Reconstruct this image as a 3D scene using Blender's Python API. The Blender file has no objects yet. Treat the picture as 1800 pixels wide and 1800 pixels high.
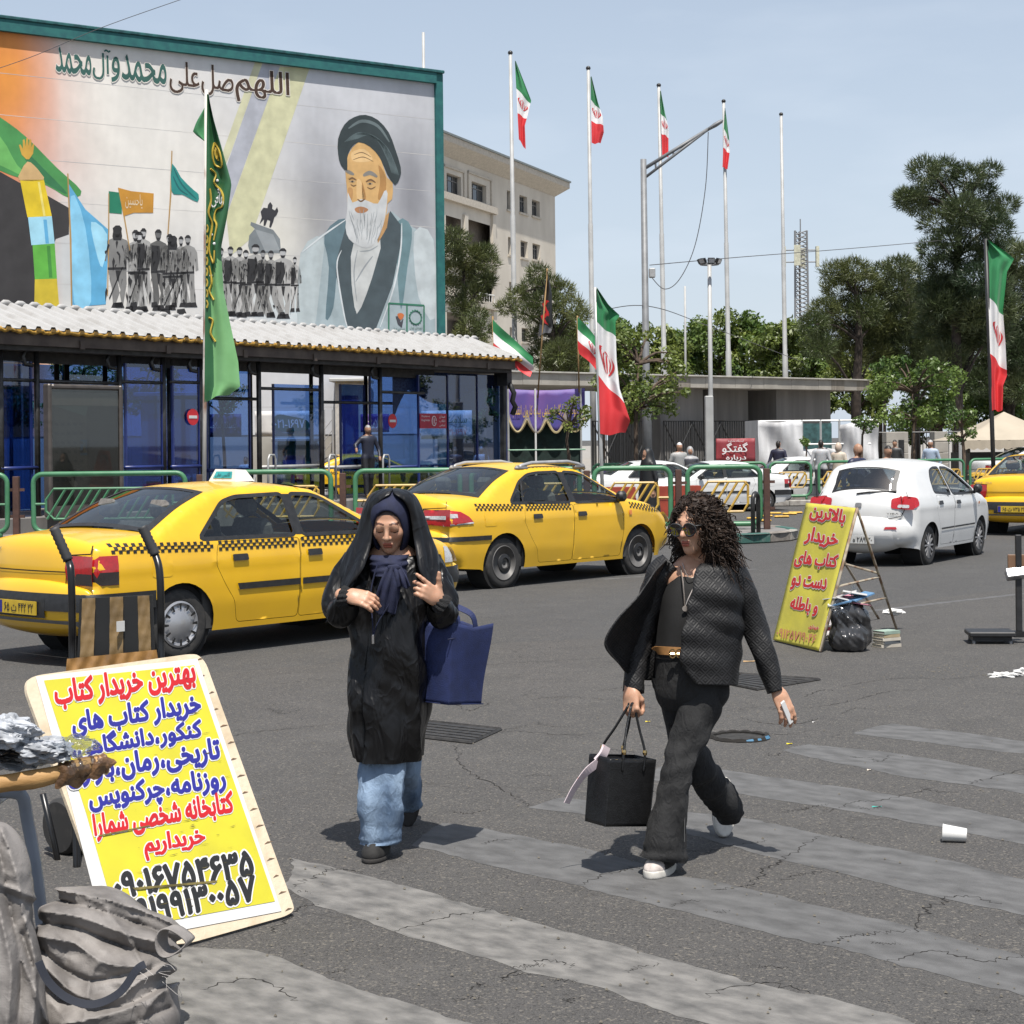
import bpy,bmesh,math,random,re
import numpy as np
from mathutils import Vector,Matrix
from mathutils.geometry import delaunay_2d_cdt,tessellate_polygon
random.seed(7);RNG=np.random.default_rng(7)
SC=bpy.context.scene;COL=SC.collection
R_=math.radians
# ------------------------------------------------------------------ camera, sky, sun, exposure
F,CX,CY,H,ROLL=3200.0,900.0,772.0,1.8,R_(0.6)
CR=Vector((math.cos(ROLL),0,-math.sin(ROLL)));CU=Vector((math.sin(ROLL),0,math.cos(ROLL)));CF=Vector((0,1,0))
cam=bpy.data.cameras.new('camera');cam.sensor_width=36;cam.lens=36*F/1800
cam.shift_x=0;cam.shift_y=-(900-CY)/1800;cam.clip_start=0.1;cam.clip_end=4000
camo=bpy.data.objects.new('camera',cam);COL.objects.link(camo);SC.camera=camo
camo.matrix_world=Matrix(((CR.x,CU.x,0,0),(CR.y,CU.y,-1,0),(CR.z,CU.z,0,H),(0,0,0,1)))
SUN_EL,SUN_AZ=R_(67),R_(8)
sdir=Vector((math.sin(SUN_AZ)*math.cos(SUN_EL),-math.cos(SUN_AZ)*math.cos(SUN_EL),math.sin(SUN_EL)))
world=bpy.data.worlds.new('World');SC.world=world;world.use_nodes=True
wn=world.node_tree.nodes;wl=world.node_tree.links
sky=wn.new('ShaderNodeTexSky');sky.sky_type='NISHITA';sky.sun_disc=False
sky.sun_elevation=SUN_EL;sky.sun_rotation=math.atan2(sdir.x,sdir.y)
sky.altitude=1200;sky.air_density=1.1;sky.dust_density=4.5;sky.ozone_density=1.2
bg=wn['Background'];bg.inputs[1].default_value=0.088
def wnode(t,**k):
    n=wn.new(t)
    for a,b in k.items():setattr(n,a,b)
    return n
tc=wnode('ShaderNodeTexCoord');sx=wnode('ShaderNodeSeparateXYZ');wl.new(tc.outputs['Generated'],sx.inputs[0])
mr=wnode('ShaderNodeMapRange');wl.new(sx.outputs[2],mr.inputs[0])
for i,v in zip((1,2,3,4),(0.0,0.36,0.80,0.34)):mr.inputs[i].default_value=v
mp=wnode('ShaderNodeMapping');mp.inputs[3].default_value=(3,3,11);wl.new(tc.outputs['Generated'],mp.inputs[0])
nz=wnode('ShaderNodeTexNoise');nz.inputs['Scale'].default_value=2.6;nz.inputs['Detail'].default_value=6;wl.new(mp.outputs[0],nz.inputs['Vector'])
cr=wnode('ShaderNodeMapRange');wl.new(nz.outputs[0],cr.inputs[0])
for i,v in zip((1,2,3,4),(0.50,0.8,0.0,0.16)):cr.inputs[i].default_value=v
ad=wnode('ShaderNodeMath',operation='ADD',use_clamp=True);wl.new(mr.outputs[0],ad.inputs[0]);wl.new(cr.outputs[0],ad.inputs[1])
mx=wnode('ShaderNodeMix',data_type='RGBA');wl.new(ad.outputs[0],mx.inputs[0]);wl.new(sky.outputs[0],mx.inputs[6])
mx.inputs[7].default_value=(6.0,6.75,7.7,1);wl.new(mx.outputs[2],bg.inputs[0])
sun=bpy.data.lights.new('sun','SUN');sun.energy=4.6;sun.angle=R_(0.53);sun.color=(1,0.955,0.89)
suno=bpy.data.objects.new('sun',sun);COL.objects.link(suno);suno.rotation_euler=sdir.to_track_quat('Z','Y').to_euler()
SC.view_settings.view_transform='Standard';SC.view_settings.look='None';SC.view_settings.gamma=1
SC.view_settings.exposure=0.48;SC.view_settings.use_curve_mapping=False
SC.cycles.max_bounces=7;SC.cycles.transparent_max_bounces=14;SC.cycles.caustics_reflective=False;SC.cycles.caustics_refractive=False
# ------------------------------------------------------------------ photo pixel -> place
def ray(px,py):return CF+CR*((px-CX)/F)+CU*((CY-py)/F)
def G(px,py,z=0.0):
    d=ray(px,py);t=(z-H)/d.z;return Vector((d.x*t,d.y*t,z))
def D(px,py,y):
    d=ray(px,py);return Vector((d.x*y,y,H+d.z*y))
class Plane:
    def __init__(s,a,b):
        s.o=Vector((a[0],a[1],0));e=Vector((b[0]-a[0],b[1]-a[1],0));s.L=e.length;s.e=e.normalized();s.n=Vector((s.e.y,-s.e.x,0))
    def uv(s,px,py):
        d=ray(px,py);c=Vector((0,0,H));t=(s.o-c).dot(s.n)/d.dot(s.n);p=c+d*t
        return ((p-s.o).dot(s.e),p.z)
    def rz(s):return math.atan2(s.e.y,s.e.x)
# ------------------------------------------------------------------ materials
MATS={}
def mat(name,c,r=0.6,m=0.0,v=0.12,s=6.0,bump=0.0,bs=60.0,c2=None,coat=0.0,spec=0.5,lo=0.35,hi=0.65,det=4,alpha=1.0,trans=0.0,sheen=0.0,vc=None,sub=0.0,aniso=None,dist=0.0,arot=0.0):
    if name in MATS:return MATS[name]
    M=bpy.data.materials.new(name);M.use_nodes=True;nt=M.node_tree;N=nt.nodes;L=nt.links;P=N['Principled BSDF']
    c=tuple(c)+(1,) if len(c)==3 else c
    if c2 is None:c2=tuple(max(0,x*(1-2*v)) for x in c[:3])
    P.inputs['Roughness'].default_value=r;P.inputs['Metallic'].default_value=m;P.inputs['Coat Weight'].default_value=coat
    P.inputs['Coat Roughness'].default_value=0.06;P.inputs['Specular IOR Level'].default_value=spec;P.inputs['Alpha'].default_value=alpha
    P.inputs['Transmission Weight'].default_value=trans;P.inputs['Sheen Weight'].default_value=sheen
    if sub:P.inputs['Subsurface Weight'].default_value=sub;P.inputs['Subsurface Radius'].default_value=(0.012,0.005,0.003);P.inputs['Subsurface Scale'].default_value=1
    tcn=N.new('ShaderNodeTexCoord');src=tcn.outputs['Object']
    if aniso:
        mpn=N.new('ShaderNodeMapping');mpn.inputs[3].default_value=aniso;mpn.vector_type='TEXTURE' if arot else 'POINT';mpn.inputs[2].default_value=(0,0,arot);L.new(src,mpn.inputs[0]);src=mpn.outputs[0]
    n=N.new('ShaderNodeTexNoise');n.inputs['Scale'].default_value=s;n.inputs['Detail'].default_value=det;n.inputs['Distortion'].default_value=dist;L.new(src,n.inputs['Vector'])
    mr=N.new('ShaderNodeMapRange');L.new(n.outputs[0],mr.inputs[0]);mr.inputs[1].default_value=lo;mr.inputs[2].default_value=hi
    mx=N.new('ShaderNodeMix');mx.data_type='RGBA';L.new(mr.outputs[0],mx.inputs[0]);mx.inputs[6].default_value=c;mx.inputs[7].default_value=tuple(c2[:3])+(1,)
    out=mx.outputs[2]
    if vc:
        at=N.new('ShaderNodeAttribute');at.attribute_name=vc;mu=N.new('ShaderNodeMix');mu.data_type='RGBA';mu.blend_type='MULTIPLY';mu.inputs[0].default_value=1
        L.new(out,mu.inputs[6]);L.new(at.outputs['Color'],mu.inputs[7]);out=mu.outputs[2]
    L.new(out,P.inputs['Base Color'])
    if bump:
        b=N.new('ShaderNodeTexNoise');b.inputs['Scale'].default_value=bs;b.inputs['Detail'].default_value=5;L.new(src,b.inputs['Vector'])
        bn=N.new('ShaderNodeBump');bn.inputs['Strength'].default_value=min(1,bump);bn.inputs['Distance'].default_value=0.01*max(1,bump);L.new(b.outputs[0],bn.inputs['Height']);L.new(bn.outputs[0],P.inputs['Normal'])
    MATS[name]=M;return M
def glass_mat(name,tint=(0.55,0.6,0.58),refl=0.12,rough=0.02):
    M=bpy.data.materials.new(name);M.use_nodes=True;nt=M.node_tree;N=nt.nodes;L=nt.links;N.remove(N['Principled BSDF'])
    o=N['Material Output'];t=N.new('ShaderNodeBsdfTransparent');t.inputs[0].default_value=tint+(1,);g=N.new('ShaderNodeBsdfGlossy');g.inputs['Roughness'].default_value=rough
    lw=N.new('ShaderNodeLayerWeight');lw.inputs[0].default_value=.5;pw=N.new('ShaderNodeMath');pw.operation='POWER';pw.inputs[1].default_value=4.0;L.new(lw.outputs['Facing'],pw.inputs[0])
    a=N.new('ShaderNodeMath');a.operation='MULTIPLY_ADD';a.use_clamp=True;a.inputs[1].default_value=.75;a.inputs[2].default_value=refl+.03;L.new(pw.outputs[0],a.inputs[0])
    mx=N.new('ShaderNodeMixShader');L.new(a.outputs[0],mx.inputs[0]);L.new(t.outputs[0],mx.inputs[1]);L.new(g.outputs[0],mx.inputs[2]);L.new(mx.outputs[0],o.inputs[0])
    MATS[name]=M;return M
def leaf_mat(name,c1,c2,tr=0.25):
    M=bpy.data.materials.new(name);M.use_nodes=True;nt=M.node_tree;N=nt.nodes;L=nt.links;N.remove(N['Principled BSDF']);o=N['Material Output']
    at=N.new('ShaderNodeAttribute');at.attribute_name='shade';mx=N.new('ShaderNodeMix');mx.data_type='RGBA';L.new(at.outputs['Fac'],mx.inputs[0]);mx.inputs[6].default_value=c1+(1,);mx.inputs[7].default_value=c2+(1,)
    d=N.new('ShaderNodeBsdfDiffuse');t=N.new('ShaderNodeBsdfTranslucent');L.new(mx.outputs[2],d.inputs[0]);L.new(mx.outputs[2],t.inputs[0])
    g=N.new('ShaderNodeBsdfGlossy');g.inputs['Roughness'].default_value=0.45;g.inputs[0].default_value=(1,1,1,1)
    a=N.new('ShaderNodeMixShader');a.inputs[0].default_value=tr;L.new(d.outputs[0],a.inputs[1]);L.new(t.outputs[0],a.inputs[2])
    b=N.new('ShaderNodeMixShader');b.inputs[0].default_value=0.035;L.new(a.outputs[0],b.inputs[1]);L.new(g.outputs[0],b.inputs[2]);L.new(b.outputs[0],o.inputs[0]);MATS[name]=M;return M
# ------------------------------------------------------------------ objects
def tag(o,label=None,cat=None,group=None,kind=None):
    for k,v in (('label',label),('category',cat),('group',group),('kind',kind)):
        if v:o[k]=v
    return o
def thing(name,label,cat,loc=(0,0,0),rz=0.0,group=None):
    o=bpy.data.objects.new(name,None);COL.objects.link(o);o.location=loc;o.rotation_euler=(0,0,rz);o.empty_display_size=0.2
    return tag(o,label,cat,group)
def link(name,me,m=None,parent=None):
    o=bpy.data.objects.new(name,me);COL.objects.link(o)
    if m is not None:
        for x in (m if isinstance(m,(list,tuple)) else [m]):me.materials.append(x)
    if parent:o.parent=parent
    return o
def copy_tree(o,parent=None):
    c=o.copy();COL.objects.link(c)
    if parent is not None:c.parent=parent
    for ch in list(o.children):copy_tree(ch,c)
    return c
class MB:
    def __init__(s):s.v=[];s.f=[];s.mi=[]
    def add(s,vs,fs,mi=0):
        b=len(s.v);s.v+=[tuple(p) for p in vs];s.f+=[tuple(i+b for i in f) for f in fs];s.mi+=[mi]*len(fs);return s
    def box(s,lo,hi,mi=0,M=None,bev=0.0):
        x0,y0,z0=lo;x1,y1,z1=hi
        if bev>0:
            b=min(bev,(x1-x0)*.49,(y1-y0)*.49,(z1-z0)*.49);vs=[]
            for sx in (0,1):
                for sy in (0,1):
                    for sz in (0,1):
                        X=(x0,x1)[sx];Y=(y0,y1)[sy];Z=(z0,z1)[sz];dx=b*(1-2*sx);dy=b*(1-2*sy);dz=b*(1-2*sz)
                        vs+=[(X,Y+dy,Z+dz),(X+dx,Y,Z+dz),(X+dx,Y+dy,Z)]
            bm=bmesh.new();bv=[bm.verts.new(v) for v in vs];r=bmesh.ops.convex_hull(bm,input=bv);bmesh.ops.recalc_face_normals(bm,faces=bm.faces);bm.verts.index_update()
            vs=[v.co.copy() for v in bm.verts];fs=[[v.index for v in f.verts] for f in bm.faces];bm.free()
        else:
            vs=[(x0,y0,z0),(x1,y0,z0),(x1,y1,z0),(x0,y1,z0),(x0,y0,z1),(x1,y0,z1),(x1,y1,z1),(x0,y1,z1)]
            fs=[(3,2,1,0),(4,5,6,7),(0,1,5,4),(1,2,6,5),(2,3,7,6),(3,0,4,7)]
        if M is not None:vs=[M@Vector(v) for v in vs]
        return s.add(vs,fs,mi)
    def tube(s,pts,r,n=8,mi=0,caps=True,closed=False):
        P=[Vector(p) for p in pts];k=len(P);rs=r if isinstance(r,(list,tuple)) else [r]*k;rings=[];up=None
        for i in range(k):
            a=P[(i-1)%k] if (i>0 or closed) else P[0];b=P[(i+1)%k] if (i<k-1 or closed) else P[-1];t=(b-a)
            t=t.normalized() if t.length>1e-9 else Vector((0,0,1))
            if up is None:up=Vector((0,0,1)) if abs(t.z)<.9 else Vector((1,0,0))
            x=t.cross(up)
            if x.length<1e-6:x=t.orthogonal()
            x.normalize();y=x.cross(t);up=y
            rings.append([P[i]+x*(rs[i]*math.cos(2*math.pi*j/n))+y*(rs[i]*math.sin(2*math.pi*j/n)) for j in range(n)])
        vs=[p for rg in rings for p in rg];fs=[]
        for i in range(k if closed else k-1):
            for j in range(n):
                a=i*n;b=((i+1)%k)*n;fs.append((a+j,a+(j+1)%n,b+(j+1)%n,b+j))
        if caps and not closed:fs+=[tuple(range(n))[::-1],tuple(range((k-1)*n,k*n))]
        return s.add(vs,fs,mi)
    def lathe(s,prof,n=16,M=None,mi=0):
        vs=[];fs=[];k=len(prof)
        for r,z in prof:vs+=[(r*math.cos(2*math.pi*j/n),r*math.sin(2*math.pi*j/n),z) for j in range(n)]
        for i in range(k-1):
            for j in range(n):fs.append((i*n+j,i*n+(j+1)%n,(i+1)*n+(j+1)%n,(i+1)*n+j))
        if prof[0][0]>1e-6:fs.append(tuple(range(n))[::-1])
        if prof[-1][0]>1e-6:fs.append(tuple(range((k-1)*n,k*n)))
        if M is not None:vs=[M@Vector(v) for v in vs]
        return s.add(vs,fs,mi)
    def prism(s,poly,a,b,M=None,mi=0):
        n=len(poly);vs=[(p[0],a,p[1]) for p in poly]+[(p[0],b,p[1]) for p in poly]
        fs=[tuple(range(n)),tuple(range(2*n-1,n-1,-1))]+[(i,i+n,(i+1)%n+n,(i+1)%n) for i in range(n)]
        if M is not None:vs=[M@Vector(v) for v in vs]
        return s.add(vs,fs,mi)
    def grid(s,fn,nu,nv,mi=0,cu=False):
        vs=[fn(i/(nu if cu else nu-1),j/(nv-1)) for i in range(nu) for j in range(nv)];fs=[]
        for i in range(nu if cu else nu-1):
            for j in range(nv-1):
                a=i*nv+j;b=((i+1)%nu)*nv+j;fs.append((a,b,b+1,a+1))
        m0=mi if not callable(mi) else None
        if m0 is None:
            b0=len(s.v);s.v+=[tuple(p) for p in vs];q=0
            for i in range(nu if cu else nu-1):
                for j in range(nv-1):
                    s.f.append(tuple(t+b0 for t in fs[q]));s.mi.append(mi((i+.5)/(nu-1),(j+.5)/(nv-1)));q+=1
            return s
        return s.add(vs,fs,mi)
    def build(s,name,m=None,parent=None,smooth=False,angle=None,solid=0.0,weld=False):
        me=bpy.data.meshes.new(name);me.from_pydata(s.v,[],s.f)
        if any(s.mi):me.polygons.foreach_set('material_index',s.mi)
        me.update()
        if weld or smooth and angle is None:
            bm=bmesh.new();bm.from_mesh(me)
            if weld:bmesh.ops.remove_doubles(bm,verts=bm.verts,dist=1e-4)
            bm.to_mesh(me);bm.free()
        if smooth:me.shade_smooth()
        o=link(name,me,m,parent)
        if smooth and angle:me.set_sharp_from_angle(angle=R_(angle))
        if solid:
            md=o.modifiers.new('solid','SOLIDIFY');md.thickness=solid;md.offset=0
        return o
def spline(pts,n=6,closed=False):
    P=[np.array(p,float) for p in pts];k=len(P);out=[]
    rng_=range(k) if closed else range(k-1)
    for i in rng_:
        a,b,c,d=(P[(i-1)%k],P[i],P[(i+1)%k],P[(i+2)%k]) if closed else (P[max(i-1,0)],P[i],P[i+1],P[min(i+2,k-1)])
        for j in range(n):
            t=j/n;out.append(tuple(.5*((2*b)+(c-a)*t+(2*a-5*b+4*c-d)*t*t+(3*b-a-3*c+d)*t**3)))
    if not closed:out.append(tuple(P[-1]))
    return out
def rot(ax,deg):return Matrix.Rotation(R_(deg),4,ax)
def trs(*a):return Matrix.Translation(a)
def poly_cdt(outer,holes=(),step=None,jitter=0.0,extra=None):
    """triangulate outline minus holes with interior grid points -> verts2d, faces"""
    o=np.array(outer,float);loops=[outer]+list(holes);vs=[];ed=[]
    for lp in loops:
        b=len(vs);n=len(lp)
        if step:
            q=[]
            for i in range(n):
                a=np.array(lp[i],float);c=np.array(lp[(i+1)%n],float);m=max(1,int(math.ceil(np.linalg.norm(c-a)/step)))
                q+=[tuple(a+(c-a)*t/m) for t in range(m)]
        else:q=[tuple(p) for p in lp]
        vs+=q;n=len(q);ed+=[(b+i,b+(i+1)%n) for i in range(n)]
    nb=len(vs)
    def inside(p,lp):
        lp=np.array(lp);x,y=p[:,0],p[:,1];c=np.zeros(len(p),bool)
        x0,y0=lp[:,0],lp[:,1];x1,y1=np.roll(x0,-1),np.roll(y0,-1)
        for a,b,e,f in zip(x0,y0,x1,y1):
            if b==f:continue
            t=((b>y)!=(f>y))&(x<(e-a)*(y-b)/(f-b)+a);c^=t
        return c
    if step:
        gx,gy=np.meshgrid(np.arange(o[:,0].min()+step/2,o[:,0].max(),step),np.arange(o[:,1].min()+step/2,o[:,1].max(),step));p=np.c_[gx.ravel(),gy.ravel()]
        if jitter:p+=RNG.uniform(-jitter,jitter,p.shape)
        if extra is not None:p=np.concatenate([p,np.array(extra)])
        k=inside(p,outer)
        for h in holes:k&=~inside(p,h)
        vs+=[tuple(q) for q in p[k]]
    r=delaunay_2d_cdt([Vector(v) for v in vs],ed,[],0,1e-5)
    V=np.array([tuple(v) for v in r[0]]);Fc=[f for f in r[2]]
    if not Fc:return V,[]
    C=np.array([V[list(f)].mean(0) for f in Fc]);k=inside(C,outer)
    for h in holes:k&=~inside(C,h)
    out=[]
    for f,q in zip(Fc,k):
        if q:
            a,b,c=V[f[0]],V[f[1]],V[f[2]]
            out.append(tuple(f) if (b[0]-a[0])*(c[1]-a[1])-(b[1]-a[1])*(c[0]-a[0])>0 else tuple(f)[::-1])
    return V,out
# ------------------------------------------------------------------ SDF surfaces (surface nets)
def sdf_mesh(fn,lo,hi,h):
    lo=np.array(lo,float);hi=np.array(hi,float);n=np.ceil((hi-lo)/h).astype(int)+1
    ax=[lo[i]+h*np.arange(n[i]) for i in range(3)]
    P=np.stack(np.meshgrid(*ax,indexing='ij'),-1).reshape(-1,3)
    d=np.empty(len(P));CH=400000
    for i in range(0,len(P),CH):d[i:i+CH]=fn(P[i:i+CH])
    d=d.reshape(n);s=d<0;c=[(i,j,k) for i in (0,1) for j in (0,1) for k in (0,1)]
    sl=lambda a,o:a[o[0]:n[0]-1+o[0],o[1]:n[1]-1+o[1],o[2]:n[2]-1+o[2]]
    cnt=sum(sl(s,o).astype(int) for o in c);mix=(cnt>0)&(cnt<8);I=np.argwhere(mix);m=len(I)
    idx=-np.ones(mix.shape,int);idx[tuple(I.T)]=np.arange(m);acc=np.zeros((m,3));wt=np.zeros(m)
    for a in range(3):
        for o in c:
            if o[a]:continue
            o2=list(o);o2[a]=1;A=I+np.array(o);B=I+np.array(o2);da=d[tuple(A.T)];db=d[tuple(B.T)];k=(da<0)!=(db<0)
            t=np.where(k,da/np.where(da-db==0,1,da-db),0);p=A.astype(float);p[:,a]+=t;acc[k]+=p[k];wt[k]+=1
    V=lo+acc/wt[:,None]*h;Fs=[]
    for a in range(3):
        b,e=(a+1)%3,(a+2)%3;A=[slice(None)]*3;B=[slice(None)]*3;A[a]=slice(0,-1);B[a]=slice(1,None)
        ch=s[tuple(A)]!=s[tuple(B)];Q=np.argwhere(ch);ok=(Q[:,b]>0)&(Q[:,e]>0)&(Q[:,b]<n[b]-1)&(Q[:,e]<n[e]-1);Q=Q[ok]
        def off(db,de):
            q=Q.copy();q[:,b]+=db;q[:,e]+=de;return idx[tuple(q.T)]
        q4=np.stack([off(-1,-1),off(0,-1),off(0,0),off(-1,0)],1);inn=s[tuple(Q.T)];q4[~inn]=q4[~inn][:,::-1];Fs.append(q4)
    return V,np.concatenate(Fs)
def np_obj(name,V,Fq,m=None,parent=None,smooth=True):
    me=bpy.data.meshes.new(name);me.from_pydata(np.asarray(V).tolist(),[],np.asarray(Fq).tolist());me.update()
    if smooth:me.shade_smooth()
    return link(name,me,m,parent)
def sph(P,c,r):return np.linalg.norm(P-np.array(c),axis=1)-r
def ell(P,c,r,M=None):
    q=P-np.array(c)
    if M is not None:q=q@np.array(M.to_3x3())
    r=np.array(r);k0=np.linalg.norm(q/r,axis=1);k1=np.linalg.norm(q/(r*r),axis=1);return k0*(k0-1)/np.maximum(k1,1e-9)
def cap(P,a,b,ra,rb=None,sq=None):
    rb=ra if rb is None else rb;a=np.array(a,float);b=np.array(b,float);ab=b-a;L2=ab@ab;t=np.clip(((P-a)@ab)/max(L2,1e-9),0,1)
    q=P-a-t[:,None]*ab
    if sq is not None:q=q/np.array(sq)
    return np.linalg.norm(q,axis=1)-(ra+(rb-ra)*t)
def smin(a,b,k):
    h=np.clip(.5+.5*(b-a)/k,0,1);return b+(a-b)*h-k*h*(1-h)
def smax(a,b,k):return -smin(-a,-b,k)
def chain(P,pts,rs,k=0.01,sq=None):
    d=None
    for i in range(len(pts)-1):
        e=cap(P,pts[i],pts[i+1],rs[i],rs[i+1],sq);d=e if d is None else smin(d,e,k)
    return d
_pw=RNG.uniform(-1,1,(24,3));_pw/=np.linalg.norm(_pw,axis=1)[:,None];_pp=RNG.uniform(0,6.28,24)
def wob(P,f,n=8,o=0):
    d=0
    for i in range(n):d=d+np.sin(P@_pw[(i+o)%24]*f*(1+.13*i)+_pp[(i+o)%24])
    return d/n**.5
def cru(P,f,n=6,o=0):
    Q=P+.25/f*np.c_[wob(P,f*.5,5,o),wob(P,f*.5,5,o+7),wob(P,f*.5,5,o+13)];d=0
    for i in range(n):x=(Q@_pw[(i*3+o)%24])*f*(.6+.22*i)/math.pi+_pp[(i+o)%24];d=d+(np.abs(x%2-1)*2-1)/(.6+.22*i)**.7
    return d/n**.6
# ------------------------------------------------------------------ Persian and Latin lettering, filled by winding number
AR=dict(zip('اآبپتثجچحخدذرزژسشصضطعغفقکگلمنوهی',[0xFE8D,0xFE81,0xFE8F,0xFB56,0xFE95,0xFE99,0xFE9D,0xFB7A,0xFEA1,0xFEA5,0xFEA9,0xFEAB,0xFEAD,0xFEAF,0xFB8A,0xFEB1,0xFEB5,0xFEB9,0xFEBD,0xFEC1,0xFEC9,0xFECD,0xFED1,0xFED5,0xFB8E,0xFB92,0xFEDD,0xFEE1,0xFEE5,0xFEED,0xFEE9,0xFBFC]))
def shape(t):
    out=[];i=0;prev=False
    while i<len(t):
        c=t[i];nx=t[i+1] if i+1<len(t) else ' '
        if c=='ل' and nx=='ا':out.append(chr(0xFEFC if prev else 0xFEFB));prev=False;i+=2;continue
        if c in AR:
            b=AR[c]
            if c in 'اآدذرزژو':out.append(chr(b+(1 if prev else 0)));prev=False
            else:n=nx in AR;out.append(chr(b+(3 if prev and n else 1 if prev else 2 if n else 0)));prev=n
        else:out.append(c);prev=False
        i+=1
    return re.sub('[۰-۹0-9A-Za-z\\-]+',lambda m:m.group(0)[::-1],''.join(reversed(out)))
_TR={}
def text_rows(t,rows,persian):
    """scanline intervals of a line of lettering, filled by winding number; unit width"""
    if (t,rows,persian) in _TR:return _TR[(t,rows,persian)]
    cu=bpy.data.curves.new('t','FONT');cu.body=shape(t) if persian else t;cu.fill_mode='NONE';cu.resolution_u=4
    ob=bpy.data.objects.new('t',cu);COL.objects.link(ob);dg=bpy.context.evaluated_depsgraph_get();dg.update();me=ob.evaluated_get(dg).to_mesh()
    co=np.array([v.co[:2] for v in me.vertices]);E=np.array([e.vertices[:] for e in me.edges]);bpy.data.objects.remove(ob);bpy.data.curves.remove(cu)
    adj={}
    for a,b in E:adj.setdefault(a,[]).append(b);adj.setdefault(b,[]).append(a)
    seen=set();seg=[]
    for st in adj:
        if st in seen:continue
        lp=[st];seen.add(st);nxt=st+1 if st+1 in adj[st] else adj[st][0]
        while nxt not in seen:
            lp.append(nxt);seen.add(nxt);c2=[q for q in adj[nxt] if q not in seen]
            if not c2:break
            nxt=c2[0]
        for i in range(len(lp)):seg.append((lp[i],lp[(i+1)%len(lp)]))
    seg=np.array(seg);A=co[seg[:,0]];B=co[seg[:,1]];y0,y1=co[:,1].min(),co[:,1].max();x0,x1=co[:,0].min(),co[:,0].max();W=x1-x0;out=[];dy=(y1-y0)/rows
    for r in range(rows):
        y=y0+(r+.5)*dy;k=(A[:,1]>y)!=(B[:,1]>y);row=[]
        if k.any():
            a,b=A[k],B[k];xs=a[:,0]+(b[:,0]-a[:,0])*(y-a[:,1])/(b[:,1]-a[:,1]);w=np.where(b[:,1]>a[:,1],1,-1);wind=0
            for i in np.argsort(xs):
                if wind==0:xa=xs[i]
                wind+=w[i]
                if wind==0 and xs[i]>xa:row.append(((xa-x0)/W,(xs[i]-x0)/W))
        out.append(row)
    _TR[(t,rows,persian)]=(out,dy/W,1/W);return _TR[(t,rows,persian)]
def text_runs(t,off=0.0,rows=44,persian=True):
    rw,dy,em=text_rows(t,rows,persian);r=off*em;K=int(r/dy) if off>0 else 0;out=[]
    for i in range(-K,rows+K):
        iv=[]
        for k in range(-K,K+1):
            if 0<=i+k<rows:e=math.sqrt(max(0,r*r-(k*dy)**2));iv+=[(a-e,b+e) for a,b in rw[i+k]]
        iv.sort();cur=None
        for a,b in iv:
            if cur is None:cur=[a,b]
            elif a<=cur[1]:cur[1]=max(cur[1],b)
            else:out.append((cur[0],cur[1],i*dy,(i+1)*dy));cur=[a,b]
        if cur:out.append((cur[0],cur[1],i*dy,(i+1)*dy))
    return out,rows*dy
def text_on(mb,t,fn,off=0.02,halo=0.0,rows=40,persian=True,hmi=1,mi=0):
    """fn maps unit (s along, t up in 0..1) to a point; halo rows first"""
    for o,m_ in (((off+halo,hmi),) if halo else ())+((off,mi),):
        rr,ar=text_runs(t,o,rows,persian)
        for a,b,c,d in rr:mb.add([fn(a,c/ar,m_),fn(b,c/ar,m_),fn(b,d/ar,m_),fn(a,d/ar,m_)],[(0,1,2,3)],m_)
    return mb
def strap(pts,w,th=.004,nrm=None):
    mb=MB();P=[Vector(p) for p in spline(pts,6)];L=[]
    for i,p in enumerate(P):
        t=(P[min(i+1,len(P)-1)]-P[max(i-1,0)]).normalized();n=Vector(nrm or (0,-1,0));x=t.cross(n).normalized()*w/2;z=x.cross(t).normalized()*th/2;L+=[p-x-z,p+x-z,p+x+z,p-x+z]
    mb.add(L,[(4*i+j,4*i+(j+1)%4,4*i+4+(j+1)%4,4*i+4+j) for i in range(len(P)-1) for j in range(4)]+[(3,2,1,0),tuple(range(len(L)-4,len(L)))]);return mb
def crease(M_,octs,strength,dist,weave=0,aniso=(1,1,1)):
    nt=M_.node_tree;N=nt.nodes;L=nt.links;P=N['Principled BSDF'];tc=N.new('ShaderNodeTexCoord');mp=N.new('ShaderNodeMapping');mp.inputs[3].default_value=aniso;L.new(tc.outputs['Object'],mp.inputs[0]);src=mp.outputs[0]
    def mth(op,a,b):
        m=N.new('ShaderNodeMath');m.operation=op
        for i,v in enumerate((a,b)):
            if isinstance(v,(int,float)):m.inputs[i].default_value=v
            else:L.new(v,m.inputs[i])
        return m.outputs[0]
    h=None
    for sc_,am in octs:
        n=N.new('ShaderNodeTexNoise');n.inputs['Scale'].default_value=sc_;n.inputs['Detail'].default_value=2;n.inputs['Distortion'].default_value=.8;L.new(src,n.inputs['Vector']);r=mth('MULTIPLY',mth('ABSOLUTE',mth('SUBTRACT',n.outputs[0],.5),0),-am*4);h=r if h is None else mth('ADD',h,r)
    if weave:
        for d in ('X','Z'):w=N.new('ShaderNodeTexWave');w.bands_direction=d;w.inputs['Scale'].default_value=weave;L.new(tc.outputs['Object'],w.inputs['Vector']);h=mth('ADD',h,mth('MULTIPLY',w.outputs['Fac'],.05))
    bp=N.new('ShaderNodeBump');bp.inputs['Strength'].default_value=strength;bp.inputs['Distance'].default_value=dist;L.new(h,bp.inputs['Height']);L.new(bp.outputs[0],P.inputs['Normal'])
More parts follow.
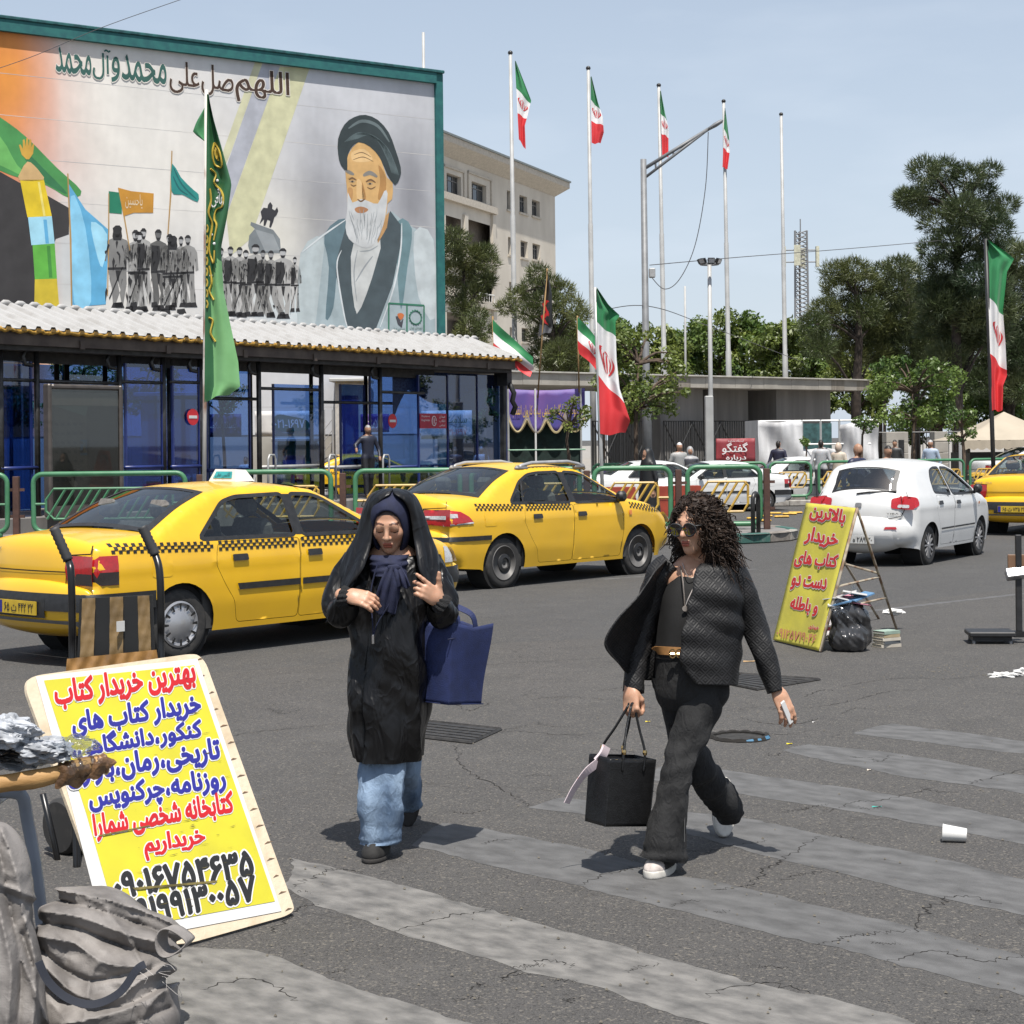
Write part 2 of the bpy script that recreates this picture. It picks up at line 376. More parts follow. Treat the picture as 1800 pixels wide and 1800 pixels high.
# ------------------------------------------------------------------ shared materials
m_yel=mat('taxi_yellow',(0.80,0.465,0.012),r=0.32,coat=0.55,v=0.04,s=1.6,det=7,c2=(0.71,0.405,0.014))
m_yel_d=mat('taxi_yellow_dusty',(0.75,0.435,0.015),r=0.42,coat=0.3,s=1.4,c2=(0.62,0.37,0.03),lo=.35,hi=.8,det=7)
m_white=mat('car_white',(0.66,0.66,0.645),r=0.35,coat=0.5,v=0.03,s=3)
m_blackpl=mat('black_plastic',(0.022,0.022,0.023),r=0.5,v=0.2,s=20)
m_greypl=mat('grey_plastic',(0.16,0.16,0.165),r=0.5,v=0.1)
m_rubber=mat('tyre_rubber',(0.028,0.027,0.026),r=0.8,v=0.25,s=14,c2=(0.06,0.055,0.05),lo=.5,hi=.8)
m_under=mat('underbody_black',(0.008,0.008,0.008),r=0.9)
m_int=mat('car_interior',(0.06,0.058,0.055),r=0.8,v=0.2)
m_seat=mat('seat_cloth',(0.17,0.16,0.15),r=0.9,v=0.2,s=30)
m_alloy=mat('wheel_silver',(0.42,0.42,0.43),r=0.35,m=0.6,v=0.06)
m_steel=mat('steel_dark',(0.03,0.03,0.031),r=0.5,m=0.2,v=0.3)
m_chrome=mat('chrome',(0.7,0.7,0.7),r=0.15,m=1.0,v=0.03)
m_tail=mat('tail_lamp_red',(0.42,0.012,0.014),r=0.12,coat=0.8,v=0.1,s=40)
m_taild=mat('tail_lamp_smoke',(0.035,0.03,0.03),r=0.15,coat=0.8)
m_lampc=mat('lamp_clear',(0.55,0.55,0.55),r=0.1,coat=0.8,v=0.15,s=60)
m_amber=mat('lamp_amber',(0.75,0.22,0.02),r=0.15,coat=0.6)
m_glass=glass_mat('car_glass',(0.66,0.72,0.70),0.05)
m_glassd=glass_mat('rear_glass',(0.55,0.62,0.62),0.12)
m_bluegl=glass_mat('blue_glass',(0.33,0.48,0.76),0.07)
m_clear=glass_mat('clear_plastic',(0.80,0.82,0.84),0.10,0.15)
m_green=mat('rail_green_paint',(0.045,0.16,0.075),r=0.42,v=0.1,s=5,c2=(0.065,0.20,0.10),bump=.1)
m_ryel=mat('rail_yellow_paint',(0.50,0.32,0.045),r=0.45,v=0.12,s=7,c2=(0.38,0.23,0.05))
m_brown=mat('rust_brown_post',(0.085,0.040,0.028),r=0.7,v=0.2,s=9)
m_galv=mat('galvanised_steel',(0.45,0.45,0.44),r=0.5,m=0.35,v=0.1,s=4)
m_galvw=mat('pole_grey_white',(0.42,0.42,0.41),r=0.55,m=0.1,v=0.1,s=2)
m_dsteel=mat('dark_steel_post',(0.06,0.058,0.056),r=0.38,m=0.5,v=0.25,s=8)
m_conc=mat('concrete',(0.36,0.335,0.295),r=0.9,v=0.14,s=1.2,bump=.3,bs=14)
m_concd=mat('concrete_dark',(0.20,0.19,0.18),r=0.9,v=0.14,s=1.0,bump=.3,bs=14,aniso=(3,3,.35))
m_black=mat('black_paint',(0.015,0.015,0.015),r=0.5)
m_whitep=mat('white_paint',(0.66,0.655,0.635),r=0.55,v=0.05)
m_red=mat('sign_red',(0.56,0.022,0.03),r=0.5,v=0.05)
m_bark=mat('bark',(0.12,0.085,0.06),r=0.95,v=0.3,s=6,bump=.6,bs=20,aniso=(1,1,.25))
m_barkd=mat('pine_bark',(0.055,0.042,0.034),r=0.95,v=0.3,s=5,bump=.6,bs=14)
m_pine=leaf_mat('pine_needles',(0.028,0.050,0.020),(0.105,0.125,0.048),.15)
m_pinel=leaf_mat('pine_needles_light',(0.050,0.072,0.022),(0.155,0.165,0.055),.18)
m_leaf=leaf_mat('leaf_green',(0.045,0.095,0.018),(0.17,0.24,0.05),.35)
m_leafy=leaf_mat('leaf_yellow_green',(0.07,0.11,0.02),(0.22,0.26,0.055),.35)
m_fgreen=mat('flag_green',(0.018,0.20,0.065),r=0.6,v=0.06,s=3,sheen=.2)
m_fwhite=mat('flag_white',(0.74,0.73,0.73),r=0.6,v=0.04,s=3)
m_fred=mat('flag_red',(0.62,0.035,0.04),r=0.6,v=0.06,s=3)
m_signy=mat('sign_yellow',(0.58,0.53,0.028),r=0.55,v=0.06,s=4,c2=(0.50,0.45,0.03),bump=.12,bs=9)
m_blue=mat('sign_blue',(0.022,0.022,0.24),r=0.5,v=0.05)
m_txtred=mat('lettering_red',(0.50,0.012,0.016),r=0.5,v=0.05)
m_txtblk=mat('lettering_black',(0.02,0.02,0.02),r=0.5)
m_txtwht=mat('lettering_white',(0.68,0.67,0.665),r=0.5,v=0.02)
m_skin=mat('skin',(0.50,0.29,0.19),r=0.48,v=0.06,s=30,c2=(0.45,0.24,0.15),vc='tint',sub=.12)
m_skind=mat('skin_tan',(0.36,0.20,0.125),r=0.5,v=0.06,s=30,vc='tint',sub=.1)
# ------------------------------------------------------------------ ground
def asphalt(name,dark,light,crackw=0.5):
    M=bpy.data.materials.new(name);M.use_nodes=True;nt=M.node_tree;N=nt.nodes;L=nt.links;P=N['Principled BSDF'];P.inputs['Roughness'].default_value=.88;P.inputs['Specular IOR Level'].default_value=.3
    tc=N.new('ShaderNodeTexCoord');o=tc.outputs['Object']
    def noise(s,d=4,rough=.55,dist=0):
        n=N.new('ShaderNodeTexNoise');n.inputs['Scale'].default_value=s;n.inputs['Detail'].default_value=d;n.inputs['Roughness'].default_value=rough;n.inputs['Distortion'].default_value=dist;L.new(o,n.inputs['Vector']);return n.outputs[0]
    def rng(x,a,b,c=0,d=1):
        m=N.new('ShaderNodeMapRange');L.new(x,m.inputs[0])
        for i,q in zip((1,2,3,4),(a,b,c,d)):m.inputs[i].default_value=q
        return m.outputs[0]
    def mixc(f,a,b,t='MIX'):
        m=N.new('ShaderNodeMix');m.data_type='RGBA';m.blend_type=t;L.new(f,m.inputs[0]) if not isinstance(f,float) else setattr(m.inputs[0],'default_value',f)
        for i,q in ((6,a),(7,b)):
            if isinstance(q,tuple):m.inputs[i].default_value=q+(1,)
            else:L.new(q,m.inputs[i])
        return m.outputs[2]
    big=rng(noise(.35,5),.35,.68);med=rng(noise(2.3,6,.6),.35,.7);fine=noise(170,3,.7);spk=N.new('ShaderNodeTexVoronoi');spk.inputs['Scale'].default_value=115;L.new(o,spk.inputs['Vector'])
    mpx=N.new('ShaderNodeMapping');mpx.vector_type='TEXTURE';mpx.inputs[2].default_value=(0,0,R_(48));mpx.inputs[3].default_value=(4.5,.66,1);L.new(o,mpx.inputs[0]);stn=N.new('ShaderNodeTexNoise');stn.inputs['Scale'].default_value=.8;stn.inputs['Detail'].default_value=5;L.new(mpx.outputs[0],stn.inputs['Vector'])
    c=mixc(big,dark,light);c=mixc(med,c,tuple(x*.80 for x in dark));c=mixc(rng(stn.outputs[0],.5,.7,0,.55),c,tuple(x*.66 for x in dark));c=mixc(rng(noise(1.1,3),.62,.66,0,.35),c,tuple(x*1.25 for x in light));c2=mixc(rng(fine,.38,.66,0,.8),c,tuple(x*1.9 for x in light))
    sp=N.new('ShaderNodeSeparateColor');L.new(spk.outputs['Color'],sp.inputs[0]);c3=mixc(rng(sp.outputs[0],.84,.97,0,.55),c2,(.20,.18,.15));c3=mixc(rng(sp.outputs[1],.76,.95,0,.5),c3,(.018,.018,.018))
    vor=N.new('ShaderNodeTexVoronoi');vor.feature='DISTANCE_TO_EDGE';vor.inputs['Scale'].default_value=.42
    ds=N.new('ShaderNodeVectorMath');ds.operation='ADD';nn=N.new('ShaderNodeTexNoise');nn.inputs['Scale'].default_value=3;nn.inputs['Detail'].default_value=6;L.new(o,nn.inputs['Vector']);sc=N.new('ShaderNodeVectorMath');sc.operation='SCALE';sc.inputs[3].default_value=.9;L.new(nn.outputs['Color'],sc.inputs[0]);L.new(o,ds.inputs[0]);L.new(sc.outputs[0],ds.inputs[1]);L.new(ds.outputs[0],vor.inputs['Vector'])
    ck=rng(vor.outputs['Distance'],.0,.007,1,0);ckm=N.new('ShaderNodeMath');ckm.operation='MULTIPLY';L.new(ck,ckm.inputs[0]);L.new(rng(noise(.5,3),.44,.60,0,crackw),ckm.inputs[1])
    c4=mixc(ckm.outputs[0],c3,(.022,.020,.018));L.new(c4,P.inputs['Base Color'])
    h=N.new('ShaderNodeMath');h.operation='SUBTRACT';L.new(fine,h.inputs[0]);L.new(ckm.outputs[0],h.inputs[1]);b=N.new('ShaderNodeBump');b.inputs['Strength'].default_value=.55;b.inputs['Distance'].default_value=.006;L.new(h.outputs[0],b.inputs['Height']);L.new(b.outputs[0],P.inputs['Normal'])
    MATS[name]=M;return M
m_asph=asphalt('asphalt',(0.047,0.0455,0.044),(0.064,0.061,0.058))
m_asph2=asphalt('asphalt_traffic',(0.046,0.0455,0.045),(0.058,0.057,0.056),.12)
m_stripe=mat('worn_stripe_paint',(0.112,0.111,0.110),r=0.85,s=9,aniso=(1.35,.8,1),arot=-.80,c2=(0.060,0.059,0.058),lo=.36,hi=.72,det=12,bump=.25,bs=120)
m_stripel=mat('worn_stripe_paint_pale',(0.185,0.177,0.165),r=0.85,s=11,aniso=(1.35,.8,1),arot=-.80,c2=(0.072,0.070,0.067),lo=.34,hi=.72,det=12,bump=.3,bs=110)
m_crack=mat('crack_dirt',(0.018,0.016,0.014),r=1)
m_dirt=mat('sand_dirt',(0.14,0.125,0.10),r=1,v=.2,s=30)
road=MB().add([(-900,-60,0),(900,-60,0),(900,1500,0),(-900,1500,0)],[(0,1,2,3)]).build('ground',m_asph);tag(road,kind='structure')
edge=[(-60,1195),(150,1190),(420,1180),(640,1160),(880,1130),(1110,1120),(1400,1092),(1560,1062),(1800,1033),(2100,1000)]
cw=[G(*p,.0005) for p in edge]
cwv=[tuple(p) for p in cw]+[(40,31,.0005),(-30,31,.0005)]
tag(MB().add(cwv,[tuple(range(len(cwv)))]).build('road',m_asph2),kind='structure')
def ragged(P,amp,step=.05):
    out=[];n=len(P)
    for i in range(n):
        a=Vector(P[i]);b=Vector(P[(i+1)%n]);k=max(1,int((b-a).length/step));nr=Vector((-(b-a).y,(b-a).x,0)).normalized()
        for j in range(k):
            w=RNG.normal(0,amp)*.55+amp*math.sin(i*3.1+j*.37)*.6+amp*math.sin(j*.09+i)*.8;q=a+(b-a)*(j/k)+nr*w;out.append((q.x,q.y))
    return out
STR=[([(250,1690),(330,1665),(450,1672),(506,1691),(652,1744),(772,1779),(960,1835),(1050,1900),(150,1900)],1),
 ([(510,1508),(575,1524),(637,1540),(865,1600),(1125,1671),(1312,1724),(1436,1748),(1612,1800),(1800,1850),(1800,1960),(1240,1800),(1125,1767),(1060,1738),(930,1708),(800,1668),(690,1635),(555,1592),(500,1560)],1),
 ([(776,1447),(859,1459),(1012,1489),(1125,1519),(1200,1538),(1320,1562),(1507,1607),(1612,1634),(1850,1694),(1850,1762),(1687,1724),(1545,1686),(1440,1662),(1286,1624),(1125,1585),(1027,1558),(900,1532),(776,1500),(715,1486)],0),
 ([(994,1402),(1125,1420),(1290,1435),(1436,1465),(1612,1499),(1762,1536),(1850,1556),(1850,1620),(1710,1590),(1575,1559),(1447,1529),(1320,1499),(1204,1466),(1060,1436),(930,1420)],0),
 ([(1170,1344),(1290,1356),(1387,1371),(1594,1401),(1687,1420),(1850,1456),(1850,1494),(1612,1446),(1462,1420),(1290,1394),(1120,1368)],0),
 ([(1376,1319),(1421,1309),(1556,1322),(1687,1343),(1850,1372),(1850,1406),(1710,1381),(1594,1366),(1462,1339)],0),
 ([(1496,1289),(1567,1272),(1650,1283),(1850,1310),(1850,1330),(1695,1315),(1612,1304)],0)]
for poly,pale in STR:
    out=ragged([G(*p) for p in poly],.012);V,Fc=poly_cdt(out)
    MB().add([(v[0],v[1],.001) for v in V],Fc).build('crosswalk_stripe',m_stripel if pale else m_stripe,road)
for a,b in (((1060,1018),(1330,1000)),((1390,1090),(1800,1043))):
    p,q=G(*a,.002),G(*b,.002);n=Vector((-(q-p).y,(q-p).x,0)).normalized()*.06
    out=ragged([p-n,q-n,q+n,p+n],.012,.12);V,Fc=poly_cdt(out);MB().add([(v[0],v[1],.0012) for v in V],Fc).build('lane_line',m_stripe,road)
ck=MB()
def crack(pts,w=.0042,z=.0018):
    P=spline([G(*p) for p in pts],14);L=[]
    for i,p in enumerate(P):
        a=Vector(P[max(0,i-1)]);b=Vector(P[min(len(P)-1,i+1)]);t=(b-a).normalized() if (b-a).length>0 else Vector((1,0,0));n=Vector((-t.y,t.x,0));q=Vector(p)+n*RNG.normal(0,.012);ww=w*RNG.uniform(.25,1.3)*(.3+.7*math.sin(math.pi*(i+.5)/len(P)))
        L+=[(q.x-n.x*ww,q.y-n.y*ww,z),(q.x+n.x*ww,q.y+n.y*ww,z)]
    ck.add(L,[(2*i,2*i+2,2*i+3,2*i+1) for i in range(len(P)-1)])
for c in [[(690,1640),(760,1618),(830,1604),(866,1598)],[(510,1562),(540,1545),(590,1528),(640,1535)],[(800,1310),(812,1345),(850,1370),(905,1400),(930,1418)],
          [(860,1290),(905,1286),(1000,1292),(1060,1288)],[(1440,1662),(1480,1648),(1540,1640),(1600,1636)],[(1240,1752),(1330,1728),(1430,1745)],[(1020,1556),(1060,1540),(1105,1528),(1150,1524)],
          [(1320,1562),(1345,1530),(1390,1500),(1440,1470)],[(1455,1428),(1500,1410),(1560,1405),(1640,1385)],[(1700,1378),(1740,1368),(1800,1352)],[(1410,1225),(1450,1213),(1470,1215)],
          [(1480,1208),(1530,1198),(1590,1192),(1660,1194),(1740,1186)],[(1410,1245),(1480,1236),(1560,1216),(1640,1212)],[(700,1180),(800,1172),(1000,1160),(1080,1156)],[(380,1300),(440,1288),(520,1280),(600,1272)],
          [(1050,1215),(1120,1205),(1180,1208)],[(930,1230),(1000,1225),(1090,1232)],[(480,1640),(520,1600),(560,1590)],[(1560,1690),(1640,1672),(1720,1690),(1800,1680)],[(1610,1640),(1630,1600),(1690,1575),(1760,1590)],[(1240,1500),(1300,1485),(1350,1478)],
          [(880,1720),(960,1690),(1010,1700)],[(1300,1262),(1380,1275),(1440,1262)],[(350,1740),(450,1720),(520,1760)]]:crack(c)
for k in range(46):
    x=RNG.uniform(380,1780);y=RNG.uniform(1190,1790);a=RNG.uniform(-.5,.3);l=RNG.uniform(25,80);crack([(x,y),(x+l*.4,y+l*a*.3+RNG.normal(0,4)),(x+l,y+l*a*.5)],.0035)
tag(ck.build('asphalt_cracks',m_crack,road),kind='stuff')
gr=MB()
for k in range(380):
    p=G(RNG.uniform(300,1800),1160+640*RNG.uniform(0,1)**1.4);r=RNG.uniform(.0025,.007)
    gr.add([(p.x-r,p.y,.004),(p.x+r*.6,p.y-r*.8,.004),(p.x+r,p.y+r*.5,.004),(p.x,p.y+r,.004+r),],[(0,1,3),(1,2,3),(2,0,3)])
for k in range(70):
    p=G(RNG.normal(1700,55),RNG.normal(1182,9));r=RNG.uniform(.003,.008);gr.add([(p.x-r,p.y,.004),(p.x+r*.6,p.y-r*.8,.004),(p.x+r,p.y+r*.5,.004),(p.x,p.y+r,.004+r)],[(0,1,3),(1,2,3),(2,0,3)])
tag(gr.build('road_grit',m_dirt,road),kind='stuff')
# ---- traffic island with painted kerb stones
KP=[(-16,30.3),(-8,30.3),(0,30.35),(3.4,30.4),(4.35,30.75),(4.9,31.5),(5.0,32.3),(4.8,33.2),(4.0,33.9),(0,34.0),(-16,33.9)]
ip=spline(KP,6);isl=MB();n=len(ip)
isl.add([(p[0],p[1],.16) for p in ip],[tuple(range(n))]);island=isl.build('traffic_island',m_concd);tag(island,kind='structure')
m_kg=mat('kerb_green',(0.035,0.105,0.088),r=.8,s=14,c2=(0.10,0.14,0.125),lo=.5,hi=.72);m_kw=mat('kerb_white',(0.36,0.34,0.30),r=.85,s=9,c2=(0.22,0.20,0.18));m_kr=mat('kerb_grey',(0.24,0.215,0.19),r=.9,v=.2,s=8)
def kerb(path,L0,parent,hgt=.18,w=.16,pat=None):
    d=0;cur=[];P=[Vector((p[0],p[1],0)) for p in path];seg=[];i=0
    cum=[0]
    for a,b in zip(P,P[1:]):cum.append(cum[-1]+(b-a).length)
    def at(s):
        for j in range(len(P)-1):
            if s<=cum[j+1]:return P[j]+(P[j+1]-P[j])*((s-cum[j])/max(1e-6,cum[j+1]-cum[j]))
        return P[-1]
    k=0;s=0
    while s<cum[-1]-.1:
        e=min(s+L0*RNG.uniform(.96,1.04),cum[-1]);a=at(s+.006);b=at(e-.006);t=(b-a).normalized();ang=math.atan2(t.y,t.x);M=trs(a.x,a.y,0)@Matrix.Rotation(ang,4,'Z')
        MB().box((0,0,0),((b-a).length,w,hgt+RNG.uniform(-.006,.006)),M=M,bev=.022).build('kerb_stone',(pat or [m_kg,m_kr,m_kw,m_kg])[k%len(pat or [1,1,1,1])],parent);s=e;k+=1
kerb(spline(KP[:9],8),.62,island)
# ---- far pavement in front of the gate
fp=[(-40,52.5),(2,52.0),(12,50.5),(24,53),(60,60),(300,110),(300,400),(-300,400),(-300,52.5)]
pave=MB().add([(x,y,.14) for x,y in fp],[tuple(range(len(fp)))]).build('pavement',mat('paving',(0.30,0.28,0.25),r=.9,v=.12,s=2));tag(pave,kind='structure')
kerb([(-6,51.86),(2,51.84),(12,50.34),(24,52.84)],.9,pave,.15,.17,[m_kw,m_kg,m_kw])
isl2=[(-2,47.0),(6.8,46.9),(13,47.6),(22,50.0),(22,50.6),(13,48.2),(6.8,47.5),(-2,47.6)]
island2=MB().add([(x,y,.15) for x,y in isl2],[tuple(range(8))]).build('median_strip',m_concd);tag(island2,kind='structure')
kerb([(x,y-.14) for x,y in isl2[:4]],.7,island2,.16,.15,[m_kw,m_kw,m_kg])
# ------------------------------------------------------------------ guard rails
def rrect(x0,z0,x1,z1,r,n=5):
    o=[]
    for cx,cz,a0 in ((x1-r,z1-r,0),(x0+r,z1-r,90),(x0+r,z0+r,180),(x1-r,z0+r,270)):
        for k in range(n+1):a=R_(a0+90*k/n);o.append((cx+r*math.cos(a),0,cz+r*math.sin(a)))
    return o
def guard_rail(x0,x1,label,depth0,depth1=None,base=.16,top=1.27,inner='yellow',group=None,tr=.045,bars=8,inset=.22):
    depth1=depth1 or depth0;a=D(x0,800,depth0);b=D(x1,800,depth1);L=(Vector((b.x,b.y))-Vector((a.x,a.y))).length
    t=thing('guard_rail',label,'guard rail',(a.x,a.y,0),math.atan2(b.y-a.y,b.x-a.x),group)
    h0=base+.10;MB().tube(rrect(0,h0,L,top,.16),tr,8,closed=True).build('frame',m_green,t,True)
    for x in (.12,L-.12):MB().tube([(x,0,base-.02),(x,0,h0+.02)],tr*.8,8).build('leg',m_green,t,True)
    im=m_ryel if inner=='yellow' else m_green;ix0,ix1=inset,L-inset;iz0,iz1=h0+.22,top-.26;c=.14;it=.025
    oc=[(ix0+c,0,iz0),(ix1-c*.6,0,iz0),(ix1,0,iz0+c),(ix1,0,iz1-c*.5),(ix1-c*.5,0,iz1),(ix0+c,0,iz1),(ix0,0,iz1-c*1.4),(ix0,0,iz0+c)]
    fr=MB().tube(oc,it,6,closed=True).build('inner_frame',im,t)
    sk=(iz1-iz0)*.62;n=max(3,int((L-2*inset)/.17))
    for k in range(n):
        xb=ix0+.02+(ix1-ix0-sk-.04)*(k/(n-1));za,zb=iz0,iz1;xa2,xb2=xb,xb+sk
        MB().tube([(xa2,0,za),(xb2,0,zb)],it*.95,6).build('slanted_bar',im,fr)
    for zz in (.5*(iz0+iz1),):
        MB().tube([(0,0,zz),(ix0,0,zz)],it,6).build('bracket',im,t);MB().tube([(ix1,0,zz),(L,0,zz)],it,6).build('bracket',im,t)
    return t
BD=32.0
guard_rail(-190,12,'green rail section next to the one with green slanted bars',BD,inner='green')
guard_rail(58,325,'green rail section with green slanted bars in front of shelter poster',BD,inner='green')
guard_rail(372,581,'green rail section behind the roof light of the saloon taxi',BD)
guard_rail(624,808,'green rail section behind the veiled woman in front of blue glass',BD)
guard_rail(828,1018,'green rail section behind the roof of the battered taxi',BD)
guard_rail(1044,1178,'green rail section with yellow bars in front of black veiled woman',BD)
guard_rail(1208,1336,'last green rail section with yellow bars at the kerb end',BD+.2)
def rail_post(px,depth,label,w=.11,top=1.24,group='brown posts between the guard rails'):
    p=D(px,800,depth);t=thing('rail_post',label,'post',(p.x,p.y,.155),0,group)
    MB().box((-w/2,-w/2,0),(w/2,w/2,top-.16),bev=.008).build('shaft',m_brown,t)
    for z in (.35,.82):MB().box((-w/2-.09,-.02,z),(w/2+.09,.02,z+.05)).build('clamp',m_brown,t)
for px in (28,351,602,818,1031,1192):rail_post(px,BD+.05,'square rust brown post between two green rail sections')
rail_post(1347,BD+.2,'square rust brown post ending the green rail row at the kerb')
o=None
FARR=[(1042,1116),(1122,1196),(1202,1276),(1282,1346),(1353,1425),(1439,1512),(1522,1598),(1605,1694),(1705,1790),(1798,1880)]
for k,(a,b) in enumerate(FARR):
    d0=47.25 if a<1430 else 47.4+(a-1430)*.0065;d1=47.25 if b<1430 else 47.4+(b-1430)*.0065
    guard_rail(a,b,'green rail section with yellow bars on the far median strip',d0,d1,base=.15,top=1.12,group='rail sections of the far row',tr=.038,inset=.12)
p=G(1402,985);t=thing('loop_bollard','dark bent steel loop bollard behind yellow sandwich board','bollard',(p.x,30.9,0),R_(60))
MB().tube([(-.12,0,0),(-.12,0,.72)]+[(-.12*math.cos(a),0,.72+.12*math.sin(a)) for a in np.linspace(.3,math.pi-.3,7)]+[(.12,0,.72),(.12,0,0)],.04,8).build('loop',m_dsteel,t,True)
for k,(x,y) in enumerate([(1326,913),(1345,909),(1361,904),(1374,910),(1388,905),(1398,903),(1342,917)]):
    p=G(x,y);tag(MB().box((p.x-.17,p.y-.06,.003),(p.x+.17,p.y+.06,.05),bev=.025).build('lane_stud',mat('stud_yellow',(.62,.36,.03),r=.6,v=.2,s=20)),'yellow lane divider stud on the bus lane','road stud','yellow studs on the bus lane')
# ------------------------------------------------------------------ wall with the painted mural
MP=Plane((-13.6,48.2),(-2.3,56.0));MT=MP.uv(770,125)[1]
mural=thing('mural_building','tall windowless building end wall with a teal frame and painted portrait mural','building',MP.o,MP.rz())
m_plain=mat('render_beige',(0.46,0.43,0.38),r=.9,v=.1,s=.8,bump=.15,bs=4)
UL=-9.0;UR=MP.uv(763,140)[0]
m_teal=mat('frame_teal',(0.018,0.135,0.125),r=.7,s=5,c2=(0.012,0.095,0.10),v=.1)
MB().box((UL,.02,0),(UR+.18,9,MT-.25)).build('wall',m_plain,mural)
def uvp(px,py):return MP.uv(px,py)
tb=MB();tb.box((UL,-.16,MT-.41),(UR-.004,.3,MT-.10));tb.build('top_frame',m_teal,mural)
MB().box((UL,-.20,MT-.095),(UR+.27,9.2,MT),bev=.02).build('coping',mat('coping_dark_teal',(.008,.05,.058),r=.8,v=.2,s=6,c2=(.02,.11,.11)),mural)
MB().box((UR,-.10,0),(UR+.26,.4,MT-.10)).build('side_frame',m_teal,mural)
V0=2.0;V1=MT-.41
def cl(a,b,t):t=np.clip(t,0,1)[...,None];return np.array(a)*(1-t)+np.array(b)*t
def mural_bg():
    nu,nv=190,130;U=np.linspace(UL,UR,nu);Vv=np.linspace(V0,V1,nv);uu,vv=np.meshgrid(U,Vv,indexing='ij');c=cl((.58,.555,.51),(.43,.435,.455),(uu-3.0)/6.5)
    def pt(px,py):return uvp(px,py)
    def blob(px,py,ru,rv,col,k=1.0,p=2):
        nonlocal c
        a,b=pt(px,py);w=np.exp(-(np.abs((uu-a)/ru)**p+np.abs((vv-b)/rv)**p))*k;c=c*(1-w[...,None])+np.array(col)*w[...,None]
    w=np.clip(1-(uu-uvp(35,150)[0])/1.15,0,1)**.8;c=c*(1-w[...,None])+np.array((.52,.155,.035))*w[...,None]
    blob(70,180,1.0,2.6,(.56,.27,.20),.55);blob(15,140,.8,1.5,(.60,.24,.03),.7);blob(90,300,1.2,1.2,(.50,.30,.25),.4)
    blob(560,360,.95,1.9,(.085,.085,.10),.62);blob(725,330,.8,1.9,(.085,.085,.10),.68);blob(745,470,.5,1.2,(.14,.16,.18),.4);blob(650,380,2.0,2.2,(.16,.16,.18),.15)
    blob(470,420,1.4,1.4,(.62,.58,.46),.5);blob(560,545,2.2,.7,(.44,.52,.53),.7);blob(120,450,1.1,1.6,(.36,.40,.43),.6);blob(330,300,2.5,1.6,(.62,.59,.53),.55)
    g=1+.035*wob(np.stack([uu,vv*1.6,uu*0],-1).reshape(-1,3),2.2,10).reshape(uu.shape)+.02*wob(np.stack([uu*5,vv*1.5,uu*0],-1).reshape(-1,3),4,8).reshape(uu.shape);c=c*g[...,None]
    mb=MB();mb.grid(lambda a,b:(UL+(UR-UL)*a,0.0,V0+(V1-V0)*b),nu,nv);o=mb.build('painted_ground',mat('mural_paint',(1,1,1),r=.85,v=.03,s=3,vc='tint',bump=.12,bs=5),mural)
    at=o.data.color_attributes.new('tint','FLOAT_COLOR','POINT');at.data.foreach_set('color',np.concatenate([np.clip(c*1.27,0,.8),np.ones(c.shape[:2]+(1,))],-1).reshape(-1).astype('f4'))
mural_bg()
PM={}
def pm(c,r=.85):
    c=tuple(min(.86,x*1.25) for x in c);k=tuple(round(x,3) for x in c)
    if k not in PM:PM[k]=mat('mural_colour_%d'%len(PM),c,r=r,v=.11,s=2.2,det=8,bump=.08,bs=6)
    return PM[k]
def paint(name,pts,col,layer,sm=4,parent=None):
    q=[uvp(*p) for p in pts];q=spline(q,sm,True) if sm else q
    V,Fc=poly_cdt(q);o=MB().add([(v[0],-.002-.0012*layer,v[1]) for v in V],Fc).build(name,pm(col),parent or mural);return o
def stroke(mb,pts,w,layer,mi=0,sm=5):
    P=[np.array(uvp(*p)) for p in pts];P=[np.array(p) for p in spline(P,sm)] if sm else P;L=[]
    for i,p in enumerate(P):
        t=P[min(i+1,len(P)-1)]-P[max(i-1,0)];t=t/max(1e-9,np.linalg.norm(t));n=np.array((-t[1],t[0]));f=math.sin(math.pi*(i+.7)/(len(P)+.4))**.6*w/2;L+=[(p[0]-n[0]*f,-.002-.0012*layer,p[1]-n[1]*f),(p[0]+n[0]*f,-.002-.0012*layer,p[1]+n[1]*f)]
    mb.add(L,[(2*i,2*i+2,2*i+3,2*i+1) for i in range(len(P)-1)],mi)
paint('painted_dark_field',[(-70,270),(0,302),(36,322),(80,342),(122,366),(121,412),(98,420),(60,540),(-70,545)],(.035,.033,.034),1,0)
paint('painted_sweep',[(-70,160),(0,206),(45,240),(100,295),(143,336),(122,348),(82,326),(32,312),(0,300),(-70,270)],(.06,.24,.07),2,3)
paint('painted_sweep_fold',[(-60,195),(0,240),(30,290),(60,318),(20,300),(-60,255)],(.13,.38,.10),3,3)
paint('painted_sweep_fold',[(40,262),(80,300),(118,340),(90,328),(55,300)],(.03,.15,.06),3,3)
for k,(c,pts) in enumerate([((.50,.33,.15),[(48,284),(60,291),(72,305),(76,317),(34,317),(36,302)]),((.62,.45,.02),[(35,316),(77,316),(91,380),(48,382)]),((.30,.55,.66),[(49,382),(91,380),(96,428),(55,431)]),((.10,.36,.05),[(57,431),(96,428),(100,490),(61,491)]),((.50,.38,.03),[(61,491),(100,490),(104,540),(60,540)])]):paint('painted_standard_band',pts,c,4,2 if k==0 else 0)
paint('painted_standard_fold',[(66,320),(70,320),(80,380),(76,380)],(.72,.58,.16),5,0);paint('painted_standard_fold',[(76,386),(82,386),(86,428),(80,428)],(.10,.34,.55),5,0);paint('painted_standard_fold',[(82,432),(88,432),(92,488),(86,488)],(.05,.22,.04),5,0)
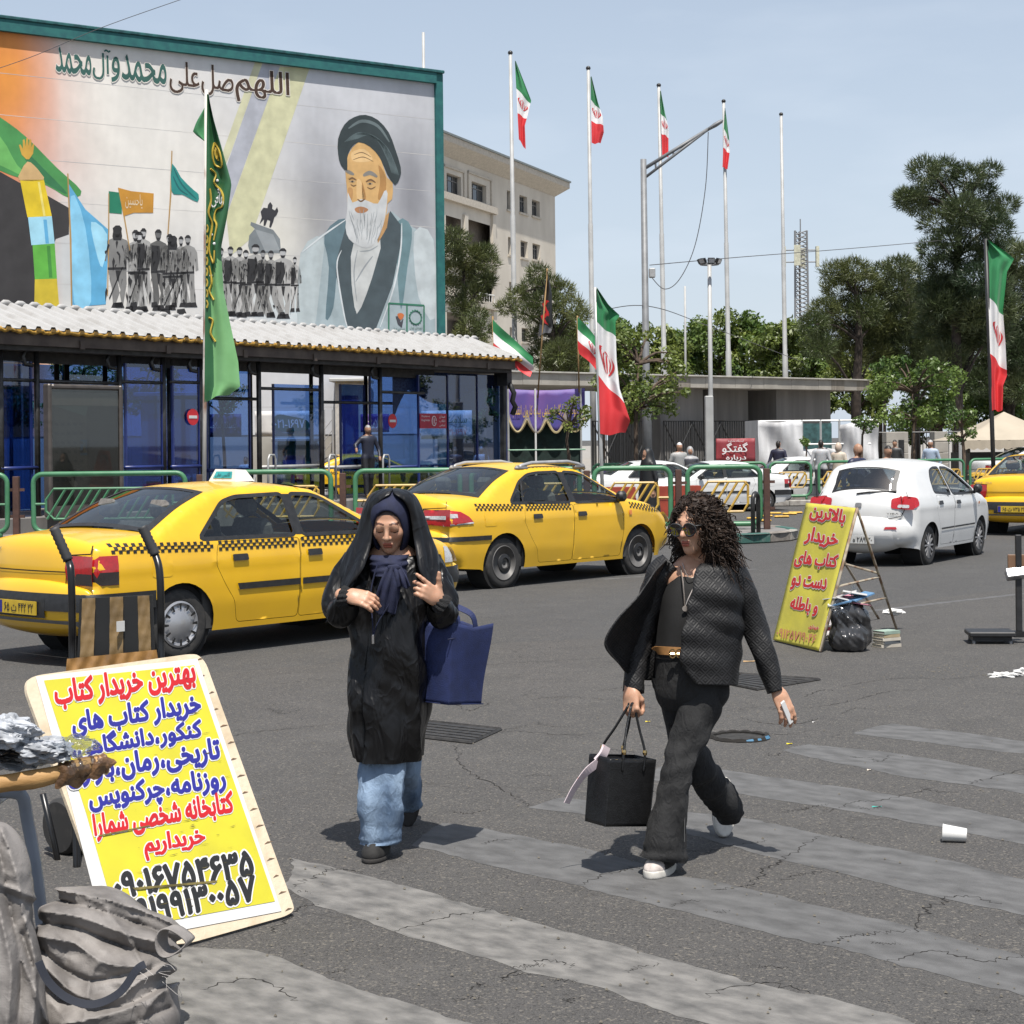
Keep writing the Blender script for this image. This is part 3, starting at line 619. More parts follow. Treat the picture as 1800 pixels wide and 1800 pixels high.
paint('painted_hand',[(46,280),(38,272),(33,255),(36,254),(40,262),(40,246),(43,245),(45,258),(46,243),(49,243),(50,257),(52,244),(55,246),(55,259),(58,252),(60,254),(58,270),(51,280)],(.52,.30,.05),5,0)
paint('painted_blue_flag',[(120,322),(150,368),(192,405),(190,430),(186,535),(126,540),(125,400)],(.10,.34,.54),3,0);paint('painted_blue_fold',[(124,345),(150,400),(160,530),(130,532)],(.22,.50,.68),4,3);paint('painted_blue_fold',[(160,390),(188,412),(180,470),(168,440)],(.30,.56,.70),4,3)
st=MB()
stroke(st,[(119,305),(124,420),(126,540)],.05,5,0,0);stroke(st,[(191,340),(191,400),(189,520)],.035,5,0,0);stroke(st,[(208,330),(218,380),(228,440)],.04,5,0,0);stroke(st,[(302,265),(300,340),(295,412)],.045,5,0,0)
st.build('painted_flag_staffs',pm((.36,.22,.08)),mural)
paint('painted_green_flag',[(191,336),(214,339),(214,376),(191,374)],(.015,.16,.09),4,0);paint('painted_orange_flag',[(208,330),(230,336),(270,340),(269,374),(235,374),(217,380)],(.46,.22,.03),6,0);paint('painted_teal_flag',[(302,287),(318,312),(340,334),(349,342),(347,355),(330,347),(320,342),(310,342),(301,335)],(.02,.21,.19),6,2)
for pts in ([(305,295),(320,325),(345,350)],[(304,310),(315,332),(330,343)]):
    s2=MB();stroke(s2,pts,.05,7);s2.build('painted_flag_fold',pm((.01,.11,.11)),mural)
txt=MB();a=uvp(220,366);b=uvp(250,342);text_on(txt,'یاحسین',lambda s,t,m:(a[0]+(b[0]-a[0])*s,-.0115,a[1]+(b[1]-a[1])*t),.0,rows=20);txt.build('painted_lettering',pm((.62,.50,.34)),mural)
for k in range(9):
    v=V0+.8+(V1-V0-.8)*k/9;MB().box((UL,-.0018,v),(UR-.01,-.0005,v+.013)).build('panel_joint',pm((.52,.50,.47)) if k%2 else pm((.43,.42,.41)),mural)
paint('painted_ray',[(449,107),(462,109),(408,262),(380,330),(372,322)],(.50,.49,.33),1,0);paint('painted_ray',[(492,117),(544,120),(440,420),(405,450),(398,380)],(.50,.49,.31),1,0);paint('painted_ray_grey',[(462,109),(492,117),(400,372),(385,330)],(.36,.37,.41),1,0)
paint('painted_pedestal',[(436,432),(438,414),(448,402),(440,396),(441,390),(480,404),(492,420),(494,445),(440,445)],(.17,.19,.20),2,0);paint('painted_pedestal_side',[(448,403),(480,412),(492,440),(466,442)],(.25,.27,.28),3,0)
paint('painted_horse',[(456,394),(460,382),(458,372),(463,365),(470,366),(471,360),(475,355),(479,361),(478,367),(483,370),(487,364),(489,371),(486,378),(482,382),(480,390),(476,400),(473,399),(475,388),(470,386),(466,397),(463,396),(464,385)],(.03,.03,.035),4,0)
def figure(px,y0,y1,tone,w=1.0,cap_=0):
    h=y1-y0;W=h*.15*w;r=lambda x,y:(px+x*W,y0+y*h);lt=(tone,tone*.985,tone*.95);j=lambda a=.12:RNG.uniform(-a,a);tone=min(.5,tone*RNG.uniform(.75,1.2));lt=(tone,tone*.985,tone*.95);k=RNG.uniform(-.6,.6);al=RNG.uniform(.36,.5);ar=RNG.uniform(.36,.5)
    paint('painted_figure',[r(-.16,.135),r(-.62,.17),r(-.92+j(),.24),r(-1.05+j(),al),r(-.72,al+.02),r(-.66,.34),r(-.62,.52),r(-.66+k*.5,.74),r(-.85+k,.985),r(-.25+k,.99),r(-.02,.64),r(.22,.78),r(.4-k,.99),r(.95-k,.985),r(.62,.70),r(.60,.52),r(.66,.34),r(.72,ar+.02),r(1.05+j(),ar),r(.92+j(),.24),r(.62,.17),r(.16,.135)],lt,3,0)
    m_=MB()
    def dkp(pts):V,Fc=poly_cdt([uvp(*p) for p in pts]);m_.add([(v[0],-.0085,v[1]) for v in V],Fc)
    if cap_:dkp([r(-.27,.06),r(-.30,.02),r(-.1,-.012),r(.15,-.012),r(.30,.02),r(.27,.06),r(.32,.12),r(.25,.17),r(-.25,.17),r(-.32,.12)])
    else:dkp([r(-.25,.065),r(-.28,.025),r(-.1,-.006),r(.12,-.006),r(.28,.025),r(.25,.065),r(.2,.04),r(-.2,.035)])
    dkp([r(-.19,.092),r(-.05,.098),r(.12,.096),r(.2,.085),r(.13,.128),r(0,.138),r(-.13,.126)])
    if RNG.uniform()<.4:dkp([r(-.55,.19),r(.1,.2),r(.2,.34),r(-.1,.5),r(-.6,.5)])
    if RNG.uniform()<.35:dkp([r(.3,.5),r(.38,.5),r(-.5,.9),r(-.55,.88)])
    for x,y in ((-.5,.27),(.35,.25),(0,.3),(-.35,.42),(.45,.42),(0,.5),(-.5,.62),(.4,.66),(-.6,.8),(.6,.84),(-.8,.33),(.85,.33),(-.1,.2),(.2,.38)):
        x+=j();y+=j(.02);a=j(.5);l=RNG.uniform(.04,.22);hh=RNG.uniform(.03,.13);dkp([r(x-l/2,y),r(x,y-hh*.4+a*.02),r(x+l/2,y+a*.05),r(x+a*.2,y+hh)])
    dkp([r(-.62,.505),r(.60,.50),r(.60,.53),r(-.62,.535)]);dkp([r(-.85+k,.94),r(-.3+k,.93),r(-.25+k,1.0),r(-.98+k,1.0)]);dkp([r(.42-k,.94),r(.9-k,.93),r(1.05-k,1.0),r(.42-k,1.0)]);dkp([r(-.12,.54),r(.18,.54),r(.08,.68),r(-.02,.66)])
    tag(m_.build('painted_figure_shadow',pm((.022,.022,.024)),mural),kind='stuff');paint('painted_figure_face',[r(-.21,.04),r(.19,.04),r(.23,.075),r(.14,.115),r(-.12,.115),r(-.23,.075)],(min(.5,tone*1.05),)*3,4,2)
for q in [(238,405,548,.34),(298,412,545,.30),(330,414,540,.28),(252,402,540,.30,.9),(278,404,546,.10),(318,416,540,.3,.8),(206,398,541,.16,1.25,1),(244,408,548,.42,1.2),(303,416,552,.44,1.35,1),(388,436,552,.3),(405,434,555,.36),(421,435,556,.3),(432,440,556,.34),(462,440,556,.3,.9),(476,441,556,.32),(449,430,558,.44,1.3),(497,437,560,.42,1.2),(518,452,548,.46,.8)]:figure(*q)
paint('painted_robe',[(522,585),(528,445),(545,425),(570,410),(600,388),(640,380),(690,372),(712,392),(745,410),(763,420),(765,590)],(.30,.36,.38),2,0)
for pts,c in (([(570,412),(606,384),(612,440),(594,470),(586,540),(572,560),(578,470)],(.10,.155,.18)),([(700,388),(724,402),(716,470),(705,545),(698,470)],(.12,.20,.22)),([(528,446),(568,418),(562,500),(550,585),(524,585)],(.38,.43,.44)),([(728,408),(762,422),(764,560),(735,520)],(.44,.48,.49))):paint('painted_robe_fold',pts,c,3,3)
paint('painted_collar',[(612,383),(592,455),(590,480),(600,530),(612,585),(658,585),(690,500),(704,430),(704,395),(686,371),(672,400),(664,440),(645,515),(626,550),(619,515),(617,470),(626,430)],(.055,.075,.085),4,0)
paint('painted_shirt',[(622,425),(668,420),(662,460),(644,517),(627,552),(620,517),(617,480)],(.45,.46,.45),5,2)
s2=MB();stroke(s2,[(628,440),(622,480),(627,530)],.04,6);stroke(s2,[(655,450),(640,470),(625,495)],.05,6);stroke(s2,[(632,442),(650,440),(664,432)],.04,6);s2.build('painted_shirt_crease',pm((.26,.28,.29)),mural)
s2=MB();stroke(s2,[(608,386),(570,412),(530,444)],.05,6);stroke(s2,[(706,392),(704,440),(692,505),(668,575)],.06,6);stroke(s2,[(600,440),(592,470),(604,550),(612,580)],.05,6);s2.build('painted_robe_edge',pm((.52,.55,.56)),mural)
paint('painted_neck',[(660,400),(684,372),(680,400),(664,428)],(.42,.24,.10),5,0)
paint('painted_face',[(610,275),(630,249),(652,257),(670,283),(680,312),(690,322),(689,350),(681,358),(676,390),(655,400),(630,398),(612,372),(610,336),(607,303)],(.53,.325,.13),6,2)
for pts,c in (([(665,290),(678,312),(676,345),(664,350),(668,318)],(.36,.19,.065)),([(627,318),(634,318),(641,345),(634,352),(627,349)],(.60,.40,.19)),([(636,320),(641,335),(643,349),(637,351)],(.38,.20,.07)),([(612,330),(620,333),(618,352),(612,345)],(.42,.23,.09)),([(618,268),(640,262),(655,280),(640,285),(620,283)],(.60,.40,.19))):paint('painted_face_tone',pts,c,7,3)
s2=MB();stroke(s2,[(607,300),(614,303),(622,307)],.11,8);stroke(s2,[(638,309),(650,304),(663,311)],.13,8);s2.build('painted_brow',pm((.20,.19,.17)),mural)
s2=MB();stroke(s2,[(613,316),(619,313),(626,317)],.05,9);stroke(s2,[(643,320),(651,316),(660,321)],.055,9);stroke(s2,[(616,324),(621,327),(626,325)],.03,9);stroke(s2,[(645,329),(652,332),(660,328)],.03,9);stroke(s2,[(628,350),(634,354),(641,350)],.05,9);stroke(s2,[(622,272),(636,268),(652,276)],.02,9);stroke(s2,[(620,281),(638,276),(656,284)],.02,9);s2.build('painted_face_line',pm((.14,.08,.04)),mural)
for x,y in ((619,319),(650,323)):paint('painted_eye',[(x-5.5,y),(x,y-1.8),(x+5.5,y),(x,y+2)],(.36,.27,.17),8,3);paint('painted_pupil',[(x-2.2,y),(x,y-1.7),(x+2.2,y),(x,y+1.9)],(.05,.04,.03),9,3);paint('painted_eye_shade',[(x-8,y-5),(x,y-8),(x+8,y-4),(x+4,y-2.5),(x-4,y-2.8)],(.40,.23,.085),7.5,3)
paint('painted_beard',[(611,338),(610,367),(607,400),(613,420),(628,431),(644,436),(657,429),(669,408),(677,380),(681,340),(675,336),(664,358),(648,354),(634,350),(619,356)],(.47,.48,.48),8,2)
s2=MB()
for k in range(34):
    x=RNG.uniform(612,674);y=RNG.uniform(365,405);l=RNG.uniform(14,30);stroke(s2,[(x,y),(x+RNG.uniform(-2,2)+(640-x)*.08,y+l*.5),(x+(640-x)*.25,y+l)],.018,10,0,3)
s2.build('painted_beard_strand',pm((.27,.29,.30)),mural)
paint('painted_mouth',[(623,367),(634,363),(647,368),(640,374),(628,374)],(.36,.17,.08),9,3)
paint('painted_turban',[(610,300),(599,290),(594,270),(594,244),(605,219),(622,206),(642,202),(664,211),(683,233),(694,261),(704,294),(703,311),(694,325),(680,305),(668,278),(650,258),(630,250),(616,261),(610,278)],(.028,.040,.043),10,2)
s2=MB()
for k in range(7):t=k/6;stroke(s2,[(605+22*t,250-6*t),(630+20*t,234+3*t),(662+16*t,246+12*t),(680+14*t,278+12*t),(688+12*t,304+4*t)],.05,11,0,6)
s2.build('painted_turban_fold',pm((.085,.115,.12)),mural)
s2=MB();stroke(s2,[(612,226),(636,213),(664,222),(684,250)],.10,12);s2.build('painted_turban_light',pm((.11,.14,.145)),mural)
def mtext(t,x0,x1,yb,yt,col,halo):
    mb=MB();a=uvp(x0,yb[0]);b=uvp(x1,yb[1]);c=uvp(x0,yt[0])[1];d=uvp(x1,yt[1])[1]
    text_on(mb,t,lambda s,q,m:(a[0]+(b[0]-a[0])*s,-.018 if m==0 else -.0172,(a[1]+(b[1]-a[1])*s)*(1-q)+(c+(d-c)*s)*q),.015,halo,48)
    mb.build('painted_calligraphy',[pm(col),pm((.62,.58,.53))],mural)
for wd,x0,x1 in (('اللهم',414,508),('صل',354,410),('علی',298,350)):f=lambda x,a,b:a+(b-a)*(x-297)/211;mtext(wd,x0,x1,(f(x0,162,190)-(4 if wd=='صل' else 0),f(x1,162,190)),(f(x0,106,128),f(x1,106,128)),(.05,.028,.018),.022)
for wd,x0,x1,dy in (('محمد',214,292,0),('و',196,210,6),('آل',163,194,-6),('محمد',98,160,-2)):f=lambda x,a,b:a+(b-a)*(x-98)/194;mtext(wd,x0,x1,(f(x0,124,150)+abs(dy),f(x1,124,150)+abs(dy)),(f(x0,84,104)+dy,f(x1,84,104)+dy),(.03,.095,.08),.022)
s2=MB()
for p in ([(683,583),(683,533)],[(683,533),(745,537)],[(745,537),(745,583)],[(715,535),(715,583)]):stroke(s2,p,.06,9,0,0)
cu,cv=uvp(730,558)
for k in range(8):
    for q in range(2):
        a0=R_(45*k+22*q);a1=a0+R_(75);r=.24;s2.tube([(cu+r*math.cos(a0),-.014,cv+r*math.sin(a0)),(cu+r*.8*math.cos((a0+a1)/2),-.014,cv+r*.8*math.sin((a0+a1)/2)),(cu+r*math.cos(a1),-.014,cv+r*math.sin(a1))],.007,4)
s2.build('painted_emblem_frame',pm((.03,.15,.09)),mural)
paint('painted_emblem',[(695,556),(700,556),(704,566),(709,560),(706,576),(699,570)],(.05,.05,.06),9,0);paint('painted_emblem_heart',[(698,553),(704,550),(710,554),(704,563)],(.45,.13,.04),10,2)
for (x0,x1,y) in ((720,742,577),(690,712,579)):
    s2=MB();a=uvp(x0,y+2);b=uvp(x1,y-3);text_on(s2,'شهرداری تهران',lambda s,t,m:(a[0]+(b[0]-a[0])*s,-.0145,a[1]+(b[1]-a[1])*t),0,rows=12);s2.build('painted_small_lettering',pm((.04,.12,.08)),mural)
# ------------------------------------------------------------------ bus station shelter
SP=Plane((-9.25,32.9),(.22,47.8));EZ=3.95
shel=thing('bus_shelter','long bus station shelter with white ribbed roof and blue glass','bus shelter',SP.o,SP.rz())
m_roof=mat('white_roof_sheet',(0.37,0.365,0.355),r=.6,s=3,c2=(0.29,0.28,0.265),lo=.45,hi=.75)
m_fasc=mat('rusty_fascia',(0.115,0.088,0.068),r=.7,s=2.4,c2=(0.06,0.042,0.034),det=7,m=.1)
m_foam=mat('yellow_foam',(0.50,0.28,0.045),r=.9,v=.25,s=14,bump=.6,bs=40)
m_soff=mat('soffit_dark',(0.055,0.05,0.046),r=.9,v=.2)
SU0=-1.6;SU1=SP.L;RW,RZ=1.43,4.47;RIB=.36
def su(px,w=0.0):
    o=SP.o-SP.n*w;d=ray(px,700);t=(o-Vector((0,0,H))).dot(SP.n)/d.dot(SP.n);p=Vector((0,0,H))+d*t;return (p-o).dot(SP.e)
def sz(px,py,w=0.0):
    o=SP.o-SP.n*w;d=ray(px,py);t=(o-Vector((0,0,H))).dot(SP.n)/d.dot(SP.n);return H+d.z*t
def roofsheet(side):
    mb=MB();us=[];u=SU0
    while u<SU1:
        us+=[(u,0),(u+RIB*.55,0),(u+RIB*.65,.06),(u+RIB*.90,.06)];u+=RIB
    us=[q for q in us if q[0]<=SU1+.05];n=len(us)
    for t in (0,.34,.67,1.0):
        w=-.12+(RW+.12)*t if side==0 else RW+(RW+.12)*t;z=EZ-.04+(RZ-EZ+.04)*t if side==0 else RZ-(RZ-EZ+.04)*t
        mb.v+=[(q[0],w,z+q[1]) for q in us]
    for r in range(3):
        for i in range(n-1):a=r*n+i;mb.f.append((a,a+1,a+n+1,a+n));mb.mi.append(0)
    return mb.build('roof_sheet',m_roof,shel,solid=.006)
roofsheet(0);roofsheet(1)
rc=MB();u=SU0
while u<SU1-.1:rc.tube([(u+RIB*.1,RW,RZ+.015),(u+RIB*.35,RW,RZ+.05),(u+RIB*.65,RW,RZ+.05),(u+RIB*.95,RW,RZ+.02)],[.03,.055,.055,.03],8);u+=RIB
tag(rc.build('ridge_cap',m_roof,shel,True),kind='stuff')
fo=MB();P=[(SU0+.05*i,-.09+.008*math.sin(i*1.7),EZ-.075+.014*math.sin(i*.9)+RNG.normal(0,.008)) for i in range(int((SU1-SU0)/.05))];fo.tube(P,[.032+abs(RNG.normal(0,.01)) for _ in P],6);fo.build('foam_strip',m_foam,shel,True)
sc=MB();u=SU0
while u<SU1-.2:sc.prism([(u+RIB*.60,EZ-.075),(u+RIB*.95,EZ-.075),(u+RIB*.88,EZ-.015),(u+RIB*.67,EZ-.015)],-.135,-.10);u+=RIB
tag(sc.build('rib_closer',mat('foam_dark',(.20,.12,.03),r=.9),shel),kind='stuff')
MB().box((SU0,-.02,EZ-.33),(SU1-.25,.05,EZ-.11)).build('fascia',m_fasc,shel)
for k,u in enumerate(np.arange(SU0+1.2,SU1-.5,2.35)):MB().box((u,-.05,EZ-.36),(u+.12,-.022,EZ-.20)).build('fascia_bracket',m_fasc,shel)
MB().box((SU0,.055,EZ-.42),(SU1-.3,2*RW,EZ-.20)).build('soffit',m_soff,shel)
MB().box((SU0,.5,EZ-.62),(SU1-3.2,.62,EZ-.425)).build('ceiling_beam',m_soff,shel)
gp=MB();gp.add([(SU1,0,EZ-.1),(SU1,2*RW,EZ-.1),(SU1,RW,RZ-.02)],[(0,1,2)]);gp.build('gable',m_fasc,shel,solid=.03)
PZ=.45
MB().box((SU0,.12,0),(SU1+.2,3.0,PZ),bev=.02).build('platform',m_concd,shel)
for px,w in ((65,.3),(210,.3),(287,.3),(298,.55),(352,.3),(455,.3),(565,.3),(668,.3),(1,.3)):
    u=su(px,w);MB().tube([(u,w,PZ),(u,w,EZ-.40)],.055,10).build('post',m_dsteel,shel,True)
    MB().tube([(u-.02,w-.02,EZ-.38),(u-.30,w-.02,EZ-.40),(u-.36,w-.02,EZ-.52),(u-.30,w-.02,EZ-.66),(u-.12,w-.02,EZ-.68)],.04,8).build('pipe_bend',m_dsteel,shel,True)
for px,w in ((100,1.8),(118,1.8),(185,1.8),(440,2.0),(547,2.0),(643,2.2)):
    u=su(px,w);MB().tube([(u,w,PZ),(u,w,EZ-.45)],.05,8).build('rear_post',m_dsteel,shel,True)
u=SU1-.35;MB().box((u-.06,.25,PZ),(u+.06,.37,EZ-.4)).build('end_post',m_steel,shel)
MB().box((u-.1,.1,EZ-.75),(u+.12,.5,EZ-.42)).build('cable_box',m_steel,shel)
MB().tube([(u,.1,EZ-.7),(u+.14,.05,EZ-.95),(u+.05,.05,EZ-1.15),(u+.2,.05,EZ-1.3),(u+.1,.08,EZ-1.5)],.07,8).build('cable_bundle',m_black,shel,True)
def rail(px0,px1,py,w,r=.035,m=None,n='rail'):
    a,b=su(px0,w),su(px1,w);z=sz((px0+px1)/2,py,w);MB().tube([(a,w,z),(b,w,z)],r,8).build(n,m or m_dsteel,shel,True)
for q in ((455,565,684,.3),(565,700,708,.8),(668,745,690,.3),(0,65,668,.3),(65,210,672,.3),(210,287,672,.3),(298,352,672,.3),(300,455,700,.9)):rail(*q)
m_railb=mat('rail_navy',(.02,.035,.16),r=.35,v=.1)
for q in ((0,65,823,.28),(218,285,821,.28),(300,352,820,.28),(365,437,826,.9),(680,890,818,.5)):rail(*q,m=m_railb)
for q in ((455,560,820,.4),(570,640,821,.4)):rail(*q,r=.04,m=m_galv)
for px in (470,577,672):
    a=su(px,.2);z0=PZ;z1=sz(px,800,.2);MB().tube([(a,.2,z0),(a,.2,z1-.1),(a+.05,.2,z1),(a+.2,.2,z1),(a+.25,.2,z1-.1),(a+.25,.2,z0)],.025,8).build('hand_loop',m_galv,shel,True)
def pane(px0,px1,y0,y1,w,m=None,n='glass_pane',fr=True):
    a,b=su(px0,w),su(px1,w);c=.5*(px0+px1);z0,z1=max(PZ+.05,sz(c,y1,w)),min(EZ-.45,sz(c,y0,w));o=MB().box((a,w-.006,z0),(b,w+.006,z1)).build(n,m or m_bluegl,shel)
    if fr:
        for x in (a,b):MB().box((x-.02,w-.025,z0),(x+.02,w+.025,z1)).build('pane_edge',m_railb,o)
    return a,b,z0,z1
pane(-40,54,634,900,.3);pane(220,284,640,900,.3);pane(303,349,644,900,.3);pane(362,438,640,900,1.0);pane(480,562,676,900,1.4);pane(598,640,676,900,1.4);pane(650,735,640,900,1.0)
for a,b in ((735,786),(786,838),(838,889)):pane(a,b,660,1000,.42)
for a,b in ((0,110),(110,230),(230,350)):pane(a,b,640,900,2.4,fr=False)
m_drape=mat('navy_drape',(.012,.02,.055),r=.8,s=22,c2=(.03,.05,.11),lo=.45,hi=.55)
a,b=su(690,.7),su(885,.7);zt=EZ-.45
MB().grid(lambda s,t:(a+(b-a)*s,.7+.04*math.sin(s*25),zt-(.35+.45*abs(math.sin(s*3.1+.3))**3+(.9 if s<.12 else 0)*(1-s/.12 if s<.12 else 0))*t),40,5).build('drape',m_drape,shel,True)
px0,px1=80,212;w=-.25;a,b=su(px0,w),su(px1,w);z1=sz(146,676,w);z0=PZ
pc=thing('poster_case','brown steel poster case holding a faded street poster','poster case',SP.o-SP.n*w,SP.rz())
m_case=mat('case_brown',(.105,.09,.08),r=.45,m=.3,v=.15)
fr=MB();fr.box((a,-.09,z0),(a+.10,.09,z1),bev=.03);fr.box((b-.10,-.09,z0),(b,.09,z1),bev=.03);fr.box((a+.101,-.085,z1-.10),(b-.101,.085,z1-.004),bev=.03);fr.box((a+.101,-.085,z0),(b-.101,.085,z0+.2));fr.build('case_frame',m_case,pc)
m_post=mat('poster_faded',(.085,.08,.073),r=.4,v=.08,coat=.5);MB().box((a+.10,-.03,z0+.2),(b-.10,.03,z1-.1)).build('poster',m_post,pc)
PW=b-a-.2;PH=z1-z0
def pr(n,pts,c):V,Fc=poly_cdt([(a+.1+PW*x,z1-.1-PH*y) for x,y in pts]);MB().add([(v[0],-.034,v[1]) for v in V],Fc).build(n,mat('poster_'+n,c,r=.4,coat=.5,v=.06),pc)
pr('header',[(0,.02),(1,.02),(1,.12),(0,.12)],(.19,.175,.15));pr('sky_patch',[(.05,.125),(.55,.125),(.5,.2),(.05,.125)],(.10,.125,.115));pr('tower',[(.52,.13),(1,.13),(1,.75),(.52,.72)],(.062,.058,.055));pr('road_sign',[(.42,.38),(.55,.38),(.55,.50),(.42,.50)],(.05,.085,.13))
pr('toy_car',[(.55,.72),(.62,.60),(.70,.46),(.86,.47),(.9,.62),(.92,.75),(.55,.76)],(.16,.055,.035));pr('toy_car_window',[(.70,.60),(.73,.50),(.83,.50),(.85,.62)],(.10,.12,.12));pr('bottle',[(.2,.63),(.24,.61),(.3,.66),(.38,.72),(.33,.76),(.25,.7)],(.17,.155,.14))
for i in range(5):
    for j in range(7):pr('window_row',[(.05+.09*i,.25+.07*j),(.10+.09*i,.255+.07*j),(.10+.09*i,.275+.07*j),(.05+.09*i,.27+.07*j)],(.055,.055,.053))
pr('crossing_mark',[(.485,.40),(.53,.48),(.44,.48)],(.22,.18,.10))
MB().box((a+.09,-.045,z0+.19),(b-.09,-.040,z1-.09)).build('cover_glass',glass_mat('case_glass',(.75,.76,.74),.03),pc)
def disc_sign(px,py,w,label):
    a=su(px,w);z=sz(px,py,w);t=thing('no_entry_sign',label,'sign',SP.o+SP.e*a-SP.n*(w-.02)+Vector((0,0,z)),SP.rz());M=rot('X',90)
    MB().lathe([(.17,0),(.17,.01)],24,M).build('disc',m_red,t);MB().box((-.12,-.016,-.03),(.12,-.0105,.03)).build('bar',m_whitep,t)
disc_sign(337,733,.28,'red no entry disc beside the green flag pole');disc_sign(688,740,.40,'red no entry disc near the waiting man')
px0,px1=736,783;w=.40;a,b=su(px0,w),su(px1,w);z0,z1=sz(760,753,w),sz(760,727,w)
t=thing('station_name_sign','small red station name sign with white lettering on blue glass','sign',SP.o+SP.e*a-SP.n*(w-.02)+Vector((0,0,z0)),SP.rz());MB().box((0,-.01,0),(b-a,0,z1-z0)).build('plate',mat('notice_red',(.42,.02,.05),r=.5),t)
for s,(x0,x1,y0,y1),fa in (('Meydan-e',(.06,.36,.72,.88),0),('Enghelab',(.06,.36,.45,.62),0),('میدان',(.72,.94,.68,.92),1),('انقلاب',(.72,.94,.38,.62),1),('اسلامی',(.72,.94,.10,.32),1)):
    mb=MB();text_on(mb,s,lambda q,r,m:((b-a)*(x0+(x1-x0)*q),-.012,(z1-z0)*(y0+(y1-y0)*r)),.0,rows=14,persian=bool(fa));mb.build('lettering',m_txtwht,t)
lo=MB();lo.tube([((b-a)*.52+.09*math.cos(k*.5),-.012,(z1-z0)*.5+.12*math.sin(k*.5)) for k in range(13)],.012,5);lo.tube([((b-a)*.52,-.012,(z1-z0)*.32),((b-a)*.52,-.012,(z1-z0)*.68)],.012,5);lo.build('emblem',m_txtwht,t)
def banner(name,label,px0,px1,py0,py1,depth,m,rz=0.0,lines=(),th=.012,cat='banner',sag=0.0,dp=0.0):
    a=D(px0,py1,depth);b=D(px1,py1,depth+dp);c=D(px0,py0,depth);L=math.hypot(b.x-a.x,b.y-a.y);hh=c.z-a.z;t=thing(name,label,cat,a,math.atan2(b.y-a.y,b.x-a.x))
    MB().grid(lambda s,q:(L*s,.03*math.sin(s*7+1)+.015*math.sin(s*19+q*3),hh*q-sag*math.sin(math.pi*s)*(q>.99)),30,6).build('cloth',m,t,True,solid=th)
    for (s,x0,x1,y0,y1,mm,off) in lines:
        mb=MB();text_on(mb,s,lambda q,r,m_:(L*(x0+(x1-x0)*q),-.06,hh*(y0+(y1-y0)*r)),off,rows=24);mb.build('lettering',mm,t)
    return t,L,hh
m_ban=mat('banner_white',(.62,.60,.57),r=.6,v=.06,s=2);m_navy=mat('banner_navy',(.03,.03,.16),r=.6,v=.1);m_dgreen=mat('banner_dark_green',(.02,.10,.065),r=.6)
t,L,hh=banner('banner','white banner with green telephone number patch seen through the shelter',448,548,723,767,50.5,m_ban)
V,Fc=poly_cdt(spline([(L*.30,hh*.45),(L*.4,hh*.85),(L*.65,hh*.78),(L*.92,hh*.62),(L*.95,hh*.3),(L*.7,hh*.18),(L*.42,hh*.22)],4,True));MB().add([(v[0],-.055,v[1]) for v in V],Fc).build('green_patch',m_dgreen,t)
mb=MB();text_on(mb,'۰۲۱-۱۶۹۷',lambda q,r,m_:(L*(.36+.52*q),-.065,hh*(.32+.34*r)),.012,rows=24);mb.build('lettering',m_txtwht,t)
banner('banner','navy banner with white lettering behind the green flag pole',358,424,728,768,46,m_navy,lines=(('ایستگاه سلامت',.1,.9,.3,.7,m_txtwht,.0),))
banner('banner','pale printed banner hanging at the far end of the shelter',740,830,722,772,51.5,m_ban,lines=(('سلامت',.5,.9,.55,.85,m_dgreen,.0),('۰۲۱-۱۶۹۷',.5,.9,.15,.35,m_txtred,.0)))
banner('banner','violet banner with white lettering behind the waiting man',634,684,728,760,51,mat('banner_violet',(.09,.035,.24),r=.6),lines=(('سلامت',.2,.8,.2,.8,m_txtwht,.0),))
def kiosk(label,px0,px1,py0,depth,m,dd=2.0,py1=None):
    a=D(px0,800,depth);b=D(px1,800,depth);z=D(px0,py0,depth).z;t=thing('kiosk',label,'kiosk',(a.x,a.y,0));w=b.x-a.x
    MB().box((0,0,0),(w,dd,z-.1)).build('body',m,t);MB().box((-.15,-.25,z-.099),(w+.15,dd+.1,z),bev=.02).build('roof',m_galvw,t);MB().box((.15,-.02,1.0),(w-.15,-.003,z-.5)).build('hatch',m_navy,t);MB().box((.1,-.30,.9),(w-.1,-.004,.99)).build('counter',m_galvw,t)
kiosk('pale grey kiosk with navy hatch behind the shelter',250,345,690,43,mat('kiosk_grey',(.33,.32,.30),r=.7));kiosk('dark green kiosk under the white banner',488,545,770,51.5,m_dgreen);kiosk('tall cream kiosk beside the waiting man',590,640,665,52.5,mat('kiosk_cream',(.48,.46,.43),r=.7))
p=D(578,800,50);t=thing('truss_mast','slim silver truss mast behind the shelter','mast',(p.x,p.y,0));mb=MB();hh=D(578,720,50).z
for x,y in ((-.12,-.12),(.12,-.12),(.12,.12),(-.12,.12)):MB().tube([(x,y,0),(x,y,hh)],.018,6).build('chord',m_galv,t)
for k in range(int(hh/.3)):MB().tube([(-.12,-.12,k*.3),(.12,-.12,k*.3+.3)],.01,5).build('brace',m_galv,t)
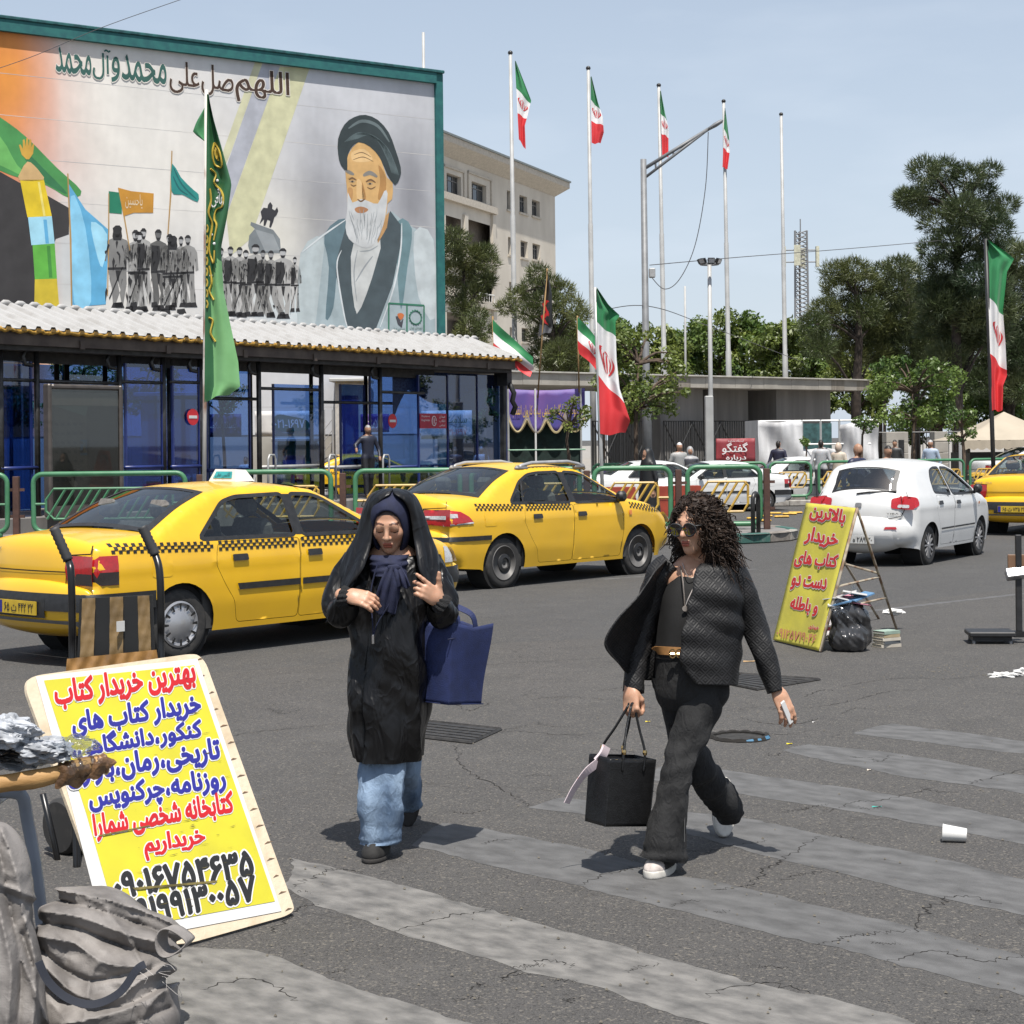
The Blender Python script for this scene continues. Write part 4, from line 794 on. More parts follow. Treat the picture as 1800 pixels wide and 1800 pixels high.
# ------------------------------------------------------------------ pale office building behind
BP=Plane((-4.96-8,127-21.4),(3.66,150));BL=BP.uv(977,500)[0]
beige=thing('office_building','pale stone office block with flat cornice roof behind the mural','building',BP.o,BP.rz());m_stone=mat('stone_cream',(0.60,0.55,0.47),r=.9,s=.5,c2=(.50,.455,.385),bump=.1,bs=2,aniso=(1,1,.5));m_stoned=mat('stone_trim',(0.52,0.47,0.395),r=.9,v=.1)
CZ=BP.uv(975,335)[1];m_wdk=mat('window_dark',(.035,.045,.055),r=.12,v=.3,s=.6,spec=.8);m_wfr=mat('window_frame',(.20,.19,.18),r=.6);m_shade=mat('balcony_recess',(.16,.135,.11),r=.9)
wins=[]
def wr(x0,x1,y0,y1):a=BP.uv(x0,y0);b=BP.uv(x1,y1);return (a[0],b[0],b[1],a[1])
W1=[wr(785,811,303,346),wr(829,855,318,359)]
W2=[wr(891,899,334,370),wr(913,927,342,377),wr(935,949,350,383)]
W3=[wr(893,900,416,449),wr(915,928,422,455),wr(936,950,427,459)]
W4=[wr(895,901,495,528),wr(916,929,499,529),wr(937,950,503,530)]
W5=[wr(896,902,575,600),wr(917,930,576,602),wr(938,951,578,602)]
BAL=[wr(783,811,378,470),wr(822,862,385,470),wr(785,814,548,600),wr(824,868,480,532)]
ALL=W1+W2+W3+W4+W5;holes=[[(a,c),(b,c),(b,d),(a,d)] for a,b,c,d in ALL+BAL]
outer=[(-2,0),(BL,0),(BL,CZ),(-2,CZ)];V,Fc=poly_cdt(outer,holes);nV=len(V)
MB().add([(v[0],0,v[1]) for v in V],Fc).build('wall',m_stone,beige)
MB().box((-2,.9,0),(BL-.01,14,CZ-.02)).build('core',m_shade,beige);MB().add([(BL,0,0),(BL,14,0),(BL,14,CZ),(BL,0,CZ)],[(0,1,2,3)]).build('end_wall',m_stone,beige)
cn=MB();cn.add([(-2,-.02,CZ-.5),(BL+.02,-.02,CZ-.5),(BL+1.05,-.95,CZ+.25),(-2,-.95,CZ+.25)],[(0,1,2,3)]);cn.add([(-2,-.95,CZ+.25),(BL+1.05,-.95,CZ+.25),(BL+1.05,-.95,CZ+.7),(-2,-.95,CZ+.7)],[(0,1,2,3)]);cn.add([(BL+1.05,-.95,CZ+.25),(BL+1.05,15,CZ+.25),(BL+1.05,15,CZ+.7),(BL+1.05,-.95,CZ+.7)],[(0,1,2,3)]);cn.add([(BL+.02,-.02,CZ-.5),(BL+.02,15,CZ-.5),(BL+1.05,15,CZ+.25),(BL+1.05,-.95,CZ+.25)],[(0,1,2,3)]);cn.build('cornice',m_stoned,beige)
MB().box((-2,-1.05,CZ+.705),(BL+1.15,15,CZ+.85)).build('roof_edge',mat('roof_lead',(.19,.215,.215),r=.7),beige)
for (a,b,c,d) in ALL:
    w=MB().box((a,.35,c),(b,.40,d)).build('window',m_wdk,beige);f=MB();t_=.07
    for q in ((a,a+t_,c,d),(b-t_,b,c,d),(a+t_,b-t_,d-t_,d),(a+t_,b-t_,c,c+t_)):MB().box((q[0],.29,q[2]),(q[1],.345,q[3])).build('frame',m_wfr,w)
    for k in (1,2):x=a+(b-a)*k/3;MB().box((x-.03,.30,c+t_),(x+.03,.345,d-t_)).build('glazing_bar',m_wfr,w)
    z=c+(d-c)*.72;MB().box((a+t_,.302,z-.03),(b-t_,.343,z+.03)).build('glazing_bar',m_wfr,w)
    MB().box((a-.12,-.12,c-.16),(b+.12,.34,c-.002)).build('sill',m_stoned,w);rv=MB();rv.add([(a,.002,d),(b,.002,d),(b,.35,d),(a,.35,d)],[(0,1,2,3)]);rv.add([(a,.002,c),(a,.35,c),(a,.35,d),(a,.002,d)],[(0,1,2,3)]);rv.add([(b,.35,c),(b,.002,c),(b,.002,d),(b,.35,d)],[(0,1,2,3)]);rv.build('reveal',m_stone,w)
a0=BP.uv(868,400)
for y,hh in ((372,.5),(472,.6),(540,.5)):
    u,v=BP.uv(868,y);MB().box((-2,-.35,v-hh/2),(u,-.01,v+hh/2)).build('string_course',m_stoned,beige)
for x in (777,817,866):
    u,v=BP.uv(x,470);vt=BP.uv(x,378)[1];MB().box((u-.3,-.2,0),(u+.3,-.012,vt)).build('pier',m_stone,beige)
for x0,x1,y0,y1 in ((779,815,290,356),(822,863,302,368)):
    a=BP.uv(x0,y0);b=BP.uv(x1,y1);p=[(a[0],a[1]),(b[0],a[1]),(b[0],b[1]),(a[0],b[1])]
    for i in range(4):
        q,r=p[i],p[(i+1)%4];MB().box((min(q[0],r[0])-.08,-.10,min(q[1],r[1])-.08),(max(q[0],r[0])+.08,-.008-.004*(i%2),max(q[1],r[1])+.08)).build('panel_moulding',m_stoned,beige)
a=BP.uv(836,530);b=BP.uv(862,520);MB().tube([(a[0],-.3,b[1]),(b[0],-.3,b[1])],.05,6).build('balcony_rail',m_whitep,beige)
for k in range(7):x=a[0]+(b[0]-a[0])*k/6;MB().tube([(x,-.3,a[1]-.3),(x,-.3,b[1])],.035,5).build('balcony_baluster',m_whitep,beige)
# ------------------------------------------------------------------ concrete gate canopy
GP=Plane((-1.2,57.6),(14.2,72.0));gu=lambda px,py=700:GP.uv(px,py)[0]
gate=thing('entrance_gate','long low concrete gate canopy on broad piers','gate',GP.o,GP.rz());zt=GP.uv(890,650)[1];zt2=GP.uv(1528,668)[1];zt=.5*(zt+zt2)
U1=gu(1529);U0=gu(820);nb=26
for k in range(nb):
    a=U0+(U1-U0)*k/nb;b=U0+(U1-U0)*(k+1)/nb;z1=zt+.012*RNG.normal();MB().box((a+.006,RNG.uniform(0,.012),zt-.44),(b-.006,5,zt-.06)).build('cladding_slab',m_conc if RNG.uniform()>.25 else mat('concrete_stained',(.27,.24,.20),r=.9,v=.2,s=2,aniso=(4,4,.4)),gate)
MB().box((U0,-.08,zt-.055),(U1+.1,5.1,zt),bev=.01).build('canopy_top',mat('concrete_pale',(.42,.40,.36),r=.9,v=.15,s=2),gate)
for x0,x1,y in ((1190,1265,0),(1300,1366,.6),(1394,1489,0),(900,960,1.0)):
    a,b=gu(x0),gu(x1);MB().box((a,.8+y,.14),(b,3.4,zt-.442)).build('pier',m_concd,gate)
for x in (1283,1380):a=gu(x);MB().tube([(a,2.5,.14),(a,2.5,zt-.442)],.22,12).build('column',m_concd,gate,True)
MB().box((gu(1372),3.5,.14),(gu(1523),4.2,GP.uv(1400,716)[1])).build('low_wall',mat('wall_grey',(.36,.36,.345),r=.9),gate)
for px in (1060,1115,1185,1235,1285,1340):
    a=gu(px);b=gu(px+48);zt3=GP.uv(px,740)[1];t=thing('iron_gate','black iron bar gate leaf with cross braces under the canopy','gate',GP.o+GP.e*a-GP.n*.5+Vector((0,0,.14)),GP.rz(),'iron gates under the canopy');W=b-a;hh=zt3-.14
    MB().tube([(0,0,0),(W,0,0),(W,0,hh),(0,0,hh)],.04,6,closed=True).build('leaf_frame',m_black,t)
    for k in range(1,int(W/.13)):MB().tube([(k*.13,0,0),(k*.13,0,hh)],.018,5).build('bar',m_black,t)
    MB().tube([(0,-.03,.1),(W,-.03,hh-.1)],.025,5).build('brace',m_black,t);MB().tube([(0,-.03,hh-.1),(W,-.03,.1)],.025,5).build('brace',m_black,t)
for k,(x0,x1) in enumerate(((1545,1592),(1604,1646),(1668,1715))):
    a=D(x0,800,62);b=D(x1,800,62);t=thing('iron_fence','black iron fence panel between the stone piers','fence',(a.x,a.y,.14),0,'fence panels by the stone piers');W=b.x-a.x
    for q in (.2,1.75):MB().tube([(0,0,q),(W,0,q)],.03,5).build('fence_rail',m_black,t)
    for j in range(int(W/.12)):MB().tube([(j*.12,0,0),(j*.12,0,1.9)],.015,5).build('fence_bar',m_black,t)
for k,(x0,x1,yt,dp,lb) in enumerate(((1558,1597,759,61,'stone fence pier with a dark plaque'),(1643,1667,758,61,'stone fence pier of stacked blocks beside the trees'))):
    a=D(x0,800,dp);b=D(x1,800,dp);z=D(x0,yt,dp).z;t=thing('stone_pier',lb,'pier',(a.x,a.y,.14));W=b.x-a.x;n=5
    for j in range(n):MB().box((.01*RNG.uniform(),0,(z-.14)*j/n),(W-.01*RNG.uniform(),.7,(z-.14)*(j+1)/n-.012),bev=.015).build('block',m_conc,t)
    if k==0:MB().box((W*.55,-.03,.6),(W*.8,-.002,1.5)).build('plaque',m_steel,t)
# ------------------------------------------------------------------ stalls, banners, tents
cl=mat('tent_dark_green',(.014,.032,.026),r=.9,v=.3)
a=D(893,800,52);b=D(1028,800,52.5);t=thing('banner_stall','dark green tent stall under a blue violet scalloped banner','stall',(a.x,a.y,0));W=b.x-a.x;zt4=D(960,683,52).z
MB().box((.02,.25,.0),(W-.1,3.2,zt4-.3)).build('tent_body',cl,t)
m_bv=mat('banner_blue_violet',(.075,.065,.27),r=.6,s=.7,c2=(.15,.075,.27),lo=.4,hi=.6)
def scal(s):return .62+.28*abs(math.sin(math.pi*s*4.0))
MB().grid(lambda s,q:(W*s,.03*math.sin(s*14)*(1-q),zt4-.05*math.sin(s*math.pi)-(scal(s)*1.35)*(1-q)),90,8).build('banner',m_bv,t,True,solid=.012)
MB().tube([(W*s,-.02,zt4-.05*math.sin(s*math.pi)-scal(s)*1.35) for s in np.linspace(0,1,90)],.035,5).build('banner_fringe',mat('fringe_tan',(.42,.34,.18),r=.8),t)
ed=MB();ed.grid(lambda s,q:(W*s,-.03+.03*math.sin(s*14),zt4-.05*math.sin(s*math.pi)-scal(s)*1.35+(.04+.24*(1-abs(math.sin(math.pi*s*4))))*q),90,3);ed.build('banner_border',mat('border_grey_tan',(.30,.26,.25),r=.7),t)
mb=MB();text_on(mb,'موکب قرارگاه اجتماعی پیاده کاروان انقلاب',lambda s,q,m_:(W*(.05+.85*s),-.05,zt4-.85+.42*q),.0,rows=26);mb.build('banner_lettering',mat('lettering_gold',(.62,.40,.08),r=.5),t)
for x in (.02,W*.36,W-.12):MB().tube([(x,-.03,0),(x,-.03,zt4)],.03,6).build('pole',m_whitep if x>.1 and x<W*.5 else m_galv,t)
MB().tube([(0,-.04,zt4-1.75),(W,-.04,zt4-1.75)],.025,6).build('string_light',mat('rope_green',(.25,.42,.30),r=.7),t)
m_tarp=mat('white_tarp',(.50,.50,.505),r=.65,v=.08,s=1.5,bump=.5,bs=7);dp=54
a=D(1333,800,dp);b=D(1432,800,dp);c=D(1545,800,dp);zt5=D(1400,738,dp).z
t=thing('draped_stall','scaffold stall draped in white tarpaulin with an open grey front','stall',(a.x,a.y,.14));W=c.x-a.x;W1_=(1412-1333)/(1545-1333)*W;W2_=(1478-1333)/(1545-1333)*W;hz=zt5-.14
def tarp(x0,x1,z1,n,y=0):return MB().grid(lambda s,q:(x0+(x1-x0)*s,y+.13*math.sin(s*9+n)*(1-.5*q)+.09*math.sin(q*8+s*7+n)+.02*math.sin(s*33),z1*q-.07*abs(math.sin(s*4+n))*q),40,14).build('tarpaulin',m_tarp,t,True,solid=.01)
tarp(0,W1_,hz,0);tarp(W2_,W,hz-.1,2,.1);tarp(W1_,W2_,hz*.62,4,.35)
MB().grid(lambda s,q:(0,3.0*s,hz*q),4,4).build('side_sheet',m_tarp,t,solid=.01);MB().box((W1_,1.5,hz*.55),(W2_,1.55,hz-.1)).build('dark_back',mat('teal_back',(.05,.13,.13),r=.8,v=.3),t)
for x in (W1_,.5*(W1_+W2_),W2_):MB().tube([(x,.2,0),(x,.2,hz)],.035,6).build('scaffold_pole',m_galv,t)
for z in (hz-.03,hz*.66):MB().tube([(0,.2,z),(W,.2,z)],.03,6).build('scaffold_rail',m_galv,t)
banner('banner','red banner with large white lettering in front of the iron gate',1259,1328,771,812,53.5,mat('banner_red',(.30,.03,.035),r=.6,v=.2,s=.8,c2=(.16,.03,.04)),lines=(('گفتگو',.15,.8,.32,.82,m_txtwht,.02),('درباره',.25,.75,.03,.3,m_txtwht,.02),('ایستگاه مشاوره',.3,.7,.84,.95,m_txtwht,.0)))
a=D(1688,800,56);b=D(1900,800,56);zE=D(1700,774,56).z;zA=D(1800,722,56).z;W=b.x-a.x;t=thing('pagoda_tent','beige pagoda tent with a scalloped valance beyond the taxi','tent',(a.x,a.y,.14));m_tent=mat('tent_beige',(.40,.345,.265),r=.75,v=.06,s=1.5)
zE-=.14;zA-=.14;rf=MB()
def tn(s,q):
    cs=[(0,0),(W,0),(W,W),(0,W)];k=s*4;i=int(k)%4;f=k-int(k);p=(cs[i][0]*(1-f)+cs[(i+1)%4][0]*f,cs[i][1]*(1-f)+cs[(i+1)%4][1]*f);c=(W/2,W/2);g=q;zz=zE+(zA-zE)*(g**1.25);return (p[0]+(c[0]-p[0])*g,p[1]+(c[1]-p[1])*g,zz)
rf.grid(tn,32,9,cu=True);rf.build('roof',m_tent,t,True)
MB().grid(lambda s,q:(W*s,-.02+.03*math.sin(s*50),zE-(.24+.06*abs(math.sin(s*math.pi*14)))*q),90,3).build('valance',m_tent,t,True)
for x,y in ((0,0),(W,0),(W,W),(0,W)):MB().tube([(x,y,0),(x,y,zE)],.05,6).build('pole',m_galv,t)
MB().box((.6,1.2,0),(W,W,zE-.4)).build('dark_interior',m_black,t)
# ------------------------------------------------------------------ flags
def emblem(mb,fn,s0,t0,sw,th,mi):
    def q(x,y):return fn(s0+sw*x,t0+th*y)
    def cres(pts_o,pts_i):
        a=spline(pts_o,4);b=spline(pts_i,4);n=min(len(a),len(b));L=[]
        for i in range(n):L+=[q(*a[i]),q(*b[i])]
        mb.add(L,[(2*i,2*i+2,2*i+3,2*i+1) for i in range(n-1)],mi)
    for sg in (-1,1):
        cres([(sg*.55,.85),(sg*.95,.5),(sg*.85,.0),(sg*.35,-.75),(sg*.06,-.95)],[(sg*.55,.85),(sg*.72,.5),(sg*.62,.0),(sg*.28,-.6),(sg*.06,-.95)]);cres([(sg*.25,.7),(sg*.52,.3),(sg*.42,-.2),(sg*.2,-.6)],[(sg*.25,.7),(sg*.38,.3),(sg*.28,-.2),(sg*.2,-.6)])
    cres([(-.08,.62),(-.10,0),(-.05,-.75)],[(.08,.62),(.10,0),(.05,-.75)]);cres([(-.25,.78),(0,.9),(.25,.78)],[(-.25,.70),(0,.78),(.25,.70)])
def flag(top,bot,widths,parts,mats,seed=0,lean=0.0,name='flag_cloth',parent=None,fold=5.0,amp=.07,emb=None,emat=None,back=.0,skew=0.0):
    """cloth hanging from a staff between two points; widths = outline width along the drop (0 top..1 bottom)"""
    top=Vector(top);bot=Vector(bot);xs=[w[0] for w in widths];ws=[w[1] for w in widths];ys=[w[2] if len(w)>2 else 0 for w in widths]
    def fn(s,t,off=0.0):
        w=np.interp(t,xs,ws);dr=np.interp(t,xs,ys);b=top+(bot-top)*t;ph=seed*2.1;a=amp*min(1,s*3+.1)
        return Vector((b.x+w*s,b.y+back*s+off+a*math.sin(s*fold*1.7+ph+t*3.0)+a*.5*math.sin(t*9+s*4+ph),b.z+dr*s+skew*s*s+.02*math.sin(s*7+ph)))
    mb=MB();nv=61;mb.grid(lambda s,t:fn(s,t),17,nv,mi=lambda s,t:parts(s,t));o=mb.build(name,mats,parent,True)
    if emb:
        e=MB()
        for off in (-.012,.012):emblem(e,lambda s,t:fn(s,t,off),*emb,0)
        e.build('emblem',emat or m_fred,o)
    return o
third=lambda s,t:0 if t<.345 else 1 if t<.66 else 2
IR=[m_fgreen,m_fwhite,m_fred]
def pole(px_t,py_t,px_b,depth,r,m,label,name='flagpole',zb=.14,tiers=True,ball=True):
    a=D(px_t,py_t,depth);b=D(px_b,800,depth);b.z=zb;t=thing(name,label,'flagpole',(b.x,b.y,zb));L=a-b
    pts=[L*k for k in (0,.33,.333,.62,.623,1.0)];rs=[r*1.5,r*1.5,r*1.2,r*1.2,r,r*.8] if tiers else [r]*6
    MB().tube([tuple(p) for p in pts],rs,10).build('shaft',m,t,True)
    if ball:MB().lathe([(0,-.09),(.08,-.05),(.10,0),(.08,.06),(0,.1)],10,Matrix.Translation(L)).build('finial',m_dsteel,t,True)
    return t,a,b
FL=[(897,93,908,70.0,[(905,107),(912,245)],[(0,.03),(.28,.58,-.7),(.42,.50,-.5),(.6,.40,-.3),(.8,.26,-.1),(1,.26,-.4)],'tall flagpole whose tricolour flag droops beside the office block'),
      (1034,120,1044,73.1,[(1038,135),(1040,252)],[(0,.04),(.2,.28,-.5),(.5,.46,-.3),(.8,.50,-.1),(1,.36,.0)],'tall flagpole with tricolour flag showing its red emblem above the canopy'),
      (1158,150,1171,76.4,[(1160,160),(1164,272)],[(0,.05),(.2,.20,-.4),(.5,.32,-.2),(1,.26,-.1)],'tall ball topped flagpole with flag crossed by the street lamp arm'),
      (1272,178,1284,80.5,[(1274,190),(1270,294)],[(0,.02),(.3,.22,-.6),(.6,.28,-.3),(1,.22,-.1)],'tall flagpole with narrow furled tricolour flag at the lamp head')]
for k,(xt,yt,xb,dp,fl,wd,lb) in enumerate(FL):
    t,a,b=pole(xt,yt,xb,dp,.085,m_galvw,lb);f0=D(*fl[0],dp-.15)-b;f1=D(*fl[1],dp-.15)-b
    flag(f0,f1,wd,third,IR,k,parent=t,amp=.05,emb=(.5,.5,.42,-.075),name='flag')
pole(1373,201,1383,83.9,.085,m_galvw,'tall bare flagpole without a flag beside the lattice mast');pole(744,57,750,67,.07,m_galvw,'bare flagpole rising behind the mural wall',ball=False)
pole(1204,503,1206,82,.05,m_galvw,'thin bare pole between the tall flagpoles',ball=False,tiers=False)
t,a,b=pole(1046,505,1060,33.0,.035,m_galv,'thin steel pole with long tricolour banner flag in front of leafy tree',zb=.16,tiers=False,ball=False)
flag(D(1048,508,32.95)-b,D(1055,764,32.95)-b,[(0,.02,.0),(.07,.22,-.12),(.12,.42,-.18),(.19,.33,-.1),(.30,.34,-.5),(.5,.38,-.5),(.72,.56,-.5),(.85,.52,-.25),(1,.46,.02)],lambda s,t:0 if t<.24 else 1 if t<.60 else 2,IR,1,amp=.06,emb=(.45,.42,.40,-.085),parent=t,name='flag')
t,a,b=pole(1733,420,1748,37.0,.045,m_blackpl,'dark pole with tall tricolour flag above the far taxi',zb=.1,tiers=False,ball=False)
flag(D(1734,421,36.95)-b,D(1744,722,36.95)-b,[(0,.02,0),(.08,.56,-.12),(.15,.40,-.15),(.3,.30,-.4),(.5,.32,-.35),(.7,.31,-.35),(.8,.22,-.2),(1,.20,0)],lambda s,t:0 if t<.33 else 1 if t<.66 else 2,IR,3,amp=.06,emb=(.55,.50,.36,-.06),parent=t,name='flag')
m_gflag=mat('green_pennant',(.02,.095,.035),r=.5,v=.08,s=3,c2=(.028,.12,.045));m_gflagl=mat('green_pennant_light',(.16,.36,.14),r=.38,v=.06,s=3,c2=(.19,.41,.17));m_goldp=mat('pennant_gold',(.56,.40,.06),r=.5)
t,a,b=pole(363,158,357,30.9,.035,mat('pole_rusty_white',(.55,.52,.47),r=.6,s=1.6,c2=(.22,.10,.055),lo=.5,hi=.6,aniso=(1,1,.6)),'leaning white pole with long dark and light green pennant in front of shelter',zb=.16,tiers=False,ball=False)
gt=D(364,166,30.85)-b;gb=D(359,705,30.85)-b
GW=[(0,.03,0),(.06,.12,-.10),(.15,.26,-.1),(.26,.44,-.15),(.36,.38,-.12),(.48,.26,-.1),(.6,.30,-.2),(.72,.42,-.15),(.85,.56,-.1),(.95,.60,0),(1,.42,.12)]
o=flag(gt,gb,GW,lambda s,t:1 if (t>.52 and s>.28 and t-.52>(.75-s)*.25) else 0,[m_gflag,m_gflagl],2,amp=.07,parent=t,name='flag',fold=4)
def gfn(s,tt,off=-.02):
    w=np.interp(tt,[q[0] for q in GW],[q[1] for q in GW]);p=gt+(gb-gt)*tt;a=.07*min(1,s*3+.1);return Vector((p.x+w*s,p.y+off+a*math.sin(s*4*1.7+4.2+tt*3.0)+a*.5*math.sin(tt*9+s*4+4.2),p.z+np.interp(tt,[q[0] for q in GW],[q[2] for q in GW])*s+.02*math.sin(s*7+4.2)))
e=MB()
def gline(pts,w=.017):
    e.tube([gfn(*p,off=-.02) for p in spline(pts,6)],w,4)
gline([(.45,.15),(.75,.17),(.7,.22),(.35,.22),(.3,.18),(.45,.15)]);gline([(.5,.165),(.6,.18),(.5,.2),(.42,.185),(.5,.165)])
for k in range(3):gline([(.35+.1*k,.165),(.45+.07*k,.19),(.6-.05*k,.205)],.008)
gline([(.18,.235),(.35,.25),(.3,.28),(.7,.31),(.75,.35),(.45,.37),(.4,.40),(.6,.42),(.55,.47)]);gline([(.15,.30),(.2,.34),(.12,.38),(.3,.42),(.2,.5),(.5,.54),(.6,.5)]);gline([(.2,.55),(.35,.6),(.2,.63),(.4,.66)]);gline([(.15,.72),(.3,.73),(.2,.77),(.35,.80)])
for k in range(8):gline([(.06,.42+.035*k),(.12,.43+.035*k),(.08,.445+.035*k)],.014)
e.build('gold_pattern',m_goldp,t)
w_=MB()
for k,(s,tt) in enumerate(((.4,.27),(.5,.30),(.45,.33),(.3,.45),(.6,.48),(.3,.58))):p=gfn(s,tt,-.02);w_.lathe([(0,-.01),(.025,0),(0,.01)],8,Matrix.Translation(p)@rot('X',90))
w_.build('white_dots',m_fwhite,t)
mb=MB();text_on(mb,'هانی',lambda s,q,m_:gfn(.2+.6*s,.36-.06*q,-.03),.01,rows=16);mb.build('lettering',m_fwhite,t)
gfold=lambda s,tt:Vector((gfn(s,tt).x-np.interp(tt,[0,.06,.1,.15],[.05,.16,.26,.06])*s*1.0-.02,gfn(s,tt).y+.12,gfn(s,tt).z))
MB().grid(lambda s,q:(gt+(gb-gt)*(.02+.13*q))+Vector((-np.interp(q,[0,.5,.75,1],[.0,.19,.25,.03])*s,.06+.03*math.sin(s*6),-.02*s)),8,12).build('flag_tail',mat('green_pennant_mid',(.05,.22,.085),r=.5),t,True)
def stick_flag(x0,y0,x1,y1,dp,label,wd,mats,parts,yb=None,emb=None,fl=None,amp=.06,skew=0):
    a=D(x0,y0,dp);b=D(x1,y1,dp);t=thing('stick_flag',label,'flag',b);MB().tube([(0,0,0),tuple(a-b)],.025,6).build('stick',mat('stick_wood',(.30,.19,.08),r=.8),t,True);f0,f1=fl;flag(D(*f0,dp-.03)-b,D(*f1,dp-.03)-b,wd,parts,mats,5,parent=t,amp=amp,emb=emb,name='flag',skew=skew);return t
stick_flag(866,556,871,690,48.0,'tricolour flag waving on a stick behind the shelter roof end',[(0,1.05,-1.15),(.5,1.05,-1.0),(1,.95,-.75)],IR,third,fl=((866,560),(868,622)),skew=.15)
stick_flag(1015,555,1018,690,51.5,'small tricolour flag on a stick behind the big banner flag',[(0,.55,-.62),(.5,.6,-.6),(1,.62,-.62)],IR,third,fl=((1015,556),(1016,618)),emb=(.7,.5,.2,-.15))
stick_flag(962,472,945,700,51.8,'black pointed mourning flag with red lettering on a bamboo stick',[(0,.02,0),(.3,.22,-.1),(.7,.34,-.3),(1,.36,.1)],[m_black,m_txtred,mat('flag_grey',(.09,.09,.10),r=.7)],lambda s,t:2 if t>.82 else 1 if (.44<t<.78 and abs(s-.35-.18*math.sin(t*34))<.15) else 0,fl=((961,474),(946,590)))
# ------------------------------------------------------------------ lamps and masts
m_lp=mat('lamp_post_grey',(.20,.205,.21),r=.55,m=.2,v=.1)
a=D(1131,280,50);b=D(1138,800,50);t=thing('street_lamp','grey street lamp with a long sloping double arm','street lamp',(b.x,b.y,.14));L=a-Vector((b.x,b.y,.14))
MB().tube([(0,0,0),tuple(L*.35),tuple(L*.36),tuple(L)],[.15,.13,.10,.085],10).build('post',m_lp,t,True)
p0=D(1133,296,50)-Vector((b.x,b.y,.14));p1=D(1245,227,50)-Vector((b.x,b.y,.14));p2=D(1134,312,50)-Vector((b.x,b.y,.14))
MB().tube([p0,p1],.05,8).build('arm',m_lp,t,True);MB().tube([p2,p2.lerp(p1,.5)+Vector((0,0,.0)),p1],.04,8).build('arm_brace',m_lp,t,True)
for f in (.17,.45):MB().tube([p0.lerp(p1,f),p2.lerp(p1,f)],.03,6).build('arm_tie',m_lp,t)
hd=(p1+(D(1270,212,50)-Vector((b.x,b.y,.14))))/2;an=math.degrees(math.atan2(15,25));MB().lathe([(0,-.28),(.09,-.22),(.13,0),(.11,.2),(0,.26)],12,Matrix.Translation(hd)@rot('Y',90-an)@Matrix.Scale(.5,4,(1,0,0))).build('lamp_head',m_lp,t,True)
q=D(1144,480,50)-Vector((b.x,b.y,.14));MB().box((q.x-.05,-.1,q.z-.13),(q.x+.12,.1,q.z+.13),bev=.02).build('junction_box',m_galv,t)
def wire(label,pts,r,grp=None,n=10):tag(MB().tube(spline(pts,n),r,5).build('overhead_wire',mat('wire_dark',(.09,.09,.095),r=.8)),label,'wire',grp)
wire('loose thin cable hanging in a loop from the street lamp',[D(1245,232,49.9),D(1240,330,49.9),D(1222,430,49.9),D(1195,490,49.9),D(1168,508,49.9),D(1144,486,49.9)],.012)
wire('thin cable crossing the sky above the mural corner',[D(-80,145,40),D(50,102,40),D(180,48,40),D(330,-5,40)],.008)
wire('thin cable from the street lamp towards the pine trees',[D(1142,466,50),D(1300,452,56),D(1480,438,62),D(1640,424,68),D(1840,405,75)],.012)
wire('low cable sagging between the masts behind the flagpoles',[D(1050,548,55),D(1138,538,50),D(1250,575,60),D(1420,640,75)],.012)
a=D(1247,466,49);b=D(1250,800,49);hz=a.z-.14;t=thing('floodlight_mast','grey mast with a ring of floodlights on top','mast',(b.x,b.y,.14));dx=a.x-b.x
MB().tube([(0,0,0),(0,0,hz*.35),(dx*.5,0,hz*.5),(dx,0,hz)],[.075,.075,.06,.055],10).build('post',m_galvw,t,True);MB().tube([(dx+.24*math.cos(k*.524),.24*math.sin(k*.524),hz+.02) for k in range(12)],.025,6,closed=True).build('ring',m_lp,t,True)
for k in range(7):
    an=k*2*math.pi/7+.3;M=trs(dx+.26*math.cos(an),.26*math.sin(an),hz+.10)@Matrix.Rotation(an,4,'Z')@rot('Y',25);MB().box((-.03,-.09,-.06),(.05,.09,.07),M=M).build('floodlight',m_steel,t);MB().box((.051,-.08,-.05),(.056,.08,.06),M=M).build('lens',m_lampc,t)
MB().box((-.16,-.16,hz*.16),(.06,.1,hz*.44),bev=.02).build('cabinet',m_galvw,t)
dp=150;a=D(1408,385,dp);b=D(1409,600,dp);t=thing('lattice_mast','thin lattice mobile phone mast with antenna panels','mast',(b.x,b.y,0));hz=a.z;w=.55
def leg(k,z):s=w*(1+.35*(1-z/hz));an=R_(90+120*k);return (s*math.cos(an),s*math.sin(an),z)
for k in range(3):MB().tube([leg(k,0),leg(k,hz*.95)],.09,5).build('leg',m_lp,t)
for j in range(30):
    z0=hz*(.40+.55*j/30);z1=hz*(.40+.55*(j+1)/30)
    for k in range(3):MB().tube([leg(k,z0),leg((k+1)%3,z1)],.05,4).build('lattice_brace',m_lp,t)
MB().tube([(0,0,hz*.9),(0,0,hz)],.05,5).build('aerial',m_lp,t)
for k,an in enumerate((0,75,180,250)):M=Matrix.Rotation(R_(an),4,'Z');MB().box((1.25,-.25,hz*.80),(1.5,.25,hz*.885),M=M).build('antenna',mat('antenna_cream',(.55,.54,.42),r=.6),t);MB().tube([M@Vector((.4,0,hz*.87)),M@Vector((1.3,0,hz*.87))],.05,4).build('antenna_arm',m_lp,t);MB().tube([M@Vector((.4,0,hz*.82)),M@Vector((1.3,0,hz*.82))],.05,4).build('antenna_arm',m_lp,t)
